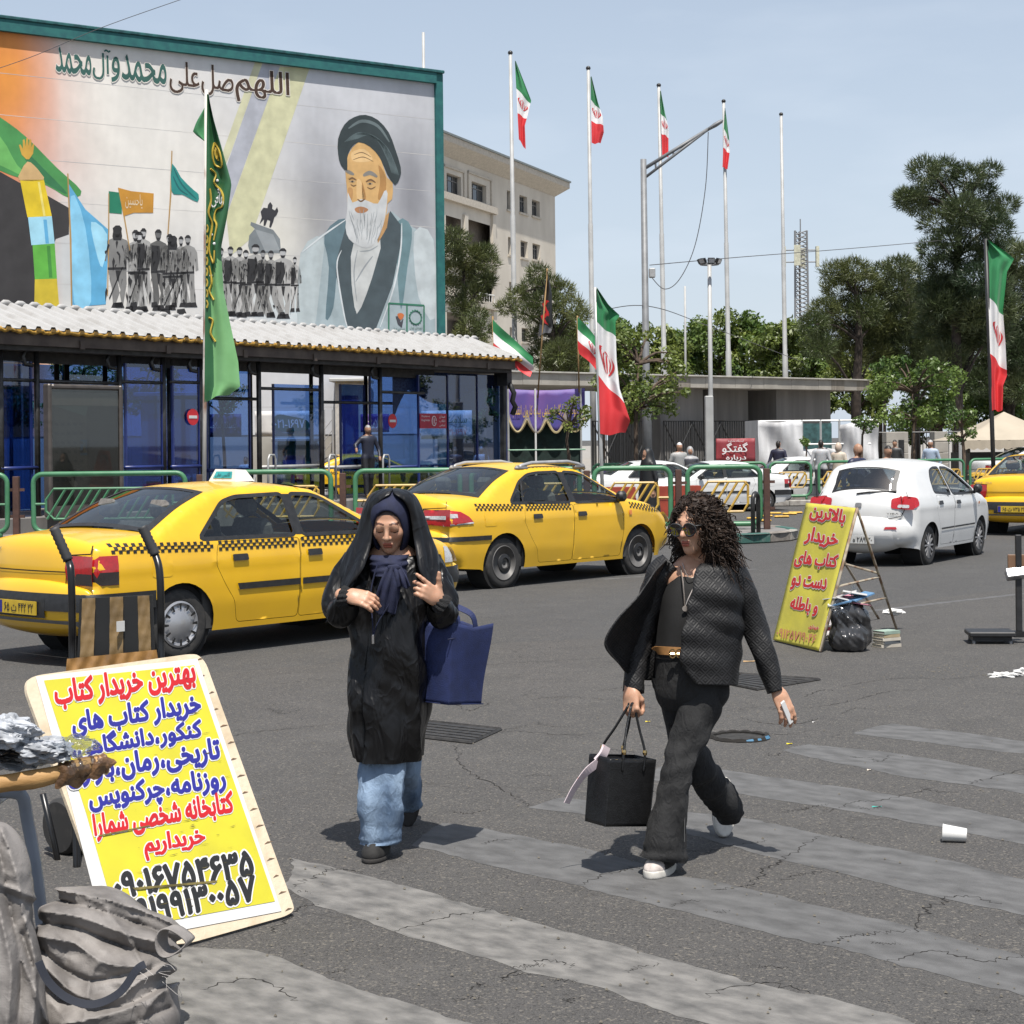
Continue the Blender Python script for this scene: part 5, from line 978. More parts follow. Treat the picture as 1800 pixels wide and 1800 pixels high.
# ------------------------------------------------------------------ trees
def leaves_mesh(name,C,Nn,size,m,parent,shade,asp=.5,mode='leaf'):
    """C centres (n,3), Nn facing normals; quads (leaf) or spikes (needle)"""
    n=len(C);r=RNG.normal(size=(n,3));a=np.cross(Nn,r);a/=np.linalg.norm(a,axis=1)[:,None]+1e-9;b=np.cross(Nn,a);b/=np.linalg.norm(b,axis=1)[:,None]+1e-9;s=size*RNG.uniform(.6,1.3,(n,1))
    if mode=='leaf':V=np.stack([C-a*s,C+b*s*asp+Nn*s*.12,C+a*s,C-b*s*asp+Nn*s*.12],1).reshape(-1,3);Fq=np.arange(4*n).reshape(-1,4);k=4
    else:V=np.stack([C-b*s*asp,C+b*s*asp,C+Nn*s],1).reshape(-1,3);Fq=np.arange(3*n).reshape(-1,3);k=3
    me=bpy.data.meshes.new(name);me.vertices.add(len(V));me.vertices.foreach_set('co',V.astype('f4').ravel());me.loops.add(Fq.size);me.loops.foreach_set('vertex_index',Fq.ravel().astype('i4'));me.polygons.add(len(Fq));me.polygons.foreach_set('loop_start',np.arange(0,Fq.size,k).astype('i4'));me.polygons.foreach_set('loop_total',np.full(len(Fq),k,'i4'));me.update(calc_edges=True)
    at=me.attributes.new('shade','FLOAT','POINT');at.data.foreach_set('value',np.repeat(shade,k).astype('f4'));return link(name,me,m,parent)
def clump_tree(name,label,base,clumps,trunk,m_leafs,bark,group=None,needle=False,per=500,size=.12,twig=True):
    """clumps: list of (x,y,z,rx,ry,rz) local; trunk list of (x,y,z,r)"""
    t=thing(name,label,'tree',base,0,group);MB().tube([p[:3] for p in trunk],[p[3] for p in trunk],9).build('trunk',bark,t,True)
    br=MB();tp=[np.array(p[:3]) for p in trunk]
    for c in clumps:
        e=np.array(c[:3]);d=[np.linalg.norm(e-p)+max(0,p[2]-e[2])*3 for p in tp];s=tp[int(np.argmin(d))];mid=(s+e)/2+np.array((0,0,.12*np.linalg.norm(e-s)));r0=.02+.012*np.linalg.norm(e-s);br.tube(spline([s,mid,e],3),list(np.linspace(r0*1.5,r0*.4,7)),5)
    br.build('limbs',bark,t,True);Cs,Ns,Sh=[],[],[]
    for c in clumps:
        c0=np.array(c[:3]);rr=np.array(c[3:6]);n=int(per*(rr.prod()**(1/3)/.8)**2)+40
        d=RNG.normal(size=(n,3));d/=np.linalg.norm(d,axis=1)[:,None];rad=RNG.uniform(.35,1.12,(n,1))**.6;P=c0+d*rr*rad*(1+.18*wob(d*1.0+c0,5,6)[:,None]);Cs.append(P);up=np.array((0,0,.5))
        Ns.append((d*1.0+up+RNG.normal(size=(n,3))*(.45 if needle else .8)));Sh.append(np.clip(.42+.10*RNG.normal(size=n)+.22*RNG.normal(),0,1))
    C=np.concatenate(Cs);N_=np.concatenate(Ns);N_/=np.linalg.norm(N_,axis=1)[:,None];S_=np.concatenate(Sh)
    o=leaves_mesh('crown',C,N_,size,m_leafs,t,S_,.075 if needle else .5,'needle' if needle else 'leaf');return t
def pine_from_px(label,px_list,depth,trunk_px,m=None,per=1500,base_z=.14,group=None,spread=1.0):
    """clumps given as (px, py, radius_px) on the silhouette; depth jittered"""
    k=depth/F;b=D(trunk_px[0][0],800,depth);b.z=base_z;cl=[]
    for q in px_list:
        p=D(q[0],q[1],depth+RNG.uniform(-1.4,1.4)*spread)-b;r=q[2]*k*1.12;cl.append((p.x,p.y,p.z,r,r*1.05,r*(q[3] if len(q)>3 else .72)))
    tr=[(0,0,0,.20)]+[tuple(D(x,y,depth)-b)+(rr*k,) for x,y,rr in trunk_px]
    return clump_tree('pine_tree',label,b,cl,tr,m or m_pine,m_barkd,group,True,int(per*2.1),.21)
def fill(cx,cy,rx,ry,n,r0,r1):
    out=[]
    for _ in range(n*4):
        if len(out)>=n:break
        a=RNG.uniform(0,6.28);q=RNG.uniform(0,1)**.5;out.append((cx+rx*q*math.cos(a),cy+ry*q*math.sin(a),RNG.uniform(r0,r1)))
    return out
pine_from_px('tall pine with an open layered top rising above the other pines',[(1600,350,24),(1625,300,26),(1660,300,26),(1640,340,30),(1700,310,26),(1720,340,28),(1740,300,18),(1690,370,32),(1610,360,22),(1590,345,16),(1650,390,28),(1735,380,30),(1770,360,20),(1755,400,24),(1710,400,30),(1665,420,20),(1640,440,24),(1700,450,30),(1740,440,24),(1660,470,30),(1720,490,34),(1680,520,34),(1640,510,26),(1750,500,28)]+fill(1695,560,65,80,14,26,36),70,[(1684,700,9),(1680,560,8),(1683,450,6),(1690,380,4)],per=1500)
pine_from_px('broad light green pine beside the gate canopy end',[(1470,480,24),(1500,475,26),(1480,510,30),(1520,500,28),(1450,545,26),(1430,570,24),(1480,555,32),(1520,545,30),(1550,520,26),(1460,590,30),(1510,590,34),(1550,570,30),(1540,620,30),(1490,630,30),(1440,610,24)],74,[(1505,700,9),(1510,600,7),(1505,520,4)],m_pinel,1400)
pine_from_px('dark dense pine filling the middle of the pine group',[(1550,480,22),(1580,470,24),(1600,480,24),(1575,510,28),(1610,520,30),(1590,560,32),(1625,565,32),(1560,590,28),(1600,610,34),(1640,600,34),(1580,640,30),(1620,650,34),(1665,640,34),(1690,590,32)],76,[(1610,720,8),(1605,600,6),(1590,500,4)],None,1400)
pine_from_px('pine behind the dark pole flag above the far taxi',[(1770,440,26),(1800,450,30),(1760,480,28),(1790,500,32),(1820,490,30),(1770,540,34),(1800,560,34),(1760,590,34),(1790,620,36),(1740,560,30),(1730,620,34),(1760,660,36),(1800,680,36),(1830,600,36),(1720,670,30)],77,[(1775,740,9),(1775,600,7),(1780,480,4)],None,1400)
pine_from_px('round pine beside the teal frame of the mural',[(800,420,22),(790,445,24),(825,450,24),(850,445,20),(860,460,16),(800,480,28),(840,485,24),(795,510,26),(830,520,22),(855,495,16),(812,540,18)],72,[(812,700,6),(815,560,5),(815,470,3)],m_pinel,1400)
pine_from_px('young pine low behind the end of the shelter roof',[(840,555,16),(825,575,18),(850,580,16),(812,590,14),(835,600,20)],68,[(835,720,4),(835,580,3)],m_pinel,1300)
pine_from_px('wide pine between two flagpoles in front of the office block',[(945,480,18),(965,500,20),(935,510,22),(910,520,16),(890,540,16),(960,530,26),(990,510,18),(1005,540,22),(1020,555,16),(930,550,22),(975,565,26),(955,590,26),(1000,590,24),(985,620,28),(1020,620,20),(950,625,22),(1010,650,20),(975,650,24)],69,[(975,720,6),(975,600,5),(958,510,3)],m_pinel,1300)
def broad_px(label,cx,cy,rx,ry,depth,n,r0,r1,m,trunk,per=420,size=.11,name='leafy_tree',group=None,base_z=.14,extra=()):
    k=depth/F;b=D(trunk[0][0],800,depth);b.z=base_z;cl=[]
    for x,y,r in fill(cx,cy,rx,ry,n,r0,r1)+list(extra):
        p=D(x,y,depth+RNG.uniform(-1,1)*rx*k*.8)-b;q=r*k;cl.append((p.x,p.y,p.z,q,q,q*.85))
    tr=[(0,0,0,trunk[0][2]*k)]+[tuple(D(x,y,depth)-b)+(r*k,) for x,y,r in trunk];return clump_tree(name,label,b,cl,tr,m,m_bark,group,False,int(per*1.9),size*.72)
broad_px('leafy street tree behind the long banner flag',1122,660,74,78,46,46,14,24,m_leafy,[(1118,800,4),(1118,720,3.5),(1122,640,2.5)],300,.085,extra=[(1190,640,12),(1205,690,10),(1060,680,14),(1085,600,12),(1140,590,12),(1180,720,14)])
broad_px('slender tree beside the blue banner stall',1000,725,32,26,47,9,8,14,m_leafy,[(1000,800,3),(996,775,2.5),(1000,750,2)],240,.075,extra=[(970,735,9),(1030,720,9)])
BT=[(1005,620,26,50),(1060,610,40,45),(1150,615,40,40),(1215,610,40,42),(1265,600,40,40),(1320,610,40,45),(1370,615,40,42),(1425,620,35,45)]
for k,(cx,cy,rx,ry) in enumerate(BT):broad_px('light green tree in the row behind the gate canopy',cx,cy+6,rx+12,ry+8,90+RNG.uniform(-3,3),26,15,23,m_leaf if k%2 else m_leafy,[(cx,720,4),(cx,650,3),(cx+2,610,2)],240,.17,group='trees behind the gate canopy')
broad_px('bright green tree in front of the dark pines',1610,690,75,65,64,30,15,24,m_leaf,[(1605,800,4),(1608,740,3.5),(1605,690,2.5)],330,.11,extra=[(1660,710,16),(1560,680,16),(1640,640,14),(1590,635,14)])
broad_px('small bright tree next to the gate canopy end',1555,670,30,35,66,10,12,18,m_leaf,[(1555,800,3),(1555,700,2.5)],300,.11)
broad_px('crooked young tree in front of the beige tent',1690,745,28,32,53,10,9,14,m_leaf,[(1695,800,3),(1692,770,2.5),(1690,750,2)],240,.08)
broad_px('little feathery tree in front of the white stall',1522,745,22,10,50,8,7,11,m_leaf,[(1515,800,2.2),(1516,765,1.8),(1520,748,1.4)],220,.07)
broad_px('tiny sapling before the closed end of the white stall',1412,778,10,8,50,5,5,8,m_leaf,[(1417,810,1.6),(1418,790,1.2)],180,.06)
broad_px('shrubby tree between the poster case and the mural wall',130,668,55,38,44,16,14,22,m_leafy,[(120,800,4),(125,720,3)],260,.09)
broad_px('leafy tree growing behind the shelter poster case',250,680,60,45,45,18,14,22,m_leaf,[(255,800,4),(250,720,3)],260,.09)
broad_px('leafy tree seen through blue glass by the flag pole',385,690,36,40,45.5,12,12,18,m_leaf,[(395,810,3),(390,730,2.5)],240,.085)
broad_px('leafy tree behind the blue glass beside the poster case',20,720,45,45,43,14,13,20,m_leaf,[(20,810,3.5),(20,750,3)],240,.085)
broad_px('small tree seen through the last shelter bay',852,715,20,34,52,8,10,14,m_leaf,[(855,810,3),(853,750,2)],220,.085)
broad_px('hedge like green tree behind the iron gates',1310,740,40,40,84,12,14,20,m_leafy,[(1310,790,4),(1310,750,3)],240,.15)
broad_px('low green tree behind the gate columns',1385,740,30,40,85,10,14,18,m_leaf,[(1385,790,4),(1385,750,3)],240,.15)
broad_px('distant tree beyond the stone fence piers',1700,700,60,60,82,16,16,24,m_leaf,[(1700,790,5),(1700,730,4)],260,.16)
broad_px('wide green tree filling the gap below the pines',1500,690,60,50,80,20,18,26,m_leafy,[(1500,790,5),(1500,730,4)],260,.16)
broad_px('dense green tree behind the beige tent',1770,705,60,60,80,22,18,26,m_leaf,[(1770,790,5),(1770,730,4)],260,.16)
broad_px('green tree between the stone piers and the pines',1640,740,60,40,78,16,16,24,m_leafy,[(1640,795,5),(1640,760,4)],260,.15)
pine_from_px('dark pine rising behind the bright green tree',fill(1650,560,60,70,16,24,34),82,[(1650,720,7),(1650,600,5),(1650,520,3)],None,900)
pine_from_px('dark low pine behind the gate canopy end',fill(1545,600,45,50,12,22,30),84,[(1545,720,6),(1545,640,4),(1545,580,3)],None,900)
pine_from_px('dark pine standing behind the beige tent',fill(1790,640,50,60,14,26,36),84,[(1790,740,6),(1790,660,4),(1790,600,3)],None,900)
# ------------------------------------------------------------------ cars
def circ(cx,cz,r,a0,a1,n=16):return [(cx+r*math.cos(R_(a0+(a1-a0)*k/n)),cz+r*math.sin(R_(a0+(a1-a0)*k/n))) for k in range(n+1)]
def grow(poly,d):
    P=[np.array(p,float) for p in poly];n=len(P);out=[];area=sum(P[i][0]*P[(i+1)%n][1]-P[(i+1)%n][0]*P[i][1] for i in range(n));s=1 if area>0 else -1
    for i in range(n):
        a=P[i]-P[i-1];b=P[(i+1)%n]-P[i];a/=np.linalg.norm(a)+1e-9;b/=np.linalg.norm(b)+1e-9;na=np.array((a[1],-a[0]));nb=np.array((b[1],-b[0]));m=na+nb;m/=np.linalg.norm(m)+1e-9;out.append(tuple(P[i]+s*m*d/max(.5,m@na)))
    return out
def rounded(poly,r=.05,n=4):
    P=[np.array(p,float) for p in poly];out=[];k=len(P)
    for i in range(k):
        a,b,c=P[i-1],P[i],P[(i+1)%k];u=a-b;v=c-b;d=min(r,np.linalg.norm(u)*.45,np.linalg.norm(v)*.45);u=u/np.linalg.norm(u)*d;v=v/np.linalg.norm(v)*d
        for j in range(n+1):t=j/n;out.append(tuple((b+u)*(1-t)**2+2*b*t*(1-t)+(b+v)*t*t))
    return out
def make_car(name,label,cat,S,paint,loc,yaw,group=None):
    root=thing(name,label,cat,loc,yaw,group);ra=S['ra'];fa=S['fa'];wr=S['wr'];HW=S['W']/2
    segs=[];prof=[]
    for sname,pts,bow in S['prof']:
        q=spline(pts,5) if len(pts)>2 else [tuple(p) for p in spline(pts,3)];segs.append((sname,q,bow));prof+=q if not prof else q[1:]
    PR=np.array(prof)
    def width(x):return np.interp(x,S['plan'][0],S['plan'][1])
    def skin(Q,off=0.0):
        Q=np.asarray(Q,float).reshape(-1,2);x,z=Q[:,0],Q[:,1];y=width(x)+np.interp(z,S['vert'][0],S['vert'][1])
        A=PR[:-1];B=PR[1:];d=np.full(len(Q),9.)
        for a,b in zip(A,B):
            ab=b-a;t=np.clip(((Q-a)@ab)/max(ab@ab,1e-9),0,1);d=np.minimum(d,np.linalg.norm(Q-a-t[:,None]*ab,axis=1))
        r=np.interp(x,[0,.25,.6,S['L']-.7,S['L']-.3,S['L']],[S['rr'],S['rr'],.075,.075,S['rf'],S['rf']]);e=np.clip(r-d,0,r);y=y-(r-np.sqrt(np.maximum(r*r-e*e,0)))
        cx=S.get('crease')
        if cx is not None:y=y+.008*np.exp(-((z-cx)/.03)**2)
        if S.get('dent'):y=y+S['dent']*(wob(np.c_[x,z,x*0],5,6,3)+.6*np.clip(1-2.2*np.abs(wob(np.c_[x*.5,z*1.6,x*0],7,6,9)),0,1))*np.exp(-((z-.52)/.2)**2)*(x>1.1)*(x<3.3)
        return np.c_[x-ra,-(y+off),z]
    def mirror(V):W_=V.copy();W_[:,1]*=-1;return W_
    def side_panel(nm,outer,holes,m,off=0.0,step=.055,parent=root,both=True,smooth=True,extra=None):
        V,Fc=poly_cdt(outer,holes,step,extra=extra);P=skin(V,off);o=np_obj(nm,P,[f for f in Fc],m,parent,smooth) if Fc else None
        if both and Fc:o2=np_obj(nm,mirror(P),[f[::-1] for f in Fc],m,parent,smooth);return o,o2
        return o,None
    bot=S['bot'];arch=lambda cx:circ(cx,wr,wr*S.get('ar',1.17),180,0,14);xr0,xf1=prof[0],prof[-1]
    def archpts(cx):
        R2=wr*S.get('ar',1.17);zb=bot;an=math.degrees(math.asin(max(-1,min(1,(zb-wr)/R2))));return circ(cx,wr,R2,-an if False else an,180-an,18)
    outline=[tuple(p) for p in prof];AF=archpts(fa);ARr=archpts(ra)
    outline+=[(AF[0][0]+.25 if AF[0][0]+.25<xf1[0] else AF[0][0]+.05,bot)]+AF+[(AF[-1][0]-.02,bot),(ARr[0][0]+.02,bot)]+ARr+[(ARr[-1][0]-.05,bot+.02)]
    ex=[]
    t=np.gradient(PR,axis=0);t/=np.linalg.norm(t,axis=1)[:,None]+1e-9;nrm=np.c_[t[:,1],-t[:,0]]
    for d in (.006,.02,.04,.065):ex+=[tuple(p) for p in (PR+nrm*d)]
    wins=[rounded(w,.05) for w in S['win']];doors=[rounded(d,.04) for d in S['door']]
    ingap=[grow(d,.005) for d in doors]
    holes=wins+ingap
    side_panel('body_side',outline,holes,paint,extra=ex)
    for k,d in enumerate(doors):
        nm='rear_door' if k==0 else 'front_door';o,o2=side_panel(nm,d,[],paint,-.001)
        hx,hz=S['handle'][k];hp=[(hx-.085,hz-.028),(hx+.085,hz-.028),(hx+.085,hz+.028),(hx-.085,hz+.028)];side_panel('handle',rounded(hp,.015),[],S.get('handle_m',m_blackpl),.012,parent=o)
    side_panel('door_gap_liner',[(min(p[0] for d in doors for p in d)-.03,bot+.02),(max(p[0] for d in doors for p in d)+.03,bot+.02),(max(p[0] for d in doors for p in d)+.03,S['belt']-.0),(min(p[0] for d in doors for p in d)-.03,S['belt']-.0)],[],m_under,-.02,.12)
    for k,w in enumerate(wins):
        side_panel('side_window',grow(w,.004),[],m_glass,-.014,.12);side_panel('window_trim',grow(w,.022),[grow(w,-.012)],m_blackpl,.003,.12)
    for w in S.get('pillar',[]):side_panel('pillar_trim',w,[],m_blackpl,.004,.12)
    def across(q,bow,n=15,tr=None):
        q=np.array(q);e=skin(q);w=-e[:,1];t=np.gradient(q,axis=0);t/=np.linalg.norm(t,axis=1)[:,None]+1e-9;nn=np.c_[-t[:,1],t[:,0]];b=np.interp(np.linspace(0,1,len(q)),np.linspace(0,1,len(bow)),bow);rows=[]
        for i in range(len(q)):
            for j in range(n):
                k=-1+2*j/(n-1);k=math.copysign(abs(k)**.85,k);c=b[i]*(1-abs(k)**2.2);rows.append((q[i,0]+nn[i,0]*c-ra,w[i]*k,q[i,1]+nn[i,1]*c))
        return np.array(rows),[(i*n+j,(i+1)*n+j,(i+1)*n+j+1,i*n+j+1) for i in range(len(q)-1) for j in range(n-1)]
    names=dict(rear_bumper='rear_bumper',tail='boot_lid',deck='boot_deck',rear_window='rear_window',roof='roof',windscreen='windscreen',hood='bonnet',nose='grille_panel',front_bumper='front_bumper')
    for sname,q,bow in segs:
        V,Fc=across(q,bow);m={'rear_window':m_glassd,'windscreen':m_glass}.get(sname,S.get('m_'+sname,paint));np_obj(names[sname],V,Fc,m,root)
        if sname in ('rear_window','windscreen'):
            n=15;V2=V.copy();nq=len(q);f2=[]
            for i in range(nq-1):
                for j in range(n-1):
                    if i in (0,nq-2) or j in (0,n-2):f2.append((i*n+j,(i+1)*n+j,(i+1)*n+j+1,i*n+j+1))
            V2[:,2]+=.003;np_obj('window_rubber',V2,f2,m_blackpl,root)
    def rear_map(y,z,off=.006,front=False):
        pts=PR[:int(len(PR)*.36)] if not front else PR[int(len(PR)*.66):];zs=pts[:,1];o=np.argsort(zs);x=np.interp(z,zs[o],pts[o][:,0]);w=max(.3,-skin([(x,z)])[0,1]);bw=S['rbow'] if not front else S['fbow']
        c=bw*(1-min(1,abs(y/w))**2.2);return (x-ra+(c+off if front else -(c+off)),y,z)
    def rear_panel(nm,poly,m,off=.006,parent=root,both=True,step=.06,front=False):
        V,Fc=poly_cdt(poly,(),step);o=None
        for sg in ((1,-1) if both else (1,)):o=np_obj(nm,[rear_map(sg*v[0],v[1],off,front) for v in V],[f[::-1] if (sg>0)!=front else f for f in Fc],m,parent)
        return o
    for (nm,poly,m,off) in S['rear']:rear_panel(nm,poly,m,off)
    for (nm,poly,m,off) in S.get('rearc',[]):rear_panel(nm,poly,m,off,both=False)
    for (nm,poly,m,off) in S.get('sidep',[]):side_panel(nm,poly,[],m,off,.08)
    for (nm,poly,m,off) in S.get('frontp',[]):rear_panel(nm,poly,m,off,front=True)
    for s,y0,y1,z0,z1,mm in S.get('reartext',[]):
        mb=MB();text_on(mb,s,lambda q,r,m_:rear_map(y0+(y1-y0)*q,z0+(z1-z0)*r,.012),.0,rows=10,persian=False);mb.build('badge',mm,root)
    if S.get('seamz'):
        for (pts) in S['seamz']:MB().tube([rear_map(y,z,.001) for y,z in pts],.006,4).build('shut_line',m_under,root)
    pz=S['plate_z'];p=rear_map(0,pz,.015);pm_=S.get('plate_m') or mat('plate_white',(.6,.6,.58),r=.5);pl=MB().box((p[0]-.012,-.26,pz-.055),(p[0],.26,pz+.055)).build('number_plate',pm_,root)
    mb=MB();text_on(mb,S['plate'],lambda q,r,m_:(p[0]-.016,.17-.40*q,pz-.035+.07*r),.02,rows=16);tag(mb.build('plate_digits',m_txtblk,pl),kind='stuff');MB().box((p[0]-.015,.205,pz-.05),(p[0]-.013,.255,pz+.05)).build('plate_band',m_blue,pl)
    for x in (0.0,fa-ra):
        for sg in (-1,1):
            yw=sg*(width(x+ra)-.055);M=trs(x,yw,wr)@rot('X',90 if sg<0 else -90)
            w=MB().lathe([(wr*.66,-.17),(wr*.93,-.18),(wr,-.155),(wr*1.0,-.02),(wr*.96,.004),(wr*.86,.016),(wr*.68,.008),(wr*.66,-.03)],36,M).build('wheel',m_rubber,root,True,50)
            if S['wheel']=='cover':
                MB().lathe([(wr*.66,-.02),(wr*.655,.012),(wr*.60,.020),(wr*.52,.004),(wr*.38,.014),(wr*.30,.030),(0,.034)],36,M).build('hubcap',m_alloy,w,True,40);q=MB()
                for k in range(12):an=2*math.pi*k/12;q.add([M@Vector((wr*r_*math.cos(an+da),wr*r_*math.sin(an+da),.024)) for r_,da in ((.42,-.06),(.60,-.07),(.60,.07),(.42,.06))],[(0,1,2,3)])
                q.build('hubcap_slots',m_under,w)
            elif S['wheel']=='steel':
                MB().lathe([(wr*.70,-.02),(wr*.69,.010),(wr*.62,.004),(wr*.58,-.04),(wr*.40,-.012),(wr*.36,.02),(wr*.22,.03),(wr*.20,.01),(0,.012)],32,M).build('rim',m_steel,w,True,40);MB().lathe([(wr*.70,.011),(wr*.665,.018),(wr*.66,.004)],32,M).build('rim_edge',mat('rim_grey',(.16,.155,.15),r=.5,m=.3),w,True)
            else:
                MB().lathe([(wr*.70,-.05),(wr*.69,.012),(wr*.64,.006),(wr*.60,-.07),(0,-.06)],32,M).build('rim',m_steel,w,True,40)
                for k in range(12):
                    an=2*math.pi*k/12;Mk=M@Matrix.Rotation(an,4,'Z');MB().box((wr*.14,-.011,-.02),(wr*.66,.011,.006),M=Mk).build('spoke',m_alloy,w)
                MB().lathe([(wr*.19,-.02),(wr*.17,.012),(0,.014)],16,M).build('hub',m_alloy,w,True,40)
            MB().lathe([(wr*1.16,-.30),(wr*1.16,-.02)],24,M).build('wheel_housing',m_under,root)
    xr,xf=prof[0][0]-ra,prof[-1][0]-ra;zb=bot
    MB().box((xr+.25,-HW+.16,zb-.0),(xf-.2,HW-.16,zb+.12)).build('underbody',m_under,root);MB().box((.25,-HW+.06,zb+.02),(fa-ra-.25,HW-.06,S['belt']-.16)).build('cabin_tub',m_int,root);MB().box((xr+.16,-HW+.22,zb+.13),(.25,HW-.22,S['belt']-.10)).build('boot_tub',m_int,root)
    cx0=S['seat']-ra
    for (x,sgs) in ((cx0,(0,)),(cx0+.95,(-1,1))):
        for sg in sgs:
            w2=.58 if sg==0 else .25;y=sg*.36;q=MB();q.box((x,y-w2,S['belt']-.45),(x+.5,y+w2,S['belt']-.30),bev=.05);q.build('seat',m_seat,root);MB().box((-.07,-w2,0),(.07,w2,.58),M=trs(x,y,S['belt']-.42)@rot('Y',-14),bev=.06).build('seat_back',m_seat,root)
            for yy in ((y,) if sg else (-.36,.36)):MB().box((-.05,-.13,0),(.05,.13,.17),M=trs(x-.17,yy,S['belt']+.17)@rot('Y',-14),bev=.045).build('headrest',m_seat,root)
    dx=S['dash']-ra;MB().box((dx-.1,-HW+.14,S['belt']-.3),(dx+.45,HW-.14,S['belt']-.06),bev=.08).build('dashboard',m_int,root)
    MB().tube([(dx-.18+.05*math.sin(a),.36+.17*math.cos(a),S['belt']-.02+.16*math.sin(a)) for a in np.linspace(0,6.28,17)[:-1]],.016,6,closed=True).build('steering_wheel',m_blackpl,root,True)
    MB().box((xr+.35 if S.get('sedan') else xr+.3,-HW+.2,S['belt']-.10),(cx0-.1,HW-.2,S['belt']-.085)).build('parcel_shelf',m_int,root)
    mx,mz=S['mirror']
    for sg in (-1,1):
        y=-skin([(mx,mz)])[0,1]*sg;m_=MB().box((-.07,-.10 if sg<0 else -.02,-.06),(.07,.02 if sg<0 else .10,.075),M=trs(mx-ra,y+sg*.07,mz+.04),bev=.035).build('door_mirror',m_blackpl,root,True,40);MB().box((-.03,-.06,-.03),(.03,.06,.02),M=trs(mx-ra,y+sg*.01,mz-.005),bev=.01).build('mirror_stalk',m_blackpl,m_)
    if S.get('check'):
        q=MB();c=S['check'];sq=c['s']
        for x0,x1,za,zb_ in c['runs']:
            n=int((x1-x0)/sq)
            for i in range(n):
                for r in range(c['rows']):
                    if (i+r)%2:continue
                    x=x0+i*sq;z=za+(zb_-za)*(i/n)+r*sq*.8;P=skin([(x,z),(x+sq,z),(x+sq,z+sq*.8),(x,z+sq*.8)],.004);q.add([tuple(p) for p in P],[(0,1,2,3)]);q.add([tuple(p) for p in mirror(P)],[(3,2,1,0)])
        tag(q.build('checker_band',m_black,root),kind='stuff')
    return root,skin,rear_map
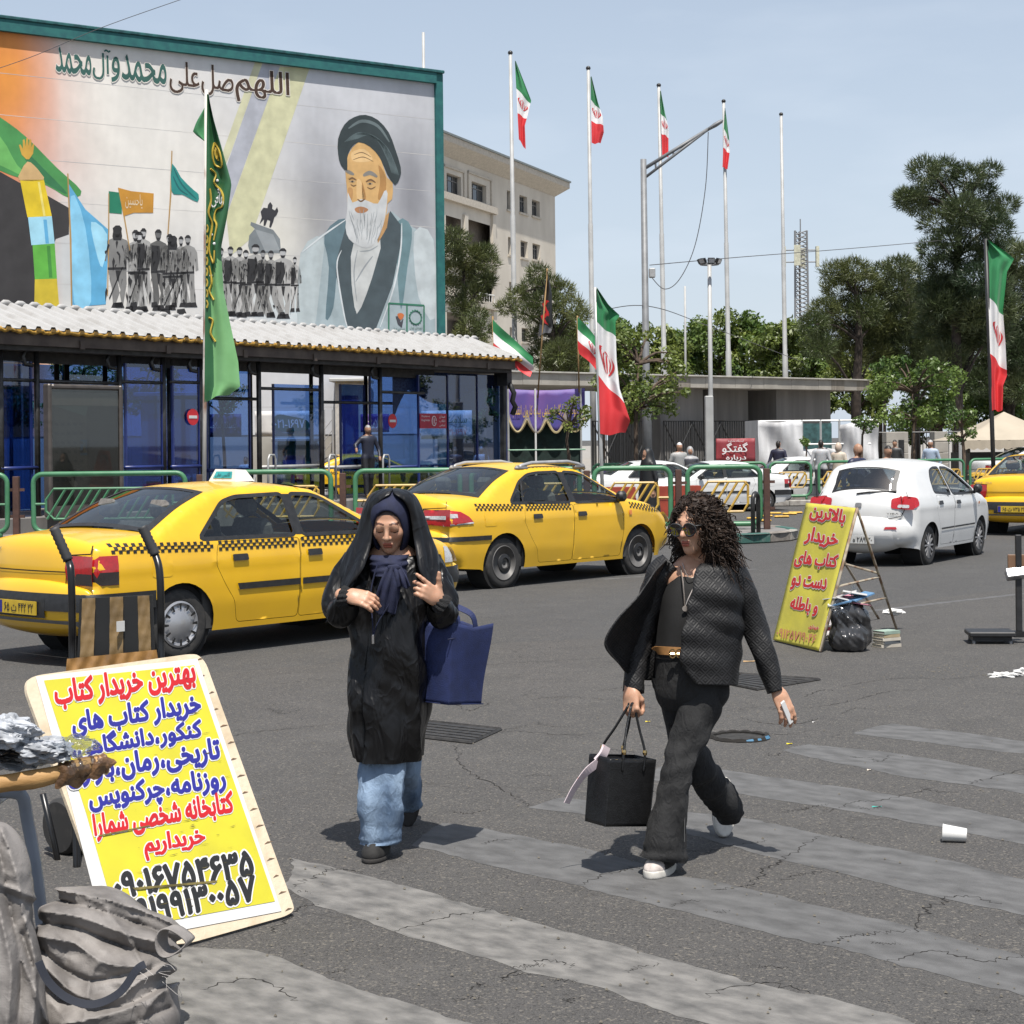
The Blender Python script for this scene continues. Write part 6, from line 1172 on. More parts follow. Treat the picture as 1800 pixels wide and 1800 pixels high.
SED=dict(L=4.40,W=1.70,ra=.90,fa=3.57,wr=.295,bot=.215,belt=.98,rr=.12,rf=.14,rbow=.07,fbow=.10,sedan=1,crease=.80,
  plan=([0,.3,.9,2.2,3.4,4.0,4.4],[.80,.825,.845,.85,.845,.815,.76]),vert=([0,.2,.45,.62,.80,.95,1.0,1.40,1.5],[-.05,-.045,-.005,0,-.004,-.022,-.045,-.225,-.26]),
  prof=[('rear_bumper',[(.16,.27),(.03,.32),(-.03,.40),(-.03,.55),(.0,.635),(.045,.645)],[.05,.07,.07]),('tail',[(.045,.645),(.035,.78),(.05,.92),(.085,.985),(.13,1.005)],[.07,.06]),('deck',[(.13,1.005),(.40,1.035),(.66,1.055)],[.03,.03]),('rear_window',[(.66,1.055),(1.02,1.245),(1.36,1.375)],[.05,.04]),('roof',[(1.36,1.375),(1.62,1.405),(2.0,1.415),(2.32,1.40),(2.58,1.365)],[.03,.035,.03]),('windscreen',[(2.58,1.365),(2.98,1.18),(3.36,.985)],[.05,.07]),('hood',[(3.36,.985),(3.75,.925),(4.12,.845),(4.26,.79)],[.05,.05,.06]),('nose',[(4.26,.79),(4.33,.70),(4.35,.60)],[.08,.10]),('front_bumper',[(4.35,.60),(4.43,.585),(4.44,.42),(4.40,.32),(4.26,.25)],[.10,.11,.10])],
  win=[[(1.12,.995),(1.46,1.285),(1.62,1.325),(2.16,1.335),(2.18,.985)],[(2.27,.982),(2.25,1.333),(2.50,1.322),(2.62,1.285),(3.12,1.0),(3.10,.975)]],
  door=[[(1.30,.955),(1.26,.78),(1.36,.60),(1.46,.46),(1.50,.27),(2.19,.265),(2.21,.955)],[(2.225,.955),(2.205,.265),(3.16,.27),(3.22,.60),(3.18,.945)]],handle=[(1.52,.82),(2.38,.82)],pillar=[[(2.185,.985),(2.265,.982),(2.245,1.335),(2.165,1.337)]],
  rear=[('tail_lamp',[(.52,.665),(.80,.665),(.80,.90),(.50,.90),(.49,.80)],m_tail,.008),('lamp_reverse',[(.56,.668),(.80,.668),(.80,.76),(.62,.76)],m_taild,.012)],rearc=[('bumper_moulding',[(-.80,.46),(.80,.46),(.80,.60),(-.80,.60)],m_blackpl,.012),('plate_recess',[(-.34,.40),(.34,.40),(.34,.545),(-.34,.545)],m_blackpl,.014),('boot_groove',[(-.5,.765),(.5,.765),(.5,.775),(-.5,.775)],m_under,.004),('lower_apron',[(-.78,.28),(.78,.28),(.78,.385),(-.78,.385)],m_greypl,.010)],
  sidep=[('tail_lamp_side',[(.045,.665),(.27,.665),(.27,.90),(.05,.90)],m_tail,.006),('lamp_smoke_side',[(.045,.668),(.268,.668),(.268,.77),(.05,.77)],m_taild,.010),('bumper_side',[(-.02,.46),(.62,.46),(.62,.60),(-.02,.60)],m_blackpl,.02),('rub_strip',[(1.50,.545),(2.20,.545),(2.20,.60),(1.48,.60)],m_blackpl,.014),('rub_strip',[(2.225,.545),(3.19,.545),(3.20,.60),(2.225,.60)],m_blackpl,.014),('fuel_flap',rounded([(.60,.70),(.80,.70),(.80,.88),(.60,.88)],.03),m_yel,.003),('front_bumper_side',[(3.98,.42),(4.42,.42),(4.42,.58),(3.98,.58)],m_blackpl,.02),('indicator',[(4.12,.62),(4.30,.62),(4.27,.76),(4.12,.78)],m_lampc,.006)],
  frontp=[('headlamp',[(.36,.62),(.74,.62),(.72,.76),(.38,.77)],m_lampc,.008),('grille',[(0,.63),(.32,.63),(.34,.74),(0,.74)],m_blackpl,.006)],
  seamz=[[(-.74,.985),(-.76,.92),(-.5,.905),(-.49,.66),(.49,.66),(.5,.905),(.76,.92),(.74,.985)]],
  plate_z=.475,plate='۲۲ ۴۴۲ ت ۶۵',plate_m=mat('plate_yellow',(.62,.42,.03),r=.5),wheel='cover',seat=1.25,dash=2.85,mirror=(3.05,.97),check=dict(s=.034,rows=3,runs=[(.22,1.27,.915,.885),(1.30,2.20,.885,.875),(2.235,3.18,.875,.862)]),reartext=[('405',.72,.58,.925,.95,m_greypl),('GLX',.52,.40,.925,.95,m_greypl)])
SAM=dict(dent=.0045,L=4.50,W=1.72,ra=.98,fa=3.65,wr=.305,bot=.23,belt=1.0,rr=.16,rf=.18,rbow=.10,fbow=.14,sedan=1,crease=.84,ar=1.2,
  plan=([0,.35,.98,2.2,3.4,4.0,4.5],[.76,.83,.86,.86,.855,.82,.72]),vert=([0,.22,.45,.65,.82,.95,1.02,1.44,1.55],[-.05,-.045,-.01,0,0,-.025,-.05,-.25,-.28]),
  prof=[('rear_bumper',[(.20,.28),(.06,.33),(.0,.45),(.0,.60),(.05,.69),(.085,.70)],[.09,.10,.10]),('tail',[(.085,.70),(.07,.85),(.08,1.0),(.10,1.065),(.16,1.09)],[.10,.08]),('deck',[(.16,1.09),(.42,1.10),(.68,1.10)],[.04,.04]),('rear_window',[(.68,1.10),(1.02,1.28),(1.38,1.41)],[.06,.05]),('roof',[(1.38,1.41),(1.7,1.45),(2.05,1.46),(2.4,1.44),(2.66,1.395)],[.035,.04,.035]),('windscreen',[(2.66,1.395),(3.05,1.20),(3.45,1.0)],[.06,.08]),('hood',[(3.45,1.0),(3.85,.95),(4.2,.86),(4.36,.78)],[.06,.06,.08]),('nose',[(4.36,.78),(4.42,.70),(4.45,.61)],[.12,.14]),('front_bumper',[(4.45,.61),(4.50,.55),(4.50,.42),(4.44,.32),(4.28,.25)],[.14,.14,.12])],
  win=[[(1.12,1.03),(1.40,1.27),(1.60,1.355),(1.8,1.375),(2.20,1.378),(2.24,1.005)],[(2.33,1.002),(2.29,1.376),(2.52,1.365),(2.70,1.32),(3.22,1.025),(3.20,.995)]],door=[[(1.36,.97),(1.32,.80),(1.44,.60),(1.56,.44),(1.60,.28),(2.24,.275),(2.27,.97)],[(2.285,.97),(2.255,.275),(3.22,.28),(3.28,.62),(3.24,.96)]],handle=[(1.56,.85),(2.42,.85)],pillar=[[(2.245,1.005),(2.325,1.002),(2.285,1.378),(2.205,1.38)],[(1.33,1.03),(1.36,1.03),(1.46,1.30),(1.43,1.29)]],
  rear=[('tail_lamp',[(.40,.80),(.80,.78),(.80,.98),(.42,.97)],m_tail,.012),('lamp_clear',[(.42,.865),(.74,.86),(.74,.905),(.42,.90)],m_lampc,.018)],rearc=[('bumper_strip',[(-.84,.60),(.84,.60),(.84,.655),(-.84,.655)],m_blackpl,.012),('plate_recess',[(-.34,.72),(.34,.72),(.34,.87),(-.34,.87)],m_taild,.010)],
  sidep=[('tail_lamp_side',[(.06,.795),(.22,.80),(.42,.82),(.36,.89),(.25,.95),(.07,.975)],m_tail,.008),('lamp_edge',[(.06,.78),(.42,.805),(.42,.825),(.06,.80)],m_lampc,.010),('lamp_clear_side',[(.07,.87),(.20,.88),(.20,.925),(.07,.93)],m_lampc,.012),('bumper_strip_side',[(.02,.60),(.72,.60),(.72,.655),(.03,.655)],m_blackpl,.014),('fuel_flap',rounded([(.62,.76),(.82,.76),(.82,.93),(.62,.93)],.03),m_yel_d,.003),('side_repeater',[(3.38,.80),(3.44,.80),(3.44,.86),(3.38,.86)],m_amber,.010)],
  frontp=[('headlamp',[(.36,.64),(.72,.66),(.70,.80),(.40,.76)],m_lampc,.010),('grille',[(0,.64),(.32,.64),(.34,.74),(0,.74)],m_blackpl,.008)],
  seamz=[[(-.70,1.07),(-.72,1.0),(-.40,.985),(-.40,.71),(.40,.71),(.40,.985),(.72,1.0),(.70,1.07)]],plate_z=.79,plate='۱۱ ۲۶۱ ت ۶۵',plate_m=MATS['plate_yellow'],wheel='steel',seat=1.35,dash=2.95,mirror=(3.14,1.0),check=dict(s=.034,rows=3,runs=[(.50,1.33,.955,.925),(1.37,2.25,.925,.905),(3.42,4.20,.885,.80)]),reartext=[('Samand',.74,.52,.735,.765,m_greypl)])
HAT=dict(L=3.95,W=1.645,ra=.74,fa=3.09,wr=.288,bot=.23,belt=1.0,rr=.20,rf=.18,rbow=.13,fbow=.14,crease=.86,ar=1.2,
  plan=([0,.3,.8,2.0,3.0,3.5,3.95],[.70,.79,.82,.822,.81,.77,.66]),vert=([0,.22,.45,.65,.85,.98,1.04,1.48,1.6],[-.05,-.045,-.01,0,0,-.02,-.045,-.215,-.25]),
  prof=[('rear_bumper',[(.20,.28),(.06,.34),(.0,.48),(.02,.62),(.07,.685)],[.10,.13,.12]),('tail',[(.07,.685),(.07,.85),(.12,1.0),(.16,1.06)],[.12,.11]),('rear_window',[(.16,1.06),(.28,1.24),(.40,1.385)],[.11,.09]),('roof',[(.40,1.385),(.48,1.44),(.85,1.485),(1.35,1.505),(1.85,1.475),(2.18,1.40)],[.06,.05,.05]),('windscreen',[(2.18,1.40),(2.62,1.20),(3.02,1.0)],[.06,.09]),('hood',[(3.02,1.0),(3.4,.93),(3.68,.83),(3.78,.76)],[.06,.07,.09]),('nose',[(3.78,.76),(3.86,.68),(3.90,.58)],[.12,.14]),('front_bumper',[(3.90,.58),(3.95,.50),(3.94,.38),(3.80,.26)],[.14,.14,.12])],
  win=[[(.98,1.06),(1.02,1.25),(1.12,1.37),(1.30,1.41),(1.52,1.41),(1.66,1.02)],[(1.74,1.018),(1.60,1.41),(1.86,1.40),(2.1,1.35),(2.72,1.05),(2.70,1.01)]],door=[[(1.00,1.01),(.98,.80),(1.08,.62),(1.14,.45),(1.18,.28),(1.72,.275),(1.76,.99)],[(1.775,.99),(1.735,.275),(2.70,.28),(2.78,.62),(2.76,.97)]],handle=[(1.14,.90),(1.92,.885)],pillar=[[(1.67,1.02),(1.735,1.018),(1.60,1.41),(1.53,1.41)]] if False else [],
  rear=[('tail_lamp',rounded([(.46,.845),(.80,.83),(.80,1.0),(.62,1.02),(.45,.99)],.04),m_tail,.007),('lamp_clear',rounded([(.54,.86),(.72,.855),(.72,.90),(.55,.905)],.02),m_lampc,.011),('reflector',[(.38,.55),(.56,.55),(.54,.585),(.40,.585)],m_tail,.010)],rearc=[('bumper_plate_area',rounded([(-.50,.33),(.50,.33),(.46,.46),(-.46,.46)],.05),m_white,.004),('badge_plate',rounded([(-.05,.87),(.05,.87),(.05,.93),(-.05,.93)],.03),m_greypl,.008)],
  sidep=[('tail_lamp_side',rounded([(.05,.845),(.20,.85),(.30,.90),(.28,1.0),(.14,1.03),(.08,1.0)],.03),m_tail,.010),('rub_strip',[(1.15,.50),(1.72,.505),(1.72,.53),(1.15,.525)],m_blackpl,.010),('rub_strip',[(1.74,.505),(2.70,.51),(2.72,.535),(1.74,.53)],m_blackpl,.010),('side_repeater',[(2.88,.82),(2.93,.82),(2.93,.86),(2.88,.86)],m_amber,.010)],
  frontp=[('headlamp',[(.32,.64),(.66,.68),(.64,.80),(.40,.74)],m_lampc,.012)],seamz=[[(-.64,1.08),(-.70,.95),(-.60,.74),(-.40,.69),(.40,.69),(.60,.74),(.70,.95),(.64,1.08)]],
  plate_z=.40,plate='۲۰ ۲۸۹ ه ۵۲',wheel='alloy',seat=.95,dash=2.5,mirror=(2.64,1.02),reartext=[('TIBA 2',-.40,-.62,.76,.785,m_txtblk)])
def put(contact,yaw,S):
    p=G(*contact);a=R_(yaw);t=S['W']/2-.04;return (p.x-t*math.sin(a),p.y+t*math.cos(a),0),a
loc,a=put((318,1160),49.1,SED);SED['m_rear_bumper']=m_yel
taxi,tskin,trm=make_car('saloon_taxi','yellow saloon taxi with silver hubcaps and a white roof light','taxi',SED,m_yel,loc,a)
rl=MB();rl.add([(-.14,-.30,0),(.14,-.30,0),(.14,.30,0),(-.14,.30,0),(-.09,-.22,.13),(.07,-.22,.12),(.07,.22,.12),(-.09,.22,.13)],[(3,2,1,0),(4,5,6,7),(0,1,5,4),(1,2,6,5),(2,3,7,6),(3,0,4,7)]);rl.v=[(x*.8+1.25,y*.62,z*.85+1.445) for x,y,z in rl.v];rl=rl.build('roof_light',m_whitep,taxi)
pn=MB();pn.add([(1.142,-.13,1.475),(1.142,.13,1.475),(1.168,.11,1.535),(1.168,-.11,1.535)],[(0,3,2,1)]);pn.build('light_panel',mat('roof_light_teal',(.04,.33,.36),r=.4),rl)
mb=MB();text_on(mb,'تاکسی خطی',lambda s,q,m_:(1.138+.022*q,.10-.20*s,1.482+.045*q),.0,rows=12);mb.build('light_lettering',m_txtblk,rl)
loc,a=put((887,1034),48.3,SAM)
sam,sskin,srm=make_car('battered_taxi','battered yellow taxi with roof rails, black steel wheels and dusty dented doors','taxi',SAM,m_yel_d,loc,a)
for sg in (-1,1):
    MB().tube([(.55,sg*.56,1.43),(.62,sg*.56,1.47),(.8,sg*.57,1.50),(1.5,sg*.57,1.505),(1.72,sg*.57,1.47),(1.85,sg*.56,1.41)],.024,8).build('roof_rail',mat('rail_silver',(.42,.42,.42),r=.4,m=.3),sam,True)
    for x in (.62,1.74):MB().box((x-.12,sg*.56-.035,1.40),(x+.12,sg*.56+.035,1.475),bev=.03).build('rail_foot',m_greypl,sam)
loc,a=put((1640,993),58,HAT)
tiba,hskin,hrm=make_car('hatchback_car','white five door hatchback with grey alloy wheels','car',HAT,m_white,loc,a);tiba.scale=(.96,.95,.945)
wp=MB();wp.tube([hrm(.05,1.06,.02),hrm(-.15,1.085,.03),hrm(-.50,1.10,.03)],.012,5);wp.build('rear_wiper',m_blackpl,tiba);MB().tube([(1.2-.74-.6,-.28,1.475),(1.2-.74-.6,.28,1.475)],.022,6).build('brake_light_bar',m_tail,tiba)
S3=dict(SED);S3['plate']='۲۲ ۷۳۵ ت ۶۵'
taxi3,_,_=make_car('yellow_taxi','yellow taxi with black bumper driving ahead of the white hatchback','taxi',S3,m_yel,(9.35,32.9,0),R_(57))
def occupant(car,x,y,belt,shirt,arm=False):
    t=MB();
    def f(P):
        d=cap(P,(x-.05,y,belt-.35),(x-.02,y,belt+.12),.17,.14,(1,1.25,1));d=smin(d,cap(P,(x-.02,y-.17,belt+.10),(x-.02,y+.17,belt+.10),.07,.07),.06);d=smin(d,cap(P,(x,y-.18,belt+.08),(x+.30,y-.16,belt-.10),.055,.045),.04);d=smin(d,cap(P,(x,y,belt+.15),(x+.02,y,belt+.24),.055,.055),.03);return smin(d,ell(P,(x+.03,y,belt+.31),(.10,.078,.125)),.02)
    V,Fq=sdf_mesh(f,(x-.3,y-.35,belt-.5),(x+.45,y+.35,belt+.5),.025);tnt=np.where((V[:,2]>belt+.17)[:,None],np.where(((V[:,2]>belt+.33)|(V[:,0]<x-.02))[:,None],(.05,.045,.04),(.9,.85,.8)),np.array(shirt));
    p=thing('person','driver in pale shirt seated inside the '+('saloon taxi' if car is taxi else 'battered taxi' if car is sam else 'white hatchback'),'person');M=Matrix.Translation(car.location)@Matrix.Rotation(car.rotation_euler.z,4,'Z');p.matrix_world=M
    o=np_obj('body',V,Fq,m_skin,p);at=o.data.color_attributes.new('tint','FLOAT_COLOR','POINT');at.data.foreach_set('color',np.c_[tnt,np.ones(len(tnt))].ravel().astype('f4'))
occupant(taxi,1.05,.36,.98,(.5,.55,.6));occupant(sam,1.05,.36,1.0,(.5,.5,.5));occupant(tiba,.85,.36,1.0,(.3,.3,.3))
SW=dict(SED);SW['check']=None;SW['plate_m']=None;SW['sidep']=[q if q[0]!='fuel_flap' else ('fuel_flap',q[1],m_white,.003) for q in SED['sidep']]
p=D(1075,800,43.6);far1,_,_=make_car('saloon_car','white saloon car behind the black veiled woman','car',SW,m_white,(p.x,p.y,0),R_(14));far1.scale=(.87,)*3
def car_copy(src,px,d,rz,label,sc):c=copy_tree(src);p=D(px,800,d);c.location=(p.x,p.y,0);c.rotation_euler.z=R_(rz);c['label']=label;c.scale=(sc,)*3;return c
car_copy(far1,1318,44.5,205,'white saloon car facing the veiled walker behind the last green rail section',.85);car_copy(far1,1352,49.6,6,'white saloon car beyond the far median rails',.86);car_copy(far1,1770,53,10,'white car beyond the far taxi beside the beige tent',1.0)
p=D(560,800,50.2);tx=copy_tree(taxi);tx.location=(p.x,p.y,0);tx.rotation_euler.z=R_(20);tx['label']='yellow taxi seen through the shelter glass'
# ------------------------------------------------------------------ things on the road
m_ply=mat('worn_board',(.62,.52,.38),r=.8,s=9,c2=(.50,.40,.27),lo=.45,hi=.7,bump=.2,bs=60);m_edge=mat('board_edge',(.20,.12,.07),r=.9,v=.3,s=40);m_tape=mat('brown_tape',(.26,.17,.075),r=.35,v=.2,s=12,coat=.3);m_tapeo=mat('orange_tape',(.42,.22,.07),r=.35,v=.25,s=14,coat=.4)
m_btube=mat('black_tube',(.012,.012,.0125),r=.3,v=.2,s=10)
BL_,BR_=G(331,1668),G(508,1622);ex=(BR_-BL_);Wb=ex.length;ex.normalize();TLp,TRp=(48,1188),(356,1150)
tr=D(*TRp,7.55);tl=D(*TLp,7.40)
foot_l=G(205,1700);foot_r=G(516,1612);bx=(foot_r-foot_l);Wb=bx.length;bx.normalize();hb_=1.0
back=Vector((-bx.y,bx.x,0));
def fitlean():
    best=None
    for lean in np.linspace(10,40,61):
        for Hh in np.linspace(.9,1.6,71):
            up=back*math.sin(R_(lean))+Vector((0,0,math.cos(R_(lean))));p=foot_r+up*Hh;a=(p-Vector((0,0,H)));px=CX+F*(a.dot(CR)/a.y);py=CY-F*(a.dot(CU)/a.y);e=abs(px-TRp[0])*.3+abs(py-TRp[1])
            if best is None or e<best[0]:best=(e,lean,Hh)
    return best
_,lean,Hb=fitlean()
sb=thing('sign_board','large yellow hand lettered board in a worn cream frame leaning on a hand truck','sign',foot_l+Vector((0,0,.012)),math.atan2(bx.y,bx.x));LM=rot('X',-lean)
def lean_(v):return LM@Vector(v)
def sheet_pts():
    pts={}
    for nm,pix in (('tl',TLp),('tr',TRp),('br',(516,1612)),('bl',(338,1668))):
        n=(sb.matrix_world if False else None)
    return pts
Rz=Matrix.Rotation(math.atan2(bx.y,bx.x),4,'Z');o0=foot_l+Vector((0,0,.012));Xa=Rz@Vector((1,0,0));Ua=Rz@lean_((0,0,1));Na=Rz@lean_((0,-1,0))
def bpix(px,py):
    d=ray(px,py);c=Vector((0,0,H));t=(o0-c).dot(Na)/d.dot(Na);p=c+d*t-o0;return (p.dot(Xa),p.dot(Ua))
cor=[bpix(*p) for p in ((338,1668),(505,1618),(519,1600),(510,1575),(362,1165),(348,1150),(330,1150),(65,1187),(47,1195),(46,1215),(150,1500),(205,1668))]
zmin=min(c[1] for c in cor);cor=[(x,max(z,.0)) for x,z in cor]
def bsheet(name,pts,y,m,parent=None,th=None,step=None):
    V,Fc=poly_cdt(pts,(),step)
    if th:mb=MB();mb.prism([tuple(p) for p in pts],y,y+th,M=LM);return mb.build(name,m,parent or sb)
    return MB().add([lean_((v[0],y,v[1])) for v in V],Fc).build(name,m,parent or sb)
bsheet('board',rounded(cor,.03,3),0,[m_ply],th=.014)
Rt=bpix(350,1152);pz=lambda *P:[bpix(*p) for p in P]
wp_=bsheet('paper_border',pz((62,1190),(346,1158),(494,1602),(315,1636),(190,1668),(120,1400)),-.003,m_whitep);bsheet('yellow_print',pz((76,1197),(340,1170),(482,1585),(303,1618),(210,1640),(150,1430)),-.005,m_signy)
LN=[('بهترین خریدار کتاب',(98,1250),(343,1210),50,m_txtred,1),('خریدار کتاب های',(128,1298),(352,1262),44,m_blue,1),('کنکور،دانشگاهی،',(128,1340),(354,1304),42,m_blue,1),('تاریخی،رمان،بازاری',(120,1388),(386,1344),46,m_blue,1),('روزنامه،چرکنویس',(158,1432),(396,1396),46,m_blue,1),('کتابخانه شخصی شمارا',(166,1480),(410,1438),46,m_txtred,1),('خریداریم',(255,1514),(360,1497),44,m_txtred,1),('۰۹۰۱۶۷۵۴۶۳۵',(203,1580),(443,1538),42,m_txtblk,1),('۰۹۱۹۹۱۳۰۰۵۷',(228,1628),(448,1582),42,m_txtblk,1)]
def lean_text(lines,fn_pix,parent,leanf,off,halo,rows=46,nm='lettering',slant=(0,0)):
    for (s,a,b,hpx,m,hl) in lines:
        mb=MB()
        def f(u,t,mi):x=a[0]+(b[0]-a[0])*u;y=a[1]+(b[1]-a[1])*u-hpx*t;x-=slant[0]*hpx*t;p=fn_pix(x,y);return leanf((p[0],-.0085 if mi==0 else -.007,p[1]))
        text_on(mb,s,f,off,halo,rows);mb.build(nm,[m,m_txtwht],parent)
lean_text(LN,bpix,sb,lean_,.046,.050,slant=(.12,0))
m_grime=mat('grime_brown',(.20,.16,.05),r=.9,v=.3,s=30);sc=MB()
for k in range(150):
    x=RNG.uniform(110,440);y=1180+RNG.uniform(0,420);
    if x<95+(y-1180)*.34 or x>335+(y-1170)*.33:continue
    l=RNG.uniform(3,22);w=RNG.uniform(.4,1.3);pts=[bpix(x,y),bpix(x+l,y-l*.17+RNG.normal(0,1)),bpix(x+l*.6,y-l*.12+w)];sc.add([lean_((p[0],-.0095,p[1])) for p in pts],[(0,1,2)])
for pts in (((230,1562),(380,1549),(376,1553),(235,1566)),((170,1470),(260,1452),(262,1454),(172,1472))):V,Fc=poly_cdt([bpix(*p) for p in pts]);sc.add([lean_((v[0],-.0098,v[1])) for v in V],Fc)
tag(sc.build('scuffs',m_grime,sb),kind='stuff')
for k in range(16):
    t=k/15;x=352+(510-352)*t+RNG.uniform(-6,4);y=1160+(1600-1160)*t;p=bpix(x,y);MB().add([lean_((p[0]-.02,-.002,p[1])),lean_((p[0]+RNG.uniform(.01,.03),-.002,p[1]+.003)),lean_((p[0],-.002,p[1]+.008))],[(0,1,2)]).build('crack',m_edge,sb)
htk=thing('hand_truck','black hand truck with taped panel and ribbed rubber grips behind the yellow board','hand truck',(o0+back*.35).to_tuple()[:2]+(0,),math.atan2(bx.y,bx.x));hM=Matrix.Rotation(-math.atan2(bx.y,bx.x),4,'Z')
def hl_(px,py,d):p=D(px,py,d)-htk.location;return hM@p
dT=8.02;m_grip=mat('grip_rubber',(.05,.05,.052),r=.6,v=.2)
for (gx,bxp) in ((((95,928),(108,960),(120,985)),((125,1010),(127,1100),(128,1185))),(((250,926),(264,958),(273,975)),((281,1010),(283,1090),(283,1165)))):
    pts=[hl_(*p,dT) for p in gx];q2=[hl_(*p,dT-.04) for p in bxp];MB().tube(spline([pts[1],pts[2]]+q2+[hl_(bxp[-1][0]+8,1560,dT-.30)],6),.0165,10).build('tube',m_btube,htk,True);g=MB();P=[pts[0].lerp(pts[2],t) for t in np.linspace(0,1,15)];g.tube(P,[.021 if i%2 else .0245 for i in range(15)],10);g.build('grip',m_grip,htk,True)
pa=[hl_(x,y,7.98) for x,y in ((140,1052),(268,1046),(272,1150),(135,1165))];nrm=(pa[1]-pa[0]).cross(pa[2]-pa[0]).normalized()*.012
MB().add([p for p in pa]+[p+nrm for p in pa],[(0,1,2,3),(7,6,5,4),(0,4,5,1),(1,5,6,2),(2,6,7,3),(3,7,4,0)]).build('panel',m_black,htk)
for f0,f1 in ((.04,.22),(.42,.60),(.80,.96)):
    a=[pa[0].lerp(pa[1],f0),pa[0].lerp(pa[1],f1),pa[3].lerp(pa[2],f1),pa[3].lerp(pa[2],f0)];MB().grid(lambda s,t:(a[0].lerp(a[1],s)).lerp(a[3].lerp(a[2],s),t)-nrm.normalized()*(.006+.003*math.sin(s*9+t*14)+.002*math.sin(t*31)),8,14).build('tape_strip',m_tape,htk,True)
a=[hl_(x,y,7.93) for x,y in ((118,1158),(275,1142),(278,1165),(116,1180))];MB().grid(lambda s,t:a[0].lerp(a[1],s).lerp(a[3].lerp(a[2],s),t)-nrm.normalized()*(.004*math.sin(s*40+t*3)+.003*math.sin(s*17)),40,6).build('tape_band',m_tapeo,htk,True)
MB().box((-.02,-.003,-.02),(.02,.003,.025),M=Matrix.Translation(hl_(212,1102,7.955))).build('label_sticker',m_whitep,htk)
for x in (112,145):c=hl_(x,1520,8.0);c.z=.12;M=Matrix.Translation(c)@rot('Y',90);MB().lathe([(.05,-.03),(.11,-.03),(.125,-.012),(.125,.012),(.11,.03),(.05,.03)],22,M).build('wheel',m_rubber,htk,True,40)
MB().tube([hl_(75,1395,7.9),hl_(95,1480,7.9),hl_(110,1560,7.85)],.014,8).build('stand_leg',m_btube,htk,True);MB().tube([hl_(105,1545,7.9),hl_(200,1530,7.9)],.012,8).build('cross_bar',m_btube,htk,True)
m_wood=mat('pole_wood',(.46,.27,.10),r=.65,s=8,c2=(.33,.18,.06),aniso=(.3,3,3),bump=.2,bs=30)
a=D(-60,1392,5.75);b=D(188,1342,5.95);wp=thing('wooden_pole','rough wooden pole end wrapped in brown tape beside the sacks','pole',a);L=b-a;MB().tube([tuple(L*t+Vector((0,0,.004*math.sin(t*9)))) for t in np.linspace(0,1,14)],[.030+.002*math.sin(i*1.3) for i in range(14)],12).build('shaft',m_wood,wp,True)
m_wrap=mat('tape_wrap_brown',(.20,.105,.045),r=.32,v=.3,s=24,coat=.4,bump=.5,bs=70)
MB().tube([tuple(L*t) for t in np.linspace(.66,1.0,22)],[.0335+.0025*math.sin(i*2.3)+.0015*math.sin(i*5.1) for i in range(22)],14).build('tape_wrap',m_wrap,wp,True)
MB().grid(lambda s,t:L*(.66+.40*s)+Vector((.01*math.sin(t*5),-.03-.01*math.sin(s*11),.02-(.075-.05*abs(s-.35))*t+.008*math.sin(s*17+t*4))),26,8).build('tape_flap',m_wrap,wp,solid=.002)
def crumple(name,label,cat,c,r,m,f=22,amp=.25,res=None,seed=0,flat=None,parent=None):
    c=Vector(c);r=np.array(r);nu,nv=64,40;th,ph=np.meshgrid(np.linspace(0,2*math.pi,nu,endpoint=False),np.linspace(.02,math.pi-.02,nv),indexing='ij');d=np.stack([np.sin(ph)*np.cos(th),np.sin(ph)*np.sin(th),np.cos(ph)],-1).reshape(-1,3)
    V=d*r*(1+amp*(.55*cru(d,9,6,seed)+.28*cru(d,21,6,seed+5)))[:,None];Fq=[(i*nv+j,i*nv+j+1,((i+1)%nu)*nv+j+1,((i+1)%nu)*nv+j) for i in range(nu) for j in range(nv-1)]
    return np_obj(name,V+(np.array(c) if parent else 0),Fq,m,parent,False),c
m_film=mat('grey_plastic_film',(.46,.48,.51),r=.4,v=.25,s=14,spec=.35);m_blkbag=mat('black_plastic_film',(.016,.016,.017),r=.35,v=.15,s=14)
pb=thing('plastic_bag_heap','crumpled grey and clear plastic bags lying on the wooden pole','bags',D(60,1320,5.85));k=5.85/F
for i,(x,y,rx,rz_,m) in enumerate(((10,1285,50,32,m_film),(-10,1318,60,24,m_blkbag),(70,1318,55,26,m_film),(130,1312,42,20,m_clear),(30,1335,60,20,m_film))):c=D(x,y,5.84+.03*i)-pb.location;crumple('crumpled_bag',None,None,c,(rx*k,.09,rz_*k*.8),m,24,.5,.008,i*3,parent=pb)
cl_=thing('plastic_stool','grey blue plastic stool frame under the wooden pole','stool',G(70,1680));lc=lambda x,y,d:D(x,y,d)-cl_.location;m_pl=mat('plastic_grey_blue',(.24,.27,.32),r=.4,v=.08)
MB().tube(spline([lc(-40,1392,6.05),lc(20,1392,6.05),lc(40,1402,6.06),lc(48,1440,6.08),lc(62,1520,6.1),lc(78,1660,6.15)],6),.022,10).build('leg',m_pl,cl_,True);MB().tube([lc(-80,1410,6.2),lc(-40,1660,6.2)],.022,8).build('leg',m_pl,cl_,True);MB().box((-.3,-.1,-.02),(.0,.25,.0),M=Matrix.Translation(lc(10,1400,6.1)),bev=.01).build('seat',m_pl,cl_)
m_sack=mat('grey_woven_sack',(.23,.212,.198),r=.65,s=8,c2=(.115,.105,.098),lo=.4,hi=.65,det=9,bump=.35,bs=240)
crease(m_sack,((30,.3),(70,.15)),.5,.004,75)
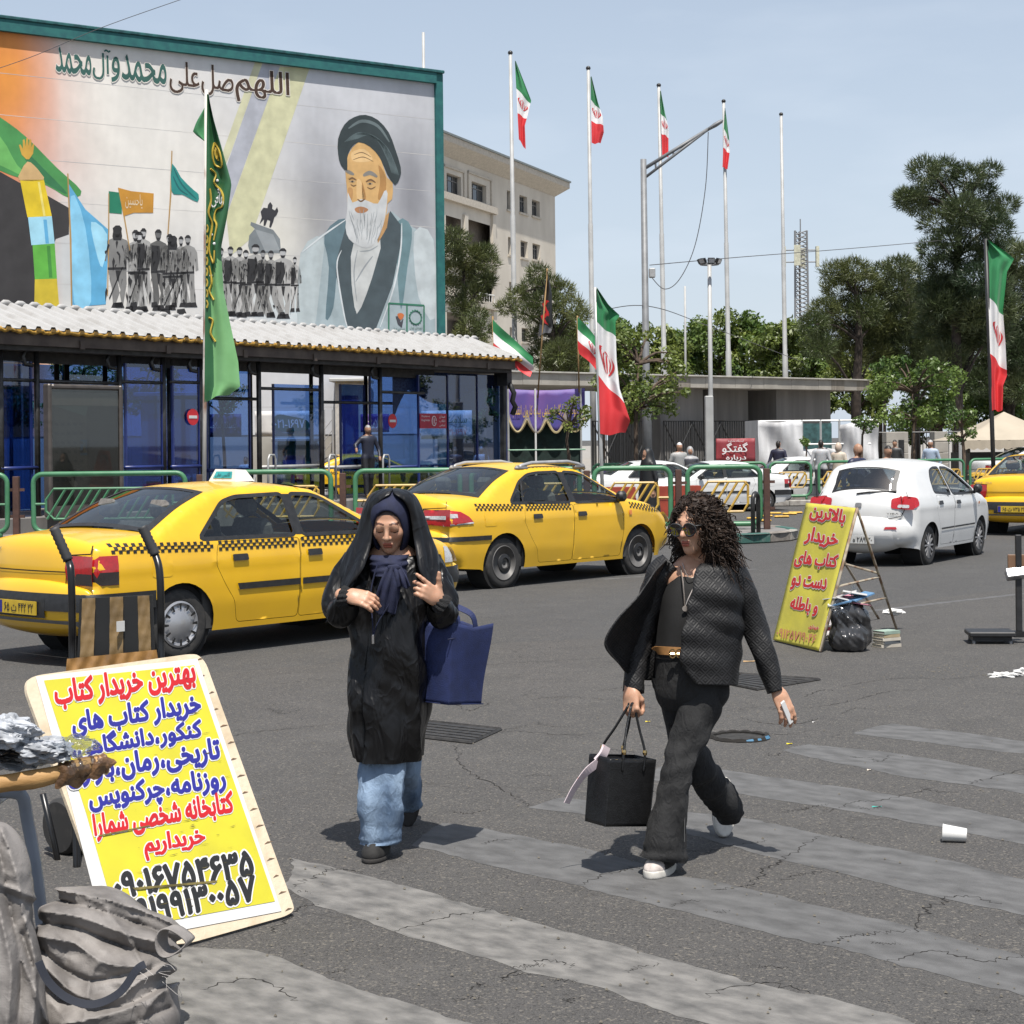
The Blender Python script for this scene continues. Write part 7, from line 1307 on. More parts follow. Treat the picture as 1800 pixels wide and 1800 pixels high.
def sack(label,bodies,lines,res,o_px,rnd):
    c0=D(*o_px);o=Vector((c0.x,c0.y,0));root=thing('woven_sack',label,'sack',o);on=np.array(o);B_=[(np.array(D(*c))-on,r) for c,r in bodies];LL=[]
    for amp,w,pts in lines:LL.append((amp,w,np.array(spline(pts,4))))
    for k in range(rnd[4]):
        x=RNG.uniform(rnd[0],rnd[1]);y=RNG.uniform(rnd[2],rnd[3]);a=RNG.normal(rnd[5],.5);l=RNG.uniform(12,45);LL.append((RNG.choice((-1,1))*RNG.uniform(.004,.009),RNG.uniform(2.5,5),np.array([(x,y),(x+l*math.cos(a),y+l*math.sin(a))])))
    def fn(P):
        d=None
        for c,r in B_:e=ell(P,c,r);d=e if d is None else smin(d,e,.05)
        nr=np.abs(d)<.09;Q=P[nr]+on;A=Q-np.array((0,0,H));px=CX+F*(A@np.array(CR))/A[:,1];py=CY-F*(A@np.array(CU))/A[:,1];X=np.c_[px,py];X=X+2.5*np.c_[wob(Q,22,6,3),wob(Q,22,6,9)];ds=np.zeros(len(X))
        for amp,w,pl in LL:
            m=np.full(len(X),99.)
            for a,b in zip(pl[:-1],pl[1:]):ab=b-a;t=np.clip(((X-a)@ab)/(ab@ab+1e-9),0,1);m=np.minimum(m,np.linalg.norm(X-a-t[:,None]*ab,axis=1))
            ds+=amp*(.8 if amp<0 else 1)*np.exp(-m/w)
        d[nr]-=ds;d=d-.004*wob(P,18,7,6);return smax(d,-(P[:,2]-.002),.01)
    lo=np.min([c-np.array(r)-.05 for c,r in B_],0);hi=np.max([c+np.array(r)+.05 for c,r in B_],0);lo[2]=-.02;V,Fq=sdf_mesh(fn,lo,hi,res);np_obj('sack_body',V,Fq,m_sack,root);return root,on
P_=lambda x,y,d:tuple(D(x,y,d))
s1,o1=sack('tall grey woven plastic sack standing at the edge of the road',[((-70,1720,5.36),(.19,.17,.42)),((-15,1560,5.36),(.12,.13,.19)),((0,1790,5.3),(.125,.15,.32))],[(.028,9,[(5,1462),(28,1530),(42,1600),(60,1690),(58,1860)]),(.026,9,[(-15,1480),(0,1580),(18,1700),(12,1860)]),(-.028,7,[(-5,1490),(14,1570),(34,1690),(34,1860)]),(-.022,6,[(-30,1530),(-15,1640),(-10,1860)]),(.016,4,[(-20,1553),(20,1560),(66,1582)]),(-.014,4,[(-20,1563),(20,1571),(62,1594)]),(.018,6,[(20,1640),(50,1720),(84,1800)]),(-.02,5,[(40,1640),(64,1730),(70,1800)])],.0068,(0,1640,5.3),(-20,70,1470,1800,26,1.3))
s2,o2=sack('collapsed grey woven plastic sack with a dark strap and open mouth',[((160,1620,5.58),(.155,.14,.10)),((262,1655,5.55),(.09,.12,.07)),((180,1700,5.5),(.19,.14,.085)),((190,1790,5.45),(.19,.15,.12)),((100,1700,5.5),(.065,.13,.20)),((270,1790,5.48),(.075,.13,.11))],[(.026,7,[(68,1552),(150,1572),(230,1594),(300,1624),(332,1648)]),(.028,8,[(72,1600),(140,1614),(220,1642),(318,1670)]),(.026,8,[(68,1642),(130,1657),(190,1690),(258,1700)]),(.016,5,[(188,1600),(215,1642),(250,1692)]),(.028,9,[(82,1700),(130,1748),(200,1757),(252,1722),(308,1702)]),(.026,9,[(104,1800),(180,1786),(260,1760),(316,1728)]),(.014,5,[(140,1830),(160,1720),(176,1690)]),(.018,6,[(226,1840),(255,1780),(292,1745)]),(-.030,6,[(70,1577),(150,1594),(230,1618),(316,1658)]),(-.032,6,[(70,1622),(150,1638),(230,1668),(316,1686)]),(-.034,7,[(75,1670),(110,1702),(160,1722),(220,1712),(268,1704)]),(-.030,7,[(88,1744),(150,1775),(220,1768),(300,1724)]),(-.024,6,[(120,1830),(200,1812),(300,1770)])],.0062,(180,1690,5.5),(75,310,1560,1800,46,.3))
sp=[Vector(P_(x,y,5.19))-Vector(o2) for x,y in ((68,1690),(85,1725),(120,1755),(165,1765),(210,1745),(240,1705),(255,1695))];strap([p for p in sp],.022,.006,(0,-1,.3)).build('strap',mat('dark_webbing',(.028,.032,.045),r=.7),s2)
th_=MB()
for k in range(9):
    p=Vector(P_(RNG.uniform(235,315),RNG.uniform(1695,1730),5.3))-Vector(o2);th_.tube(spline([p,p+Vector((RNG.normal(0,.03),-.02,RNG.normal(0,.02))),p+Vector((RNG.normal(0,.04),-.03,RNG.normal(-.01,.03)))],5),.0008,3)
tag(th_.build('frayed_threads',mat('thread_grey',(.35,.33,.31),r=.9),s2),kind='stuff')
mo=MB();c=Vector(P_(305,1650,5.42))-Vector(o2);mo.grid(lambda s,t:c+Vector((.045*math.cos(s*6.283)*(1-.1*t)+.02*t,.06*t-.05,.038*math.sin(s*6.283)*(1-.1*t)-.01*math.sin(s*12.5))),30,6,cu=True);mo.build('sack_mouth',m_sack,s2,True,solid=.004)
# ---- yellow sandwich board
AP=[G(1361,1128),G(1438,1147)];bxa=(AP[1]-AP[0]);Wa=bxa.length;rz=math.atan2(bxa.y,bxa.x);bxa.normalize();sa=thing('sandwich_board','yellow sandwich board with red lettering on a rusty A frame','sign',AP[0]+Vector((0,0,.01)),rz);Rz2=Matrix.Rotation(rz,4,'Z');oA=AP[0]+Vector((0,0,.01));bka=Vector((-bxa.y,bxa.x,0));best=None
for lean2 in np.linspace(3,35,65):
    for h2 in np.linspace(.9,1.6,71):
        up=bka*math.sin(R_(lean2))+Vector((0,0,math.cos(R_(lean2))));p=AP[1]+up*h2-Vector((0,0,H));px=CX+F*p.dot(CR)/p.y;py=CY-F*p.dot(CU)/p.y;e=abs(px-1503)*.3+abs(py-892)
        if best is None or e<best[0]:best=(e,lean2,h2)
_,lean2,h2=best;LA=rot('X',-lean2);XA=Rz2@Vector((1,0,0));UA=Rz2@(LA@Vector((0,0,1)));NA=Rz2@(LA@Vector((0,-1,0)))
def apix(px,py):d=ray(px,py);c=Vector((0,0,H));t=(oA-c).dot(NA)/d.dot(NA);p=c+d*t-oA;return (p.dot(XA),p.dot(UA))
ca=[apix(*p) for p in ((1358,1130),(1438,1146),(1503,893),(1418,884))];m_ysig=mat('canvas_yellow',(.56,.50,.06),r=.75,s=3,c2=(.46,.41,.065),bump=.3,bs=8);m_rust=mat('rusty_cream_tube',(.38,.33,.25),r=.7,s=9,c2=(.20,.12,.07),lo=.45,hi=.6)
def apt(s,t):a=np.array(ca[0])*(1-s)+np.array(ca[1])*s;b=np.array(ca[3])*(1-s)+np.array(ca[2])*s;p=a*(1-t)+b*t;return p
MB().grid(lambda s,t:LA@Vector((apt(s,t)[0],.003*math.sin(t*14)*math.sin(s*3.14)+.002*math.sin(s*9+t*5),max(.004,apt(s,t)[1]))),14,30).build('canvas',m_ysig,sa,True,solid=.008)
fr_=[LA@Vector((p[0],.02,max(.01,p[1]))) for p in ca];MB().tube(fr_,.014,7,closed=True).build('front_frame',m_rust,sa,True)
tl_=fr_[3];tr_=fr_[2];iv=Rz2.inverted()
for (fx,fy),top in (((1578,1112),tr_),((1545,1088),tl_)):MB().tube([top,iv@(G(fx,fy)-oA)],.012,7).build('back_leg',m_rust,sa,True)
bl1=iv@(G(1578,1112)-oA);bl0=iv@(G(1545,1088)-oA)
for f in (.55,.72):MB().tube([fr_[2].lerp(fr_[1],f),tr_.lerp(bl1,f-.02)],.010,6).build('tie_bar',m_rust,sa)
MB().tube([tr_.lerp(bl1,.5),tl_.lerp(bl0,.5)],.010,6).build('cross_tie',m_rust,sa)
LA_=lambda v:LA@Vector((v[0],v[1]-.003,v[2]))
lean_text([('بالاترین',(1424,914),(1484,926),28,m_txtred,1),('خریدار',(1415,956),(1471,966),30,m_txtred,1),('کتاب های',(1397,996),(1470,1004),28,m_txtred,1),('دست دو',(1391,1036),(1451,1044),26,m_txtred,1),('و باطله',(1389,1076),(1436,1084),28,m_txtred,1),('خریداری',(1423,1106),(1440,1109),8,m_txtred,0)],apix,sa,LA_,.045,.03,30,slant=(-.22,0))
lean_text([('۰۹۱۲۵۷۱۹۰۴۶',(1366,1120),(1434,1132),16,mat('lettering_faded_red',(.55,.20,.12),r=.7),0)],apix,sa,LA_,.02,.0,24,slant=(-.22,0))
c=G(1499,1148);gb=thing('rubbish_bag','black rubbish bag stuffed with paper and books behind the sandwich board','bag',(c.x,c.y+.16,0));m_gbag=mat('black_bin_liner',(.030,.030,.031),r=.24,v=.1,s=10,coat=.25,c2=(.05,.05,.052))
fn=lambda P:smax(smin(ell(P,(0,0,.12),(.175,.15,.16)),ell(P,(0,0,.30),(.165,.14,.12)),.06)-.016*cru(P*np.array((1,1,.7)),60,6,2)-.006*cru(P,150,5,5),-(P[:,2]-.003),.01);V,Fq=sdf_mesh(fn,(-.24,-.22,-.01),(.24,.22,.47),.0085);np_obj('bag_skin',V,Fq,m_gbag,gb)
for i in range(9):M=trs(RNG.uniform(-.10,.10),RNG.uniform(-.08,.05),.38+.012*i)@Matrix.Rotation(RNG.uniform(-.6,.6),4,'Z')@rot('X',RNG.uniform(-14,14))@rot('Y',RNG.uniform(-20,20));MB().box((-.10,-.07,0),(.10,.07,RNG.uniform(.006,.018)),M=M).build('paper',[m_whitep,mat('paper_pink',(.60,.25,.32),r=.6),mat('paper_blue',(.12,.25,.42),r=.6),m_ban][i%4],gb)
crumple('clear_bag_top',None,None,(-.07,-.06,.36),(.09,.06,.07),m_clear,40,.5,.010,5,parent=gb);crumple('clear_bag_top',None,None,(.05,.0,.45),(.03,.03,.09),m_clear,40,.4,.010,2,parent=gb)
for i,(cc,w) in enumerate((((.55,.50,.42),.20),((.10,.11,.12),.18),((.62,.57,.48),.19),((.45,.36,.22),.17),((.30,.40,.33),.18))):
    c=G(1562,1139);tb_=thing('book',['cream book at the bottom of the pile by the sign leg','dark book second in the pile by the sign leg','pale book in the middle of the pile by the sign leg','tan book under the plastic bag by the sign leg','green grey book on top of the pile by the sign leg'][i],'book',(c.x,c.y+.09,.002+.028*i),R_(20+RNG.uniform(-14,14)));MB().box((-w/2,-.07,.003),(w/2-.004,.066,.023)).build('pages',m_ban,tb_);bm=mat('book_cover_%d'%i,cc,r=.6);MB().box((-w/2-.002,-.072,0),(w/2,.07,.0025)).build('cover',bm,tb_);MB().box((-w/2-.002,-.072,.0235),(w/2,.07,.026)).build('cover',bm,tb_);MB().box((-w/2-.002,-.075,.0),(w/2,-.0725,.026)).build('spine',bm,tb_)
o,c=crumple('plastic_bag','','',(0,0,0),(.09,.05,.03),m_whitep,30,.4,.006,7);o.location=G(1575,1108)+Vector((0,.10,.16));tag(o,'white carrier bag lying on the small pile of books','bag')
o,c=crumple('plastic_bag','','',(0,0,0),(.10,.08,.10),mat('striped_bag',(.62,.58,.58),r=.4,s=18,c2=(.45,.06,.07),lo=.55,hi=.6,aniso=(.2,.2,1)),25,.4,.010,4);o.location=G(1450,1128)+Vector((.02,.18,.10));tag(o,'white and red carrier bag half hidden behind the sandwich board','bag')
c=G(1745,1132);ps=thing('platform_scale','black platform weighing scale with a tall column','scale',(c.x,c.y+.1,0),R_(-6));MB().box((-.19,-.15,.065),(.20,.18,.105),bev=.008).build('platform',m_blackpl,ps);MB().box((-.16,-.12,.03),(.17,.15,.064)).build('base_frame',m_steel,ps)
for x in (-.15,.16):
    for y in (-.11,.14):MB().lathe([(.014,0),(.016,.01),(.010,.03)],10,trs(x,y,0)).build('foot',m_greypl,ps)
MB().box((.20,-.04,.05),(.34,.05,.10)).build('column_bracket',m_steel,ps);MB().box((.225,-.022,.10),(.275,.028,.93),bev=.004).build('column',m_blackpl,ps);MB().box((-.11,-.03,-.04),(.12,.05,.05),M=trs(.25,-.02,.60)@rot('X',-35)@rot('Y',-8),bev=.008).build('display',m_alloy,ps);MB().box((.16,-.01,.64),(.30,.02,.76),bev=.004).build('display_hood',mat('scale_hood',(.20,.11,.06),r=.5),ps)
def simple(o,lb,cat,g=None):return tag(o,lb,cat,g)
c=G(1678,1480);cupM=trs(c.x,c.y,.037)@Matrix.Rotation(R_(-12),4,'Z')@rot('Y',90+3);cp=thing('paper_cup','white paper cup lying on the crosswalk','cup',(c.x,c.y,.0));cM=trs(0,0,.036)@Matrix.Rotation(R_(-14),4,'Z')@rot('Y',94)
MB().lathe([(.028,.05),(.0275,.052),(.036,-.05),(.037,-.052),(.0385,-.05),(.037,-.047),(.029,.05)],28,cM).build('cup_wall',m_whitep,cp,True,50);MB().lathe([(0,.046),(.028,.046)],28,cM).build('cup_base',m_whitep,cp);MB().lathe([(.036,-.049),(.0395,-.051),(.036,-.053)],28,cM).build('rolled_rim',m_whitep,cp,True)
for i,(x,y,r,lb) in enumerate(((1765,1190,(.10,.04,.02),'crumpled white plastic bag flattened on the road near the scale'),(1800,1184,(.07,.05,.025),'crumpled white plastic scrap next to the flattened bag'))):o,_=crumple('plastic_scrap','','',(0,0,0),r,m_whitep,45,.7,.007,i*4);o.location=G(x,y)+Vector((0,0,.012));tag(o,lb,'litter')
for i,(x,y,sx_,sy_,cc,lb) in enumerate(((1138,1269,.02,.012,(.65,.5,.05),'small yellow paper scrap beside the jeans of the curly haired woman'),(1387,1308,.022,.012,(.7,.55,.02),'bright yellow scrap near the broken manhole'),(1315,1163,.06,.03,(.42,.27,.13),'brown cardboard scrap beside the jacket sleeve'),(1527,1354,.014,.010,(.7,.6,.5),'tiny cream scrap on a crosswalk stripe'),(1430,1270,.012,.01,(.75,.73,.7),'tiny white scrap under the hand with the card'),(1540,1419,.03,.006,(.05,.35,.30),'tiny teal scrap on a crosswalk stripe'))):
    c=G(x,y);tag(MB().grid(lambda s,t:(c.x+(s-.5)*sx_*1.5+.2*sx_*t,c.y+(t-.5)*sy_*2.6,.002+.004*math.sin(s*2+t*2)**2),6,4).build('paper_scrap',mat('scrap_%d'%i,cc,r=.7)),lb,'litter')
def grate(label,corners,n,name='drain_grate'):
    P=[G(*p) for p in corners];c=sum(P,Vector())/4;t=thing(name,label,'drain',(c.x,c.y,0));L=[p-c for p in P];m_iron=mat('cast_iron',(.050,.047,.044),r=.6,m=.3,v=.25,s=20);q=lambda s,t_,z:(L[0].lerp(L[1],s)).lerp(L[3].lerp(L[2],s),t_)+Vector((0,0,z))
    MB().add([q(0,0,.002),q(1,0,.002),q(1,1,.002),q(0,1,.002)],[(0,1,2,3)]).build('pit',m_under,t);MB().tube([q(0,0,.006),q(1,0,.006),q(1,1,.006),q(0,1,.006)],.013,4,closed=True).build('rim',m_iron,t)
    for k in range(n):s0=(k+.10)/n;s1=(k+.80)/n;mb=MB();mb.add([q(s0,.04,.010),q(s1,.04,.010),q(s1,.96,.010),q(s0,.96,.010),q(s0,.04,.002),q(s1,.04,.002),q(s1,.96,.002),q(s0,.96,.002)],[(0,1,2,3),(0,4,5,1),(1,5,6,2),(2,6,7,3),(3,7,4,0)]);mb.build('bar',m_iron,t)
grate('slotted iron drain grate behind the woman with the tote bag',((700,1293),(750,1270),(880,1284),(828,1308)),6);grate('iron drain cover beside the jacket of the curly haired woman',((1262,1200),(1300,1186),(1440,1196),(1330,1214)),7)
c=G(1300,1297);mh=thing('manhole_cover','sunken round manhole cover with broken blue edged rim','manhole',(c.x,c.y,0));MB().lathe([(0,.003),(.135,.003),(.14,.006),(.15,.004)],28).build('cover',mat('cover_dark',(.035,.033,.03),r=.9,v=.3,s=20),mh);rr=MB();rr.tube([(.165*math.cos(a)*(1+.06*math.sin(a*5)),.165*math.sin(a),.004) for a in np.linspace(0,6.283,40)[:-1]],[.012+.008*abs(math.sin(i*2.1)) for i in range(39)],5,closed=True);rr.build('broken_rim',m_crack,mh);b_=MB();b_.tube([(.17*math.cos(a),.17*math.sin(a),.008) for a in np.linspace(-1.5,-.1,12)],[.004,.01,.012,.008,.012,.01,.006,.014,.016,.016,.012,.004],5);b_.build('blue_rag',mat('rag_blue',(.06,.18,.30),r=.7),mh)
# ------------------------------------------------------------------ people
def loft(rows,n=44,m=6,fold=None,cap0=False,cap1=False):
    """rows of (c, A, B): centre, half axis A (cos), half axis B (sin)"""
    K=[np.concatenate([np.array(r[0]),np.array(r[1]),np.array(r[2])]) for r in rows];S_=np.array(spline(K,m));th=np.linspace(0,2*math.pi,n,endpoint=False);V=[]
    for i,s in enumerate(S_):
        c,A,B=s[:3],s[3:6],s[6:9];cs=np.sign(np.cos(th))*np.abs(np.cos(th))**.9;sn=np.sign(np.sin(th))*np.abs(np.sin(th))**.9;P=c+cs[:,None]*A+sn[:,None]*B
        if fold is not None:
            nr=P-c;nr/=np.linalg.norm(nr,axis=1)[:,None]+1e-9;P=P+nr*fold(P,th,i/(len(S_)-1))[:,None]
        V.append(P)
    k=len(V);Vv=np.concatenate(V);Fq=[(i*n+j,i*n+(j+1)%n,(i+1)*n+(j+1)%n,(i+1)*n+j) for i in range(k-1) for j in range(n)]
    if cap0:Fq.append(tuple(range(n))[::-1])
    if cap1:Fq.append(tuple(range((k-1)*n,k*n)))
    return Vv,Fq
def join(parts):
    V=[];Fc=[];b=0
    for v,f in parts:V.append(np.asarray(v));Fc+=[tuple(int(i)+b for i in q) for q in f];b+=len(v)
    return np.concatenate(V),Fc
class Body:
    def __init__(s,y0,root):s.y0=y0;s.r=root
    def q(s,px,py,dy=0.0):p=D(px,py,s.y0+dy)-s.r;return np.array((p.x,p.y,p.z))
    def k(s):return s.y0/F
    def torso(s,rows,**kw):return loft([(s.q((a+b)/2,py,dy),((b-a)/2*s.k(),0,tilt*(b-a)/2*s.k()),(0,hd,0)) for py,a,b,dy,hd,tilt in rows],**kw)
    def limb(s,pts,**kw):
        C=[s.q(p[0],p[1],p[2]) for p in pts];rows=[]
        for i,p in enumerate(pts):
            t=C[min(i+1,len(C)-1)]-C[max(i-1,0)];t/=np.linalg.norm(t);A=np.cross(t,(0,1,0));A/=np.linalg.norm(A);B=np.cross(A,t);hw=p[3]*s.k();hd=p[4] if len(p)>4 else hw;rows.append((C[i],-A*hw,B*hd))
        return loft(rows,**kw)
def folds(amp,f,aniso=(1,1,1),o=0,sharp=1.0,extra=None):
    an=np.array(aniso)
    def g(P,th,t):
        w=wob(P*an,f,7,o);d=amp*(1-2*np.abs(w)**sharp)*.6+amp*.5*wob(P*an,f*2.3,6,o+5)
        return d+(extra(P,th,t) if extra else 0)
    return g
def headf(P):
    d=smin(ell(P,(0,.018,.032),(.073,.092,.084)),ell(P,(0,-.018,-.035),(.058,.068,.080)),.04);d=smin(d,sph(P,(0,-.062,-.096),.020),.032)
    for s in (-1,1):
        d=smin(d,sph(P,(s*.036,-.056,-.022),.024),.022);d=smin(d,ell(P,(s*.076,.014,-.006),(.010,.022,.031)),.008)
        d=smax(d,-sph(P,(s*.032,-.104,.006),.021),.014);d=smin(d,ell(P,(s*.032,-.0745,.003),(.0165,.013,.0125)),.004)
    d=smin(d,cap(P,(-.034,-.076,.022),(.034,-.076,.022),.011),.02);d=smin(d,cap(P,(0,-.086,.008),(0,-.107,-.026),.0075,.0115),.012)
    for s in (-1,1):d=smin(d,sph(P,(s*.0115,-.094,-.031),.0085),.007)
    d=smin(d,cap(P,(-.017,-.085,-.0585),(.017,-.085,-.0585),.006),.006);d=smin(d,cap(P,(-.014,-.084,-.069),(.014,-.084,-.069),.0072),.006)
    d=smax(d,-cap(P,(-.021,-.0935,-.0635),(.021,-.0935,-.0635),.0022),.003);d=smin(d,cap(P,(0,.03,-.07),(0,.045,-.20),.052,.056),.03);return d
def head_mesh(M,res=.0036,lids=True,hairline=9,lip=(.80,.42,.40)):
    V,Fq=sdf_mesh(headf,(-.10,-.13,-.19),(.10,.125,.13),res);T=np.ones((len(V),3));x,y,z=V.T;fr=y<-.045;ax=np.abs(x)
    T[fr&(ax<.021-.4*np.abs(z+.064))&(z>-.0765)&(z<-.0525)]=lip;T[(np.abs(z+.0635)<.0022)&(ax<.019)&fr]=(.35,.15,.14)
    bz=.0265+.006*np.cos((ax-.030)*70)-.10*np.maximum(ax-.034,0);T[fr&(ax>.011)&(ax<.050)&(np.abs(z-bz)<.0038)]=(.14,.09,.07)
    if lids:T[fr&(ax>.016)&(ax<.048)&(np.abs(z-(-.0025-.004*np.cos((ax-.032)*90)))<.0024)]=(.10,.07,.06);T[fr&(ax>.015)&(ax<.050)&(z>.0)&(z<.013)]*=(.88,.80,.78)
    else:
        T[fr&(((ax-.032)/.016)**2+((z-.003)/.007)**2<1)]=(1.3,1.6,1.8);T[fr&(((ax-.032)/.007)**2+((z-.003)/.007)**2<1)]=(.08,.06,.05)
    T[(z>hairline-8*ax*ax)&(y<.06)]=(.05,.035,.03)
    T[fr&(ax>.028)&(ax<.050)&(z>-.045)&(z<-.010)]*=(1.04,.93,.91);M3=np.array(M.to_3x3());return V@M3.T+np.array(M.translation),Fq,T
def handf(fing,thumb,flip=1):
    B=[];ys=(.030,.010,-.010,-.029);L=(.068,.076,.070,.056)
    for i in range(4):
        p=np.array((.088-.004*abs(i-1.3),ys[i],0.));a=0;pts=[np.array((.03,ys[i]*.7,0.)),p];sp=fing[i][1] if len(fing[i])>1 else (1.5-i)*.05
        for j,f in enumerate((.46,.30,.24)):a+=fing[i][0][j] if isinstance(fing[i][0],(tuple,list)) else fing[i][0];l=L[i]*f;pts.append(pts[-1]+np.array((math.cos(a)*l*math.cos(sp),math.cos(a)*l*math.sin(sp),-math.sin(a)*l)))
        B.append(pts)
    tp=[np.array((.012,.022,-.004))];dirs=thumb
    for l,d in zip((.040,.032,.026),dirs):d=np.array(d,float);tp.append(tp[-1]+d/np.linalg.norm(d)*l)
    def f(P):
        P=P*np.array((1,flip,1));d=ell(P,(.050,.002,0),(.052,.040,.0165));d=smin(d,cap(P,(-.035,0,0),(.02,0,0),.024,.026,(1,1.12,.85)),.02)
        for pts in B:d=smin(d,chain(P,pts,(.010,.0105,.0090,.0080,.0068),.004),.006)
        return smin(d,chain(P,tp,(.015,.013,.0105,.0085),.005),.012)
    return f
def hand_mesh(M,fing,thumb,flip=1,res=.0034):
    V,Fq=sdf_mesh(handf(fing,thumb,flip),(-.07,-.10,-.11),(.20,.10,.09),res);T=np.ones((len(V),3));M3=np.array(M.to_3x3())
    return V@M3.T+np.array(M.translation),Fq,T
def frame(o,d,n):
    d=Vector(d).normalized();n=Vector(n);n=(n-d*n.dot(d)).normalized();y=n.cross(d);M=Matrix((d,y,n)).transposed().to_4x4();M.translation=Vector(o);return M
def body_obj(name,parts,parent,m=None):
    V=np.concatenate([p[0] for p in parts]);T=np.concatenate([p[2] if len(p)>2 else np.ones((len(p[0]),3)) for p in parts]);Fc=[];b=0
    for p in parts:Fc+=(np.asarray(p[1])+b).tolist();b+=len(p[0])
    o=np_obj(name,V,Fc,m or m_skin,parent);at=o.data.color_attributes.new('tint','FLOAT_COLOR','POINT');at.data.foreach_set('color',np.c_[T,np.ones(len(T))].ravel().astype('f4'));return o
m_blkcoat=mat('black_satin_coat',(0.0055,0.0052,0.0055),r=.36,v=.15,s=9,bump=.15,bs=45,spec=.32);m_blkscarf=mat('black_scarf',(0.0065,0.006,0.0065),r=.40,v=.2,s=12,bump=.1,bs=30,spec=.4);m_navysc=mat('navy_scarf',(0.012,0.016,0.048),r=.85,v=.15,s=40,bump=.2,bs=220)
m_lace=mat('black_lace',(.012,.012,.013),r=.9,bump=.8,bs=160)
def denim(name,c,c2,s=9):return mat(name,c,r=.9,s=s,c2=c2,lo=.38,hi=.66,det=9,bump=.25,bs=260,aniso=(1,1,.45))
m_jeans=denim('blue_denim',(.25,.34,.46),(.085,.135,.215));m_jeansk=denim('black_denim',(.021,.021,.0215),(.009,.009,.0095));m_shoeb=mat('black_suede',(.022,.021,.02),r=.85,v=.25,s=30)
crease(m_jeans,((9,.9),(22,.5),(60,.15)),.7,.012,160,(1,1,.6));crease(m_jeansk,((9,.9),(24,.5),(60,.15)),.7,.010,160,(1,1,.6));crease(m_blkcoat,((5,1.0),(13,.6)),.55,.02,0,(1,1,.45));crease(m_blkscarf,((6,1.0),(15,.5)),.5,.014,0,(1,1,.3))
# ---- woman with a black head veil
r1=G(668,1502);w1=thing('person','woman in black veil and long coat over blue jeans looking down at her hands','person',r1);Bd=Body(7.98,r1);q=Bd.q
hc=q(685,920,-.06);M=Matrix.Translation(Vector(hc))@rot('Z',-5)@rot('X',20)@Matrix.Scale(1.02,4)
parts=[head_mesh(M,hairline=.066)]
fr1=frame(q(611,1047,-.24),(q(668,1058,-.30)-q(611,1047,-.24)),(-.15,-.75,.65));parts.append(hand_mesh(fr1,[((.55,.6,.4),),((.5,.5,.3),),((.42,.45,.3),),((.40,.5,.3),)],((1,.15,-.45),(1,-.25,-.25),(1,-.3,-.1)),1))
fr2=frame(q(772,1056,-.22),(q(716,1014,-.30)-q(772,1056,-.22)),(-.1,-.8,.35));parts.append(hand_mesh(fr2,[((.12,.15,.1),.10),((.55,.7,.5),),((.75,.9,.5),),((.85,.9,.5),)],((.75,.9,.1),(.75,.75,.25),(.6,.8,.2)),-1))
core=lambda P:smin(smin(cap(P,q(690,1000),q(690,1180),.13,.14,(1,.7,1)),cap(P,q(680,1200),q(674,1350,-.08),.06,.04),.04),smin(cap(P,q(672,1350,-.09),q(668,1475,-.12),.04,.035),cap(P,q(712,1200),q(718,1395,.35),.07,.045),.03),.03)
parts.append(sdf_mesh(core,q(690,1180)-np.array((.5,.5,.75)),q(690,1180)+np.array((.5,.8,.6)),.03));body_obj('body',parts,w1)
xs=q(641,1200)[0]
coat=Bd.torso([(975,640,735,.02,.10,0),(1000,606,775,.02,.125,0),(1050,605,776,.0,.15,0),(1110,619,762,-.02,.155,0),(1170,617,768,-.02,.16,0),(1230,614,764,-.03,.165,.02),(1285,613,752,-.04,.17,.06),(1332,621,737,-.045,.165,-.03)],n=90,m=9,fold=folds(.022,10,(1.3,1.3,.4),2,.7,lambda P,th,t:.010*t*np.sin(th*7+2.2*np.sin(t*4))+.012*np.abs(wob((P*np.array((.9,.9,1.0))+P[:,[2,2,0]]*.55),17,6,8))*np.exp(-((t-.5)/.3)**2)-.028*np.clip((t-.3)*2,0,1)*np.exp(-((P[:,0]-xs)/.012)**2)*(P[:,1]<0.2)))
sl1=Bd.limb([(628,985,.02,26,.075),(604,1030,-.02,27,.075),(592,1072,-.08,24,.07),(598,1078,-.15,24,.062),(611,1056,-.22,19,.042)],n=40,m=8,fold=folds(.008,22,(1,1,1),7));sl2=Bd.limb([(750,985,.02,25,.075),(770,1030,-.02,26,.075),(782,1074,-.08,24,.068),(781,1082,-.15,23,.06),(771,1062,-.21,19,.042)],n=40,m=8,fold=folds(.008,22,(1,1,1),9))
V,Fc=join([coat,sl1,sl2]);np_obj('long_coat',V,Fc,m_blkcoat,w1)
cf=MB()
for (x,y,dy,ax) in ((612,1052,-.235,(-.8,.2,.2)),(771,1058,-.215,(.7,.1,-.6))):
    c=Vector(q(x,y,dy));A=Vector(ax).normalized();u=A.orthogonal().normalized();v=A.cross(u);V,Fc=loft([(c-A*.012,u*.030,v*.028),(c,u*.038,v*.035),(c+A*.02,u*.046,v*.042),(c+A*.035,u*.046,v*.042)],n=44,m=5,fold=lambda P,th,t:.004*np.sin(th*11+5*t));cf.add(V,Fc);cf.build('lace_cuff',m_lace,w1,True);cf=MB()
VR=[(860.5,682,698,.02,.02,0),(863,668,711,.06,.062,2),(869,655,724,.095,.094,8),(878,647,732,.115,.108,27),(894,640,739,.13,.100,36),(915,635,746,.145,.088,36),(945,626,756,.15,.088,34),(972,612,767,.155,.12,33),(1000,600,773,.16,.155,36),(1030,590,781,.165,.178,50),(1056,586,786,.165,.175,66)]
K=np.array(spline([np.array(r,float) for r in VR],5));n=60;Vv=[]
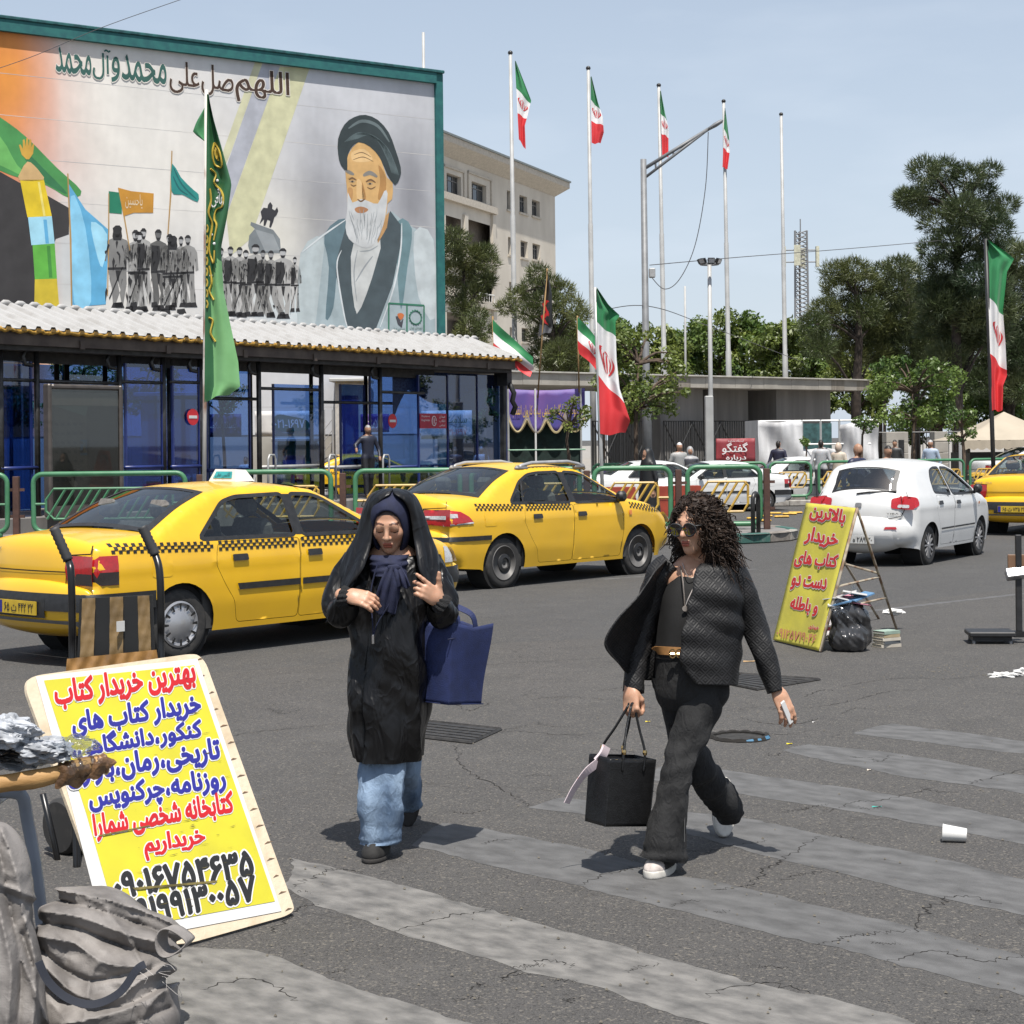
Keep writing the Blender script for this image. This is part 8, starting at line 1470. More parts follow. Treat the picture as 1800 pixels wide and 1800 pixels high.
for i,(py,xl,xr,back,front,th0) in enumerate(K):
    t=i/(len(K)-1)
    for j in range(n):
        a=R_(-90+th0)+(R_(360-2*th0))*j/(n-1);cs,sn=math.cos(a),math.sin(a);cx=(xl+xr)/2;hw=(xr-xl)/2;wv=1+(.035*math.sin(a*9+t*5)+.02*math.sin(a*17+3*t))*min(1,t*2.2)*t;p=q(cx+hw*cs*wv,py+(8 if sn<-.5 else 0)*t,(back if sn>0 else front)*sn*wv-.03);Vv.append(p)
Fc=[(i*n+j,i*n+j+1,(i+1)*n+j+1,(i+1)*n+j) for i in range(len(K)-1) for j in range(n-1)];o=np_obj('veil',Vv,Fc,m_blkscarf,w1);md=o.modifiers.new('s','SOLIDIFY');md.thickness=.006
def capf(P):return smax(smin(ell(P,(0,.018,.036),(.085,.103,.098)),ell(P,(0,.0,-.045),(.085,.076,.10)),.04),-smin(ell(P,(0,-.085,-.010),(.063,.09,.095)),ell(P,(0,-.07,-.07),(.056,.09,.068)),.03),.010)
V,Fq=sdf_mesh(capf,(-.11,-.14,-.17),(.11,.14,.14),.005);M3=np.array(M.to_3x3());np_obj('under_scarf',V@M3.T+np.array(M.translation),Fq,m_navysc,w1)
V,Fc=loft([(q(685,974,-.04),(.080,0,0),(0,.085,0)),(q(685,982,-.04),(.090,0,0),(0,.10,0)),(q(686,995,-.04),(.088,0,0),(0,.108,0)),(q(688,1010,-.05),(.080,0,0),(0,.11,0))],n=60,m=7,fold=folds(.006,40,(.5,.5,2.2),3));np_obj('throat_scarf',V,Fc,m_navysc,w1)
def tail(pts,wd,sd,parent,m,nm):
    C=[np.array(q(*p)) for p in pts];S_=spline(C,8);L=[];nn=13
    for i,c in enumerate(S_):
        t=i/(len(S_)-1);w=np.interp(t,np.linspace(0,1,len(wd)),wd)
        for j in range(nn):s=j/(nn-1)-.5;L.append((c[0]+w*s,c[1]-.012*math.cos(s*16+sd+t*2)*min(1,.3+t)-.02*(.25-s*s),c[2]+.008*math.sin(s*9+sd)))
    np_obj(nm,L,[(i*nn+j,i*nn+j+1,(i+1)*nn+j+1,(i+1)*nn+j) for i in range(len(S_)-1) for j in range(nn-1)],m,parent).modifiers.new('s','SOLIDIFY').thickness=.005
tail([(690,998,-.19),(686,1022,-.205),(681,1048,-.20),(678,1078,-.19)],[.05,.085,.10,.085],1,w1,m_navysc,'scarf_tail');tail([(697,998,-.19),(703,1015,-.205),(708,1032,-.20)],[.04,.06,.07],2.5,w1,m_navysc,'scarf_tail')
V,Fq=sdf_mesh(lambda P:ell(P,(0,0,0),(.030,.022,.022))+.003*wob(P,120,6),(-.05,-.04,-.04),(.05,.04,.04),.005);np_obj('scarf_knot',V+q(693,1000,-.185),Fq,m_navysc,w1)
ly=MB();ly.tube(spline([q(664,990,-.17),q(652,1040,-.185),q(655,1095,-.20),q(656,1116,-.205)],6),.003,5);ly.tube(spline([q(706,990,-.17),q(690,1050,-.205),q(664,1095,-.205),q(657,1116,-.205)],6),.003,5);ly.build('lanyard',m_navysc,w1);c=q(656,1124,-.207);MB().box((c[0]-.006,c[1]-.004,c[2]-.02),(c[0]+.006,c[1]+.004,c[2]+.02),bev=.002).build('lanyard_clip',m_chrome,w1)
jf=folds(.016,14,(1,1,.7),4,.7,lambda P,th,t:.008*np.exp(-((t-.96)/.05)**2)*np.sin(P[:,2]*130+2*np.cos(th))+.004*wob(P*np.array((.6,.6,1.6)),45,8,2))
L1=Bd.limb([(680,1270,-.02,40,.08),(676,1330,-.08,38,.085),(671,1400,-.13,37,.085),(667,1450,-.13,35,.085),(667,1484,-.14,34,.085)],n=56,m=10,fold=jf);L2=Bd.limb([(706,1270,.06,34,.09),(714,1345,.16,25,.08),(720,1385,.32,20,.07),(722,1409,.42,17,.06)],n=48,m=9,fold=jf)
V,Fc=join([L1,L2]);np_obj('jeans',V,Fc,m_jeans,w1)
def shoe(toe,heel,up,parent,mu,ms,Ln=.25,wd=.046,sole=.022,nm='shoe',white_toe=None):
    toe=np.array(toe);heel=np.array(heel);d=toe-heel;L=np.linalg.norm(d);X=Vector(d).normalized();Z=Vector(up);Z=(Z-X*Z.dot(X)).normalized();Y=Z.cross(X);M=Matrix((X,Y,Z)).transposed().to_4x4();M.translation=Vector(heel)
    f=lambda P:smax(smin(smin(ell(P,(.07,0,.055),(.085,wd*.85,.06)),ell(P,(L*.68,0,.028),(L*.36,wd*1.02,.046)),.05),cap(P,(.06,0,.06),(.055,0,.11),.042,.042),.03),-(P[:,2]-sole*.8),.004)
    V,Fq=sdf_mesh(f,(-.05,-.08,-.01),(L+.05,.08,.16),.006);M3=np.array(M.to_3x3());T=np.ones((len(V),3))
    if white_toe:T[V[:,0]>L*.76]=white_toe
    o=np_obj(nm,V@M3.T+np.array(M.translation),Fq,mu,parent);at=o.data.color_attributes.new('tint','FLOAT_COLOR','POINT');at.data.foreach_set('color',np.c_[T,np.ones(len(T))].ravel().astype('f4'))
    g=lambda P:smax(smin(ell(P,(.075,0,.012),(.095,wd*.95,.2)),ell(P,(L*.64,0,.012),(L*.41,wd*1.10,.2)),.03),np.abs(P[:,2]-sole/2)-sole/2,.006)
    V,Fq=sdf_mesh(g,(-.06,-.08,-.01),(L+.06,.08,.05),.006);np_obj('sole',V@M3.T+np.array(M.translation),Fq,ms,o)
hl=q(676,1490,-.05);hl[2]=0;te=np.array(q(648,1508,-.24));te[2]=0;shoe(te,hl,(0,0,1),w1,m_shoeb,mat('sole_dark',(.035,.032,.03),r=.9))
te=np.array(q(716,1448,.50));te[2]=.012;hl=te+np.array((.02,.06,.24));shoe(te,hl,(.05,1,-.2),w1,m_shoeb,MATS['sole_dark'])
def soft_box(w,d,h,M,taper=1.0,open_top=True,amp=.006,f=16,n=30,o=0,droop=0):
    def pt(s,t):
        per=[(-w/2,-d/2),(w/2,-d/2),(w/2,d/2),(-w/2,d/2)];k=s*4;i=int(k)%4;g=k-int(k);x=per[i][0]*(1-g)+per[(i+1)%4][0]*g;y=per[i][1]*(1-g)+per[(i+1)%4][1]*g;sc=taper+(1-taper)*t;p=np.array([[x*sc,y*sc,h*t]]);dd=amp*wob(p,f,7,o)[0];r=math.hypot(x,y);return M@Vector((x*sc*(1+dd/r),y*sc*(1+dd/r),h*t-droop*t*(1-abs(2*g-1))))
    mb=MB();mb.grid(pt,4*n,20,cu=True);mb.add([M@Vector(p) for p in ((-w/2*taper,-d/2*taper,.002),(w/2*taper,-d/2*taper,.002),(w/2*taper,d/2*taper,.002),(-w/2*taper,d/2*taper,.002))],[(3,2,1,0)]);return mb
m_tote=mat('navy_canvas',(.015,.026,.10),r=.75,v=.12,s=20,c2=(.011,.019,.072),bump=.3,bs=240)
tb=thing('tote_bag','navy blue canvas tote bag hanging from the woman in the black veil','bag',Vector(q(796,1236,-.04))+r1,R_(50));bh=.355
soft_box(.25,.17,bh,rot('Y',6),.92,amp=.009,f=13,droop=.02).build('bag_body',m_tote,tb,True,50,solid=.004)
for y in (-.085,.085):strap([(-.06,y,bh-.03),(-.05,y*.9,bh+.03),(-.035,y*.5+.02,bh+.065),(-.015,y*.3+.03,bh+.075),(.01,y*.5+.02,bh+.065),(.045,y*.9,bh+.03),(.06,y,bh-.03)],.028,.004,(0,-1,.1)).build('handle',m_tote,tb)
MB().tube([(-.125+.0,-.087,bh-.06),(.125,-.087,bh-.055)],.0025,4).build('stitch',m_navysc,tb)
# ---- woman with curly hair
r2=G(1170,1528);w2=thing('person','woman with curly dark hair and sunglasses in black quilted jacket striding','person',r2);Bd=Body(7.66,r2);q=Bd.q
hc=np.array(q(1220,923,-.02));M=Matrix.Translation(Vector(hc))@rot('Z',-35)@rot('X',7)@rot('Y',-2)@Matrix.Diagonal((.94,.98,1.0,1));parts=[head_mesh(M,lids=False,lip=(.78,.36,.36))]
fr1=frame(q(1108,1213,-.05),(q(1110,1262,-.09)-q(1108,1213,-.05)),(-.6,-.75,.1));parts.append(hand_mesh(fr1,[((1.0,1.3,.9),)]*4,((.8,.3,-.6),(.7,-.3,-.7),(.5,-.7,-.5)),1))
fr2=frame(q(1367,1216,.0),(q(1388,1262,-.03)-q(1367,1216,.0)),(.45,-.85,.1));parts.append(hand_mesh(fr2,[((.25,.3,.2),),((.3,.35,.25),),((.35,.4,.3),),((.4,.45,.3),)],((.85,.45,-.45),(.95,.05,-.4),(1,-.1,-.2)),1))
core=lambda P:smin(smin(cap(P,q(1222,990,.03),q(1222,1010,.03),.05,.10,(1.3,.7,1)),cap(P,q(1222,1030,.02),q(1215,1180,0),.125,.13,(1,.68,1)),.05),smin(cap(P,q(1238,1200),q(1205,1310,-.07),.065,.04),cap(P,q(1185,1200),q(1205,1300,.06),.06,.04),.03),.03)
parts.append(sdf_mesh(core,q(1215,1180)-np.array((.45,.45,.5)),q(1215,1180)+np.array((.45,.6,.6)),.02));body_obj('body',parts,w2)
m_tshirt=mat('black_tshirt',(.009,.0088,.0088),r=.85,v=.2,s=14,bump=.15,bs=200);m_quilt=mat('black_quilted_jacket',(.014,.0135,.014),r=.6,v=.2,s=30,spec=.4)
def quilt(M_):
    nt=M_.node_tree;N=nt.nodes;L=nt.links;P=N['Principled BSDF'];tc=N.new('ShaderNodeTexCoord');mp=N.new('ShaderNodeMapping');mp.inputs[2].default_value=(0,R_(45),0);mp.inputs[3].default_value=(1,1,1);L.new(tc.outputs['Object'],mp.inputs[0]);sx=N.new('ShaderNodeSeparateXYZ');L.new(mp.outputs[0],sx.inputs[0]);out=[]
    def mth(op,a,b=None):
        m=N.new('ShaderNodeMath');m.operation=op
        for i,v in enumerate((a,b)):
            if v is None:continue
            if isinstance(v,(int,float)):m.inputs[i].default_value=v
            else:L.new(v,m.inputs[i])
        return m.outputs[0]
    x,z=sx.outputs[0],sx.outputs[2];cell=lambda v,f:mth('PINGPONG',mth('MULTIPLY',v,f),1.0);a=cell(x,30);b=cell(z,30);c=mth('MAXIMUM',mth('ABSOLUTE',mth('SUBTRACT',a,.5)),mth('ABSOLUTE',mth('SUBTRACT',b,.5)));rings=mth('PINGPONG',mth('MULTIPLY',c,6.0),1.0);bp=N.new('ShaderNodeBump');bp.inputs['Strength'].default_value=.3;bp.inputs['Distance'].default_value=.006;L.new(rings,bp.inputs['Height']);L.new(bp.outputs[0],P.inputs['Normal'])
quilt(m_quilt)
V,Fc=Bd.torso([(996,1196,1258,.03,.055,0),(1010,1176,1272,.03,.085,0),(1045,1163,1278,.02,.115,0),(1090,1160,1272,.0,.115,0),(1130,1156,1268,-.01,.11,0),(1152,1153,1270,-.01,.11,.05)],n=70,m=7,fold=folds(.006,16,(1,1,.6),6));np_obj('t_shirt',V,Fc,m_tshirt,w2)
RW_=[(992,1226,1290,-.075),(1004,1217,1297,-.115),(1046,1212,1304,-.155),(1086,1208,1303,-.165),(1138,1198,1301,-.175),(1172,1200,1299,-.178),(1204,1224,1296,-.175)]
K=np.array(spline([np.array(r,float) for r in RW_],7));n=46;Vv=[]
for i,(py,xe,xr,fy) in enumerate(K):
    t=i/(len(K)-1);xl=1158+8*t
    for j in range(n):
        s=j/(n-1)
        if s<.42:u=s/.42;x=xe+(xr-xe)*math.sin(u*math.pi/2);y=fy+(.02-fy)*(1-math.cos(u*math.pi/2)**.6)
        elif s<.58:u=(s-.42)/.16;x=xr;y=.02+.06*u
        else:u=(s-.58)/.42;x=xr+(xl-xr)*(1-math.cos(u*math.pi/2));y=.08+.07*math.sin(u*math.pi/2)
        p=q(x,py,y+.02);w=.010*wob(p[None]*np.array((1,1,.6)),18,7,3)[0]+.005*math.sin(p[2]*55+s*8)*math.sin(t*3.1);p=p+np.array((w,-abs(w)*1.5,0));Vv.append(p)
jr=(np.array(Vv),[(i*n+j,i*n+j+1,(i+1)*n+j+1,(i+1)*n+j) for i in range(len(K)-1) for j in range(n-1)])
inn=[(988,1176,-.06),(1020,1166,-.02),(1060,1161,.02),(1100,1160,.05),(1150,1156,.06),(1196,1150,.06)];outr=[(986,1172,-.07),(1006,1152,-.14),(1050,1122,-.22),(1092,1084,-.25),(1132,1064,-.24),(1166,1090,-.18)]
A_=np.array(spline([np.array(r,float) for r in inn],8));B_=np.array(spline([np.array(r,float) for r in outr],8));n2=26;Vv=[]
for i in range(len(A_)):
    t=i/(len(A_)-1)
    for j in range(n2):
        s=j/(n2-1);a,b=A_[i],B_[i];bul=math.sin(s*math.pi);py=a[0]+(b[0]-a[0])*s+10*bul*t;x=a[1]+(b[1]-a[1])*s-6*bul*t;y=a[2]+(b[2]-a[2])*s+.05*bul;p=q(x,py,y);p=p+np.array((0,.007*wob(p[None],25,7,9)[0]+.008*math.sin(s*14+t*4)*s,0));Vv.append(p)
jl=(np.array(Vv),[(i*n2+j,i*n2+j+1,(i+1)*n2+j+1,(i+1)*n2+j) for i in range(len(A_)-1) for j in range(n2-1)])
sf=folds(.006,24,(1,1,1),11)
sr=Bd.limb([(1262,990,.03,22,.06),(1290,1010,.03,26,.068),(1312,1062,.04,25,.064),(1332,1118,.04,22,.058),(1350,1170,.02,19,.05),(1364,1216,.0,15,.040)],n=40,m=9,fold=sf);sl=Bd.limb([(1180,990,.03,20,.06),(1160,1010,.03,24,.065),(1140,1070,.05,22,.06),(1126,1125,.04,20,.056),(1117,1170,.0,19,.05),(1112,1216,-.04,17,.044)],n=40,m=9,fold=sf)
yk=Bd.torso([(984,1188,1262,.04,.06,0),(992,1172,1284,.045,.075,0),(1006,1162,1294,.05,.085,0),(1026,1158,1300,.055,.09,0)],n=50,m=5)
V,Fc=join([jr,jl,sr,sl]);o=np_obj('quilted_jacket',V,Fc,m_quilt,w2);o.modifiers.new('s','SOLIDIFY').thickness=.006
V=np.array(yk[0]);np_obj('jacket_yoke',V[V[:,1]>-9],[f for f in yk[1] if all(V[i][1]>q(1220,1000,.035)[1] for i in f)],m_quilt,w2)
def wr(P,th,t):return .004*np.sin(P[:,2]*75+2*np.cos(th))*np.exp(-((t-.5)/.18)**2)+.006*np.sin(P[:,2]*110+2*np.sin(th))*np.exp(-((t-.97)/.06)**2)
jf=folds(.011,17,(1,1,.8),13,.7,wr)
hip=Bd.torso([(1138,1156,1270,-.005,.105,.04),(1160,1152,1276,0,.118,.02),(1200,1150,1281,.01,.128,0),(1225,1153,1280,.01,.12,0),(1245,1165,1268,.01,.09,0)],n=60,m=6,fold=folds(.003,18,(1,1,.8),3))
Lf=Bd.limb([(1238,1185,.0,40,.10),(1228,1240,-.03,37,.095),(1208,1300,-.08,30,.08),(1193,1350,-.12,26,.068),(1183,1410,-.13,29,.075),(1172,1465,-.14,35,.09),(1166,1510,-.15,39,.10)],n=50,m=9,fold=jf);Lr=Bd.limb([(1182,1185,.02,33,.095),(1190,1250,.04,30,.085),(1208,1310,.08,28,.075),(1228,1348,.12,27,.066),(1254,1385,.24,30,.075),(1275,1412,.36,33,.085),(1281,1428,.42,30,.075)],n=50,m=9,fold=jf)
V,Fc=join([hip,Lf,Lr]);np_obj('jeans',V,Fc,m_jeansk,w2)
sm=MB();sm.tube(spline([q(1258,1215,-.075),q(1240,1270,-.115),q(1216,1320,-.15),q(1206,1360,-.17),q(1204,1420,-.19),q(1203,1480,-.225)],6),.0022,4);sm.build('seam',mat('seam_grey',(.06,.06,.06),r=.9),w2)
bl=[q(1152+(1272-1152)*(.5-.5*math.cos(a)),1143+6*(.5-.5*math.cos(a)),-.12*math.sin(a)-.005) for a in np.linspace(.05,3.09,20)];strap(bl,.034,.005,(0,-1,0)).build('belt',mat('tan_leather',(.42,.21,.075),r=.5,v=.12,s=30),w2)
c=q(1188,1149,-.132);bk=MB()
for s in (-1,1):bk.tube([(c[0]+s*.014+.012*math.cos(a),c[1]-.004,c[2]+.017*math.sin(a)) for a in np.linspace(0,6.28,13)[:-1]],.0035,5,closed=True)
bk.tube([(c[0]-.028,c[1]-.003,c[2]),(c[0]+.028,c[1]-.003,c[2])],.003,5);bk.build('buckle',mat('gold_metal',(.62,.44,.20),r=.25,m=1),w2)
m_canvas=mat('sneaker_canvas',(.030,.028,.028),r=.85,v=.2,s=30,vc='tint');m_wrub=mat('white_rubber',(.66,.63,.57),r=.6,v=.12,s=25)
hl=np.array(q(1178,1528,-.05));hl[2]=0;te=np.array(q(1142,1542,-.24));te[2]=0;shoe(te,hl,(0,0,1),w2,m_canvas,m_wrub,sole=.034,white_toe=(20,19,17.5))
te=np.array(q(1273,1472,.50));te[2]=.02;hl=te+np.array((.02,.10,.22));shoe(te,hl,(-.1,1,.1),w2,m_canvas,m_wrub,sole=.030,white_toe=(20,19,17.5))
sg=MB();Mg=M
for s in (-1,1):
    rim=[Mg@Vector((s*.034+.030*math.cos(a)*(1+.14*math.sin(a)),-.104+.006*abs(math.cos(a)),-.004+.026*math.sin(a))) for a in np.linspace(0,6.283,21)[:-1]];sg.tube(rim,.0042,6,closed=True);sg.tube([Mg@Vector((s*.066,-.099,.012)),Mg@Vector((s*.073,-.06,.008)),Mg@Vector((s*.078,.015,.006))],.003,5)
sg.tube([Mg@Vector((-.010,-.106,.008)),Mg@Vector((.010,-.106,.008))],.0032,5);sgo=sg.build('sunglasses',m_blackpl,w2,True);ln=MB()
for s in (-1,1):ln.add([Mg@Vector((s*.033,-.105,.002))]+[Mg@Vector((s*.034+.030*math.cos(a)*(1+.14*math.sin(a)),-.1035,-.004+.026*math.sin(a))) for a in np.linspace(0,6.283,21)[:-1]],[(0,1+i,1+(i+1)%20) for i in range(20)])
ln.build('lenses',glass_mat('sunglass_lens',(.10,.06,.07),.06),sgo)
m_hair=mat('dark_brown_hair',(.014,.0085,.006),r=.55,v=.3,s=60,c2=(.035,.02,.012),spec=.3);Mi=M.inverted();Mi3=np.array(Mi.to_3x3());Mt=np.array(Mi.translation)
def hairf(P):
    L=P@Mi3.T+Mt;d=ell(L,(.004,.035,.038),(.092,.106,.092));d=smin(d,ell(L,(.090,.035,-.055),(.054,.066,.10)),.04);d=smin(d,ell(L,(-.070,.035,-.06),(.036,.056,.090)),.04);d=smin(d,ell(L,(.01,.08,-.06),(.10,.05,.11)),.04);d=d+.007*wob(P,85,9);face=ell(L,(-.006,-.095,-.035),(.056,.085,.098));return smax(d,-face,.02)
V,Fq=sdf_mesh(hairf,hc-np.array((.2,.2,.24)),hc+np.array((.2,.24,.18)),.008);hair=np_obj('hair',V,Fq,m_hair,w2);cu=MB();M3=np.array(M.to_3x3())
HL=V@Mi3.T+Mt;sel=RNG.permutation(len(V));made=0;cen=np.array((0,.03,.01))
for k in sel:
    l=HL[k]
    if made>1700:break
    if l[1]<-.055 and abs(l[0])<.06 and l[2]<.085:continue
    d=(l-cen);d/=np.linalg.norm(d);dn=np.array((d[0]*.5,d[1]*.4+.05,-.9));Ln=RNG.uniform(.035,.085);ph0=RNG.uniform(0,6.28);rad=RNG.uniform(.004,.009);tn=RNG.uniform(7,13);pts=[];rn=RNG.normal(size=3)*.25;low=l[2]<-.07
    for i in range(15):
        s=i/14;c=l-d*.006+d*(.018*math.sin(s*2.4))+(dn+rn)*Ln*(s*s*.7+.3*s)*(1.3 if low else .8);a=ph0+tn*s;c=c+np.array((math.cos(a),math.sin(a)*.8,.6*math.sin(a+1)))*rad
        if c[1]<-.06 and abs(c[0]+.004)<.056 and c[2]<.07:c[0]=math.copysign(.060,c[0])
        pts.append(tuple(c@M3.T+np.array(M.translation)))
    cu.tube(pts,[.0030*(1-.45*i/15) for i in range(15)],3,caps=False);made+=1
for k,(x0,z0) in enumerate(((.028,.075),(.036,.07),(.020,.078),(.044,.06),(-.035,.07))):
    pts=[];
    for i in range(18):s=i/17;a=k+11*s;pts.append(tuple(np.array((x0+.018*s+.005*math.cos(a),-.078-.014*s+.004*math.sin(a),z0-.06*s))@M3.T+np.array(M.translation)))
    cu.tube(pts,.0024,3,caps=False)
tag(cu.build('hair_curls',m_hair,hair,True),kind='stuff')
nk=MB();nk.tube(spline([q(1196,996,-.03),q(1200,1020,-.09),q(1203,1052,-.115),q(1204,1066,-.118),q(1211,1050,-.115),q(1228,1015,-.085),q(1240,994,-.02)],6),.0028,5);nk.tube(spline([q(1200,990,-.03),q(1207,1010,-.075),q(1216,1016,-.08),q(1232,1004,-.06),q(1238,990,-.02)],6),.002,5);nk.lathe([(.011,-.002),(.012,0),(.011,.002)],14,Matrix.Translation(Vector(q(1204,1070,-.122)))@rot('X',90));nk.build('necklaces',mat('pale_metal',(.55,.48,.42),r=.35,m=.8),w2)
hb=thing('handbag','black box shaped leather handbag with pink scarf carried by curly haired woman','bag',Vector(q(1085,1448,-.10))+r2,R_(34));m_leath=mat('black_leather',(.010,.010,.0105),r=.38,v=.2,s=30,bump=.2,bs=140);W,Dp,Hh=.235,.14,.275
soft_box(W,Dp,Hh,rot('Y',7)@trs(0,0,0),.97,amp=.002,f=9).build('bag_body',m_leath,hb,True,40,solid=.005);RY=rot('Y',7)
for x,y in ((-.5,-.5),(.5,-.5),(-.5,.5),(.5,.5)):MB().tube([RY@Vector((x*W*.97,y*Dp*.97,0)),RY@Vector((x*W,y*Dp,Hh))],.0035,6).build('piping',m_leath,hb)
MB().tube([RY@Vector((sx_*W/2,sy_*Dp/2,Hh)) for sx_,sy_ in ((-1,-1),(1,-1),(1,1),(-1,1))],.0035,6,closed=True).build('rim',m_leath,hb)
ht=Vector(q(1110,1240,-.085))+r2-hb.location;ht=Matrix.Rotation(-R_(34),4,'Z')@ht
for y in (-Dp/2-.004,Dp/2+.004):
    for sx_ in (-1,1):
        a=RY@Vector((sx_*.055,y,Hh-.05));b=RY@Vector((sx_*.055,y,Hh+.03));MB().tube(spline([a,b,(b+ht)*.5+Vector((sx_*.006,0,0)),ht+Vector((sx_*.008,y*.12,0))],5),.0055,7).build('handle',m_leath,hb,True);MB().lathe([(.008,-.01),(.010,0),(.008,.01)],10,Matrix.Translation(b)).build('handle_ring',MATS['gold_metal'],hb)
    MB().tube([ht+Vector((.008*math.cos(a_),y*.12,.010*math.sin(a_))) for a_ in np.linspace(0,3.14,7)],.0055,6).build('handle_top',m_leath,hb)
m_pink=mat('pink_scarf',(.66,.55,.57),r=.7,s=40,c2=(.55,.25,.22),lo=.62,hi=.72);cv=lambda x,y,dy:Matrix.Rotation(-R_(34),4,'Z')@(Vector(q(x,y,dy))+r2-hb.location)
strap([cv(1066,1312,-.12),cv(1060,1326,-.13),cv(1050,1338,-.13)],.04,.012,(.2,-1,.1)).build('scarf_knot',m_pink,hb);strap([cv(1052,1340,-.14),cv(1030,1358,-.15),cv(1010,1385,-.15),cv(996,1412,-.15)],.038,.003,(.4,-1,.2)).build('scarf_end',m_pink,hb)
cd=thing('white_card','folded white card in the hand of the curly haired woman','card',Vector(q(1383,1252,-.035))+r2);MB().box((-.012,-.002,-.055),(.012,.002,.05),M=rot('Z',35)@rot('Y',-28),bev=.001).build('outer_fold',m_whitep,cd);MB().box((-.010,.0025,-.05),(.012,.005,.052),M=rot('Z',35)@rot('Y',-26)).build('inner_fold',m_whitep,cd)
# ------------------------------------------------------------------ people further away
def far_person(label,px,ytop,depth,height,shirt,pants,hair,yaw=0,female=False,chador=None,bald=False,stride=.12,zb=0.0,skin=m_skind,arms=None,res=.022):
    p=D(px,ytop,depth);h=height;base=Vector((p.x,p.y,max(zb,p.z-h) if zb is None else zb));t=thing('person',label,'person',base,R_(yaw));shirt,pants,hair=(np.array(c)/np.array((.36,.20,.125)) for c in (shirt,pants,hair));chador=chador and tuple(np.array(chador)/np.array((.36,.20,.125)));s=h/1.72;z=lambda v:v*s;A=arms or ((.24,-.02,.80),(-.24,-.02,.80))
    def f(P):
        P=P/s;d=smin(cap(P,(0,.0,1.02),(0,0,1.34),.125,.145,(1.12,.78,1)),cap(P,(-.15,0,1.40),(.15,0,1.40),.062,.062),.07);d=smin(d,cap(P,(0,0,1.42),(0,-.01,1.52),.05,.048),.03);d=smin(d,ell(P,(0,-.015,1.61),(.074,.092,.115)),.02);d=smin(d,sph(P,(0,-.11,1.60),.014),.015)
        for i,sg in enumerate((-1,1)):
            hnd=np.array(A[0 if sg>0 else 1]);el=(np.array((sg*.20,0,1.38))+hnd)/2+np.array((sg*.05,.05,-.02));d=smin(d,chain(P,[(sg*.18,0,1.38),el,hnd],(.055,.045,.032),.02),.03);d=smin(d,sph(P,hnd+np.array((0,-.01,-.05)),.036),.03)
            fy=sg*stride;d=smin(d,chain(P,[(sg*.085,0,.95),(sg*.09,fy*.4-.02,.50),(sg*.09,fy,.07)],(.092,.065,.045),.02),.04);d=smin(d,cap(P,(sg*.09,fy+.02,.05),(sg*.10,fy-.14,.035),.042,.036),.02)
        if chador:d=smin(d,smax(smin(ell(P,(0,.02,1.60),(.105,.125,.15)),cap(P,(0,.03,.10),(0,.02,1.35),.30,.20,(1,.85,1)),.12),-ell(P,(0,-.13,1.60),(.06,.09,.09)),.02),.01)
        elif female:d=smin(d,smax(ell(P,(0,.015,1.60),(.098,.115,.15)),-ell(P,(0,-.12,1.59),(.06,.09,.09)),.01),.01);d=smin(d,cap(P,(0,.0,.70),(0,0,1.3),.19,.15,(1,.8,1)),.05)
        return d*s
    V,Fq=sdf_mesh(f,np.array((-.42,-.42,-.01))*s,np.array((.42,.42,1.80))*s,res);x,y,zz=(V/s).T;T=np.tile(np.array(pants,float),(len(V),1));T[zz>.93]=shirt
    if female:T[zz>.68]=shirt
    hd=zz>1.47;T[hd]=(1,1,1);hr=(zz>1.655)|(y>.03) if not bald else ((y>.045)&(zz<1.64));T[hd&hr]=hair;T[hd&(zz<1.56)&(y<-.05)&(np.abs(x)<.055)]=(.75,.68,.66) if female or not bald else (.30,.25,.22)
    if female:cov=ell(V/s,(0,-.12,1.59),(.062,.092,.092))>.006;T[hd&cov]=hair;T[(zz>1.40)&(zz<=1.47)]=hair
    if chador:T[:]=chador;inf=ell(V/s,(0,-.12,1.60),(.065,.095,.095))<.006;T[inf&(zz>1.45)]=(1,1,1)
    for a in A:hm=np.linalg.norm(V/s-(np.array(a)+np.array((0,-.01,-.04))),axis=1)<.075;T[hm]=(1,1,1)
    T[(zz<.10)]=(.08,.07,.06)
    o=np_obj('body',V,Fq,skin,t);at=o.data.color_attributes.new('tint','FLOAT_COLOR','POINT');at.data.foreach_set('color',np.c_[T,np.ones(len(T))].ravel().astype('f4'));return t
BK=(.016,.012,.010)
far_person('bald man with dark beard in a navy polo shirt behind the white hatchback',1507,782,31.2,1.66,(.014,.018,.05),(.03,.03,.035),BK,yaw=38,bald=True,arms=((.22,-.12,.95),(-.22,.1,.85)))
far_person('woman with short dark hair and pale denim shirt behind the white hatchback',1560,784,32.5,1.62,(.32,.38,.46),(.03,.03,.035),BK,yaw=20)
far_person('woman in a full black veil walking behind the yellow barred rail',1138,787,36.0,1.58,BK,BK,BK,yaw=-60,chador=(.007,.007,.007))
far_person('man in a navy shirt standing before the white tarpaulin',1368,789,52.0,1.68,(.018,.018,.04),(.03,.03,.03),BK,yaw=160)
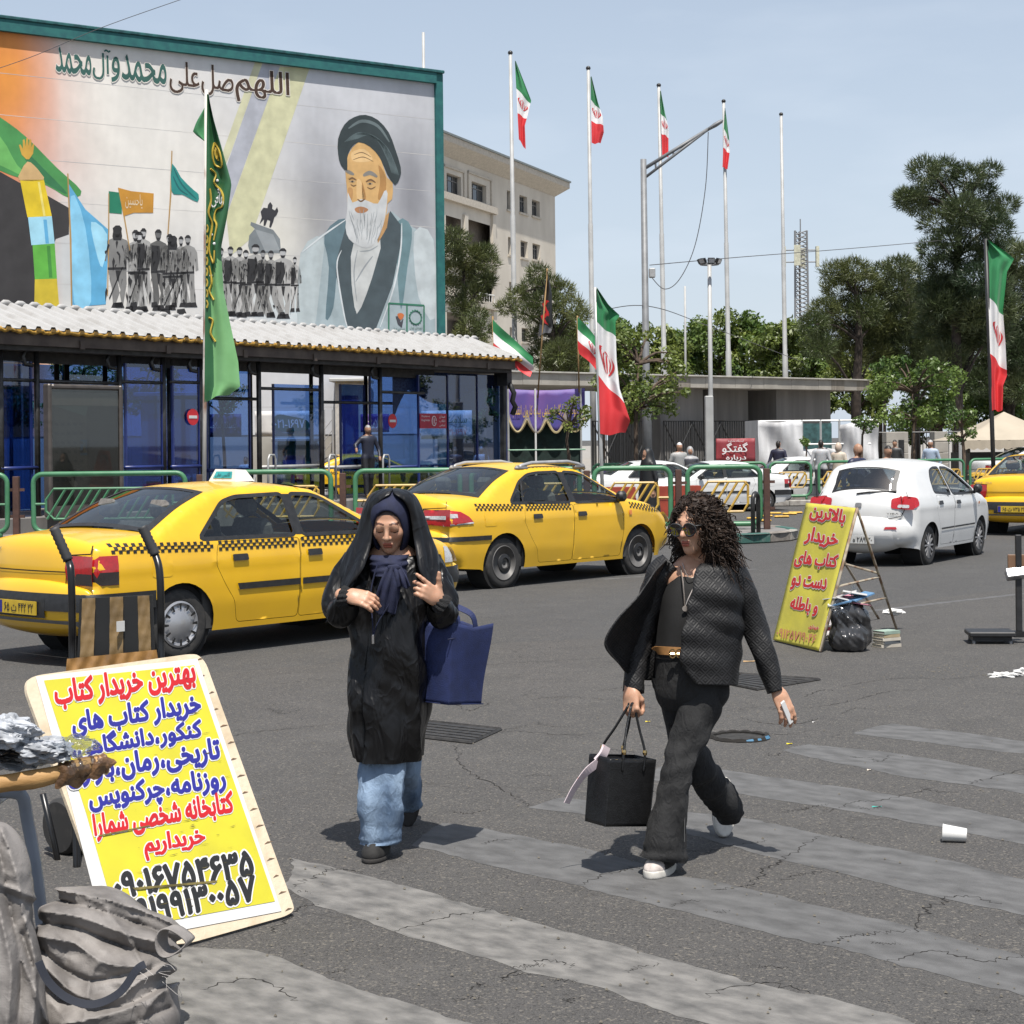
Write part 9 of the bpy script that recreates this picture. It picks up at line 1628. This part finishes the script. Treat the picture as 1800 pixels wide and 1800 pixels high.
far_person('man in a light grey shirt with his back turned near the white stall',1443,790,48.5,1.70,(.40,.40,.41),(.04,.04,.05),BK,yaw=170)
far_person('woman in cream coat and headscarf beside the white stall',1474,795,48.5,1.60,(.50,.44,.36),(.40,.35,.3),(.50,.40,.32),yaw=150,female=True)
far_person('grey haired man in a pale blue shirt beyond the far rails',1636,791,51.0,1.66,(.35,.42,.52),(.05,.05,.06),(.4,.4,.4),yaw=-30)
far_person('man with white cap and pale jacket behind the green rails',1194,785,45.0,1.68,(.30,.30,.29),(.05,.05,.06),(.6,.6,.6),yaw=10)
far_person('woman with grey headscarf beside the man with the white cap',1213,794,45.0,1.56,(.05,.05,.06),(.04,.04,.05),(.30,.30,.30),yaw=0,female=True)
far_person('dark haired man standing by the stone fence pier',1573,788,56.0,1.66,(.03,.03,.03),(.03,.03,.03),BK,yaw=-20)
far_person('grey haired man in a dark shirt waiting inside the bus shelter',646,740,42.6,1.72,(.015,.018,.035),(.012,.012,.014),(.30,.30,.30),yaw=30,zb=.45,arms=((.24,-.15,.95),(-.34,-.1,1.15)))
far_person('person in white seated far behind the shelter rail',432,800,47.5,1.42,(.55,.55,.55),(.08,.08,.09),BK,yaw=0)
far_person('person in a dark top far behind the last shelter bay',800,797,53.0,1.60,(.07,.03,.03),(.03,.03,.03),BK,yaw=0)
far_person('fair shirted man far behind the last shelter bay',846,796,53.5,1.60,(.40,.40,.42),(.05,.05,.06),(.25,.25,.25),yaw=0)
for k,(x,d) in enumerate(((1090,39.0),(1150,39.3),(1205,39.6))):
    p=D(x,800,d);t=thing('road_barrier','red plastic road barrier block behind the yellow barred rail','barrier',(p.x,p.y,0),R_(4),'red barrier blocks behind the rail');mb=MB();mb.prism([(-.34,0),(.34,0),(.34,.2),(.30,.3),(.30,.75),(-.30,.75),(-.30,.3),(-.34,.2)],-.2,.2);mb.build('block',mat('barrier_red',(.33,.05,.025),r=.6,v=.15,s=5),t);MB().box((-.31,-.206,.45),(.31,-.2005,.52)).build('groove',mat('barrier_red_dark',(.20,.03,.02),r=.6),t)
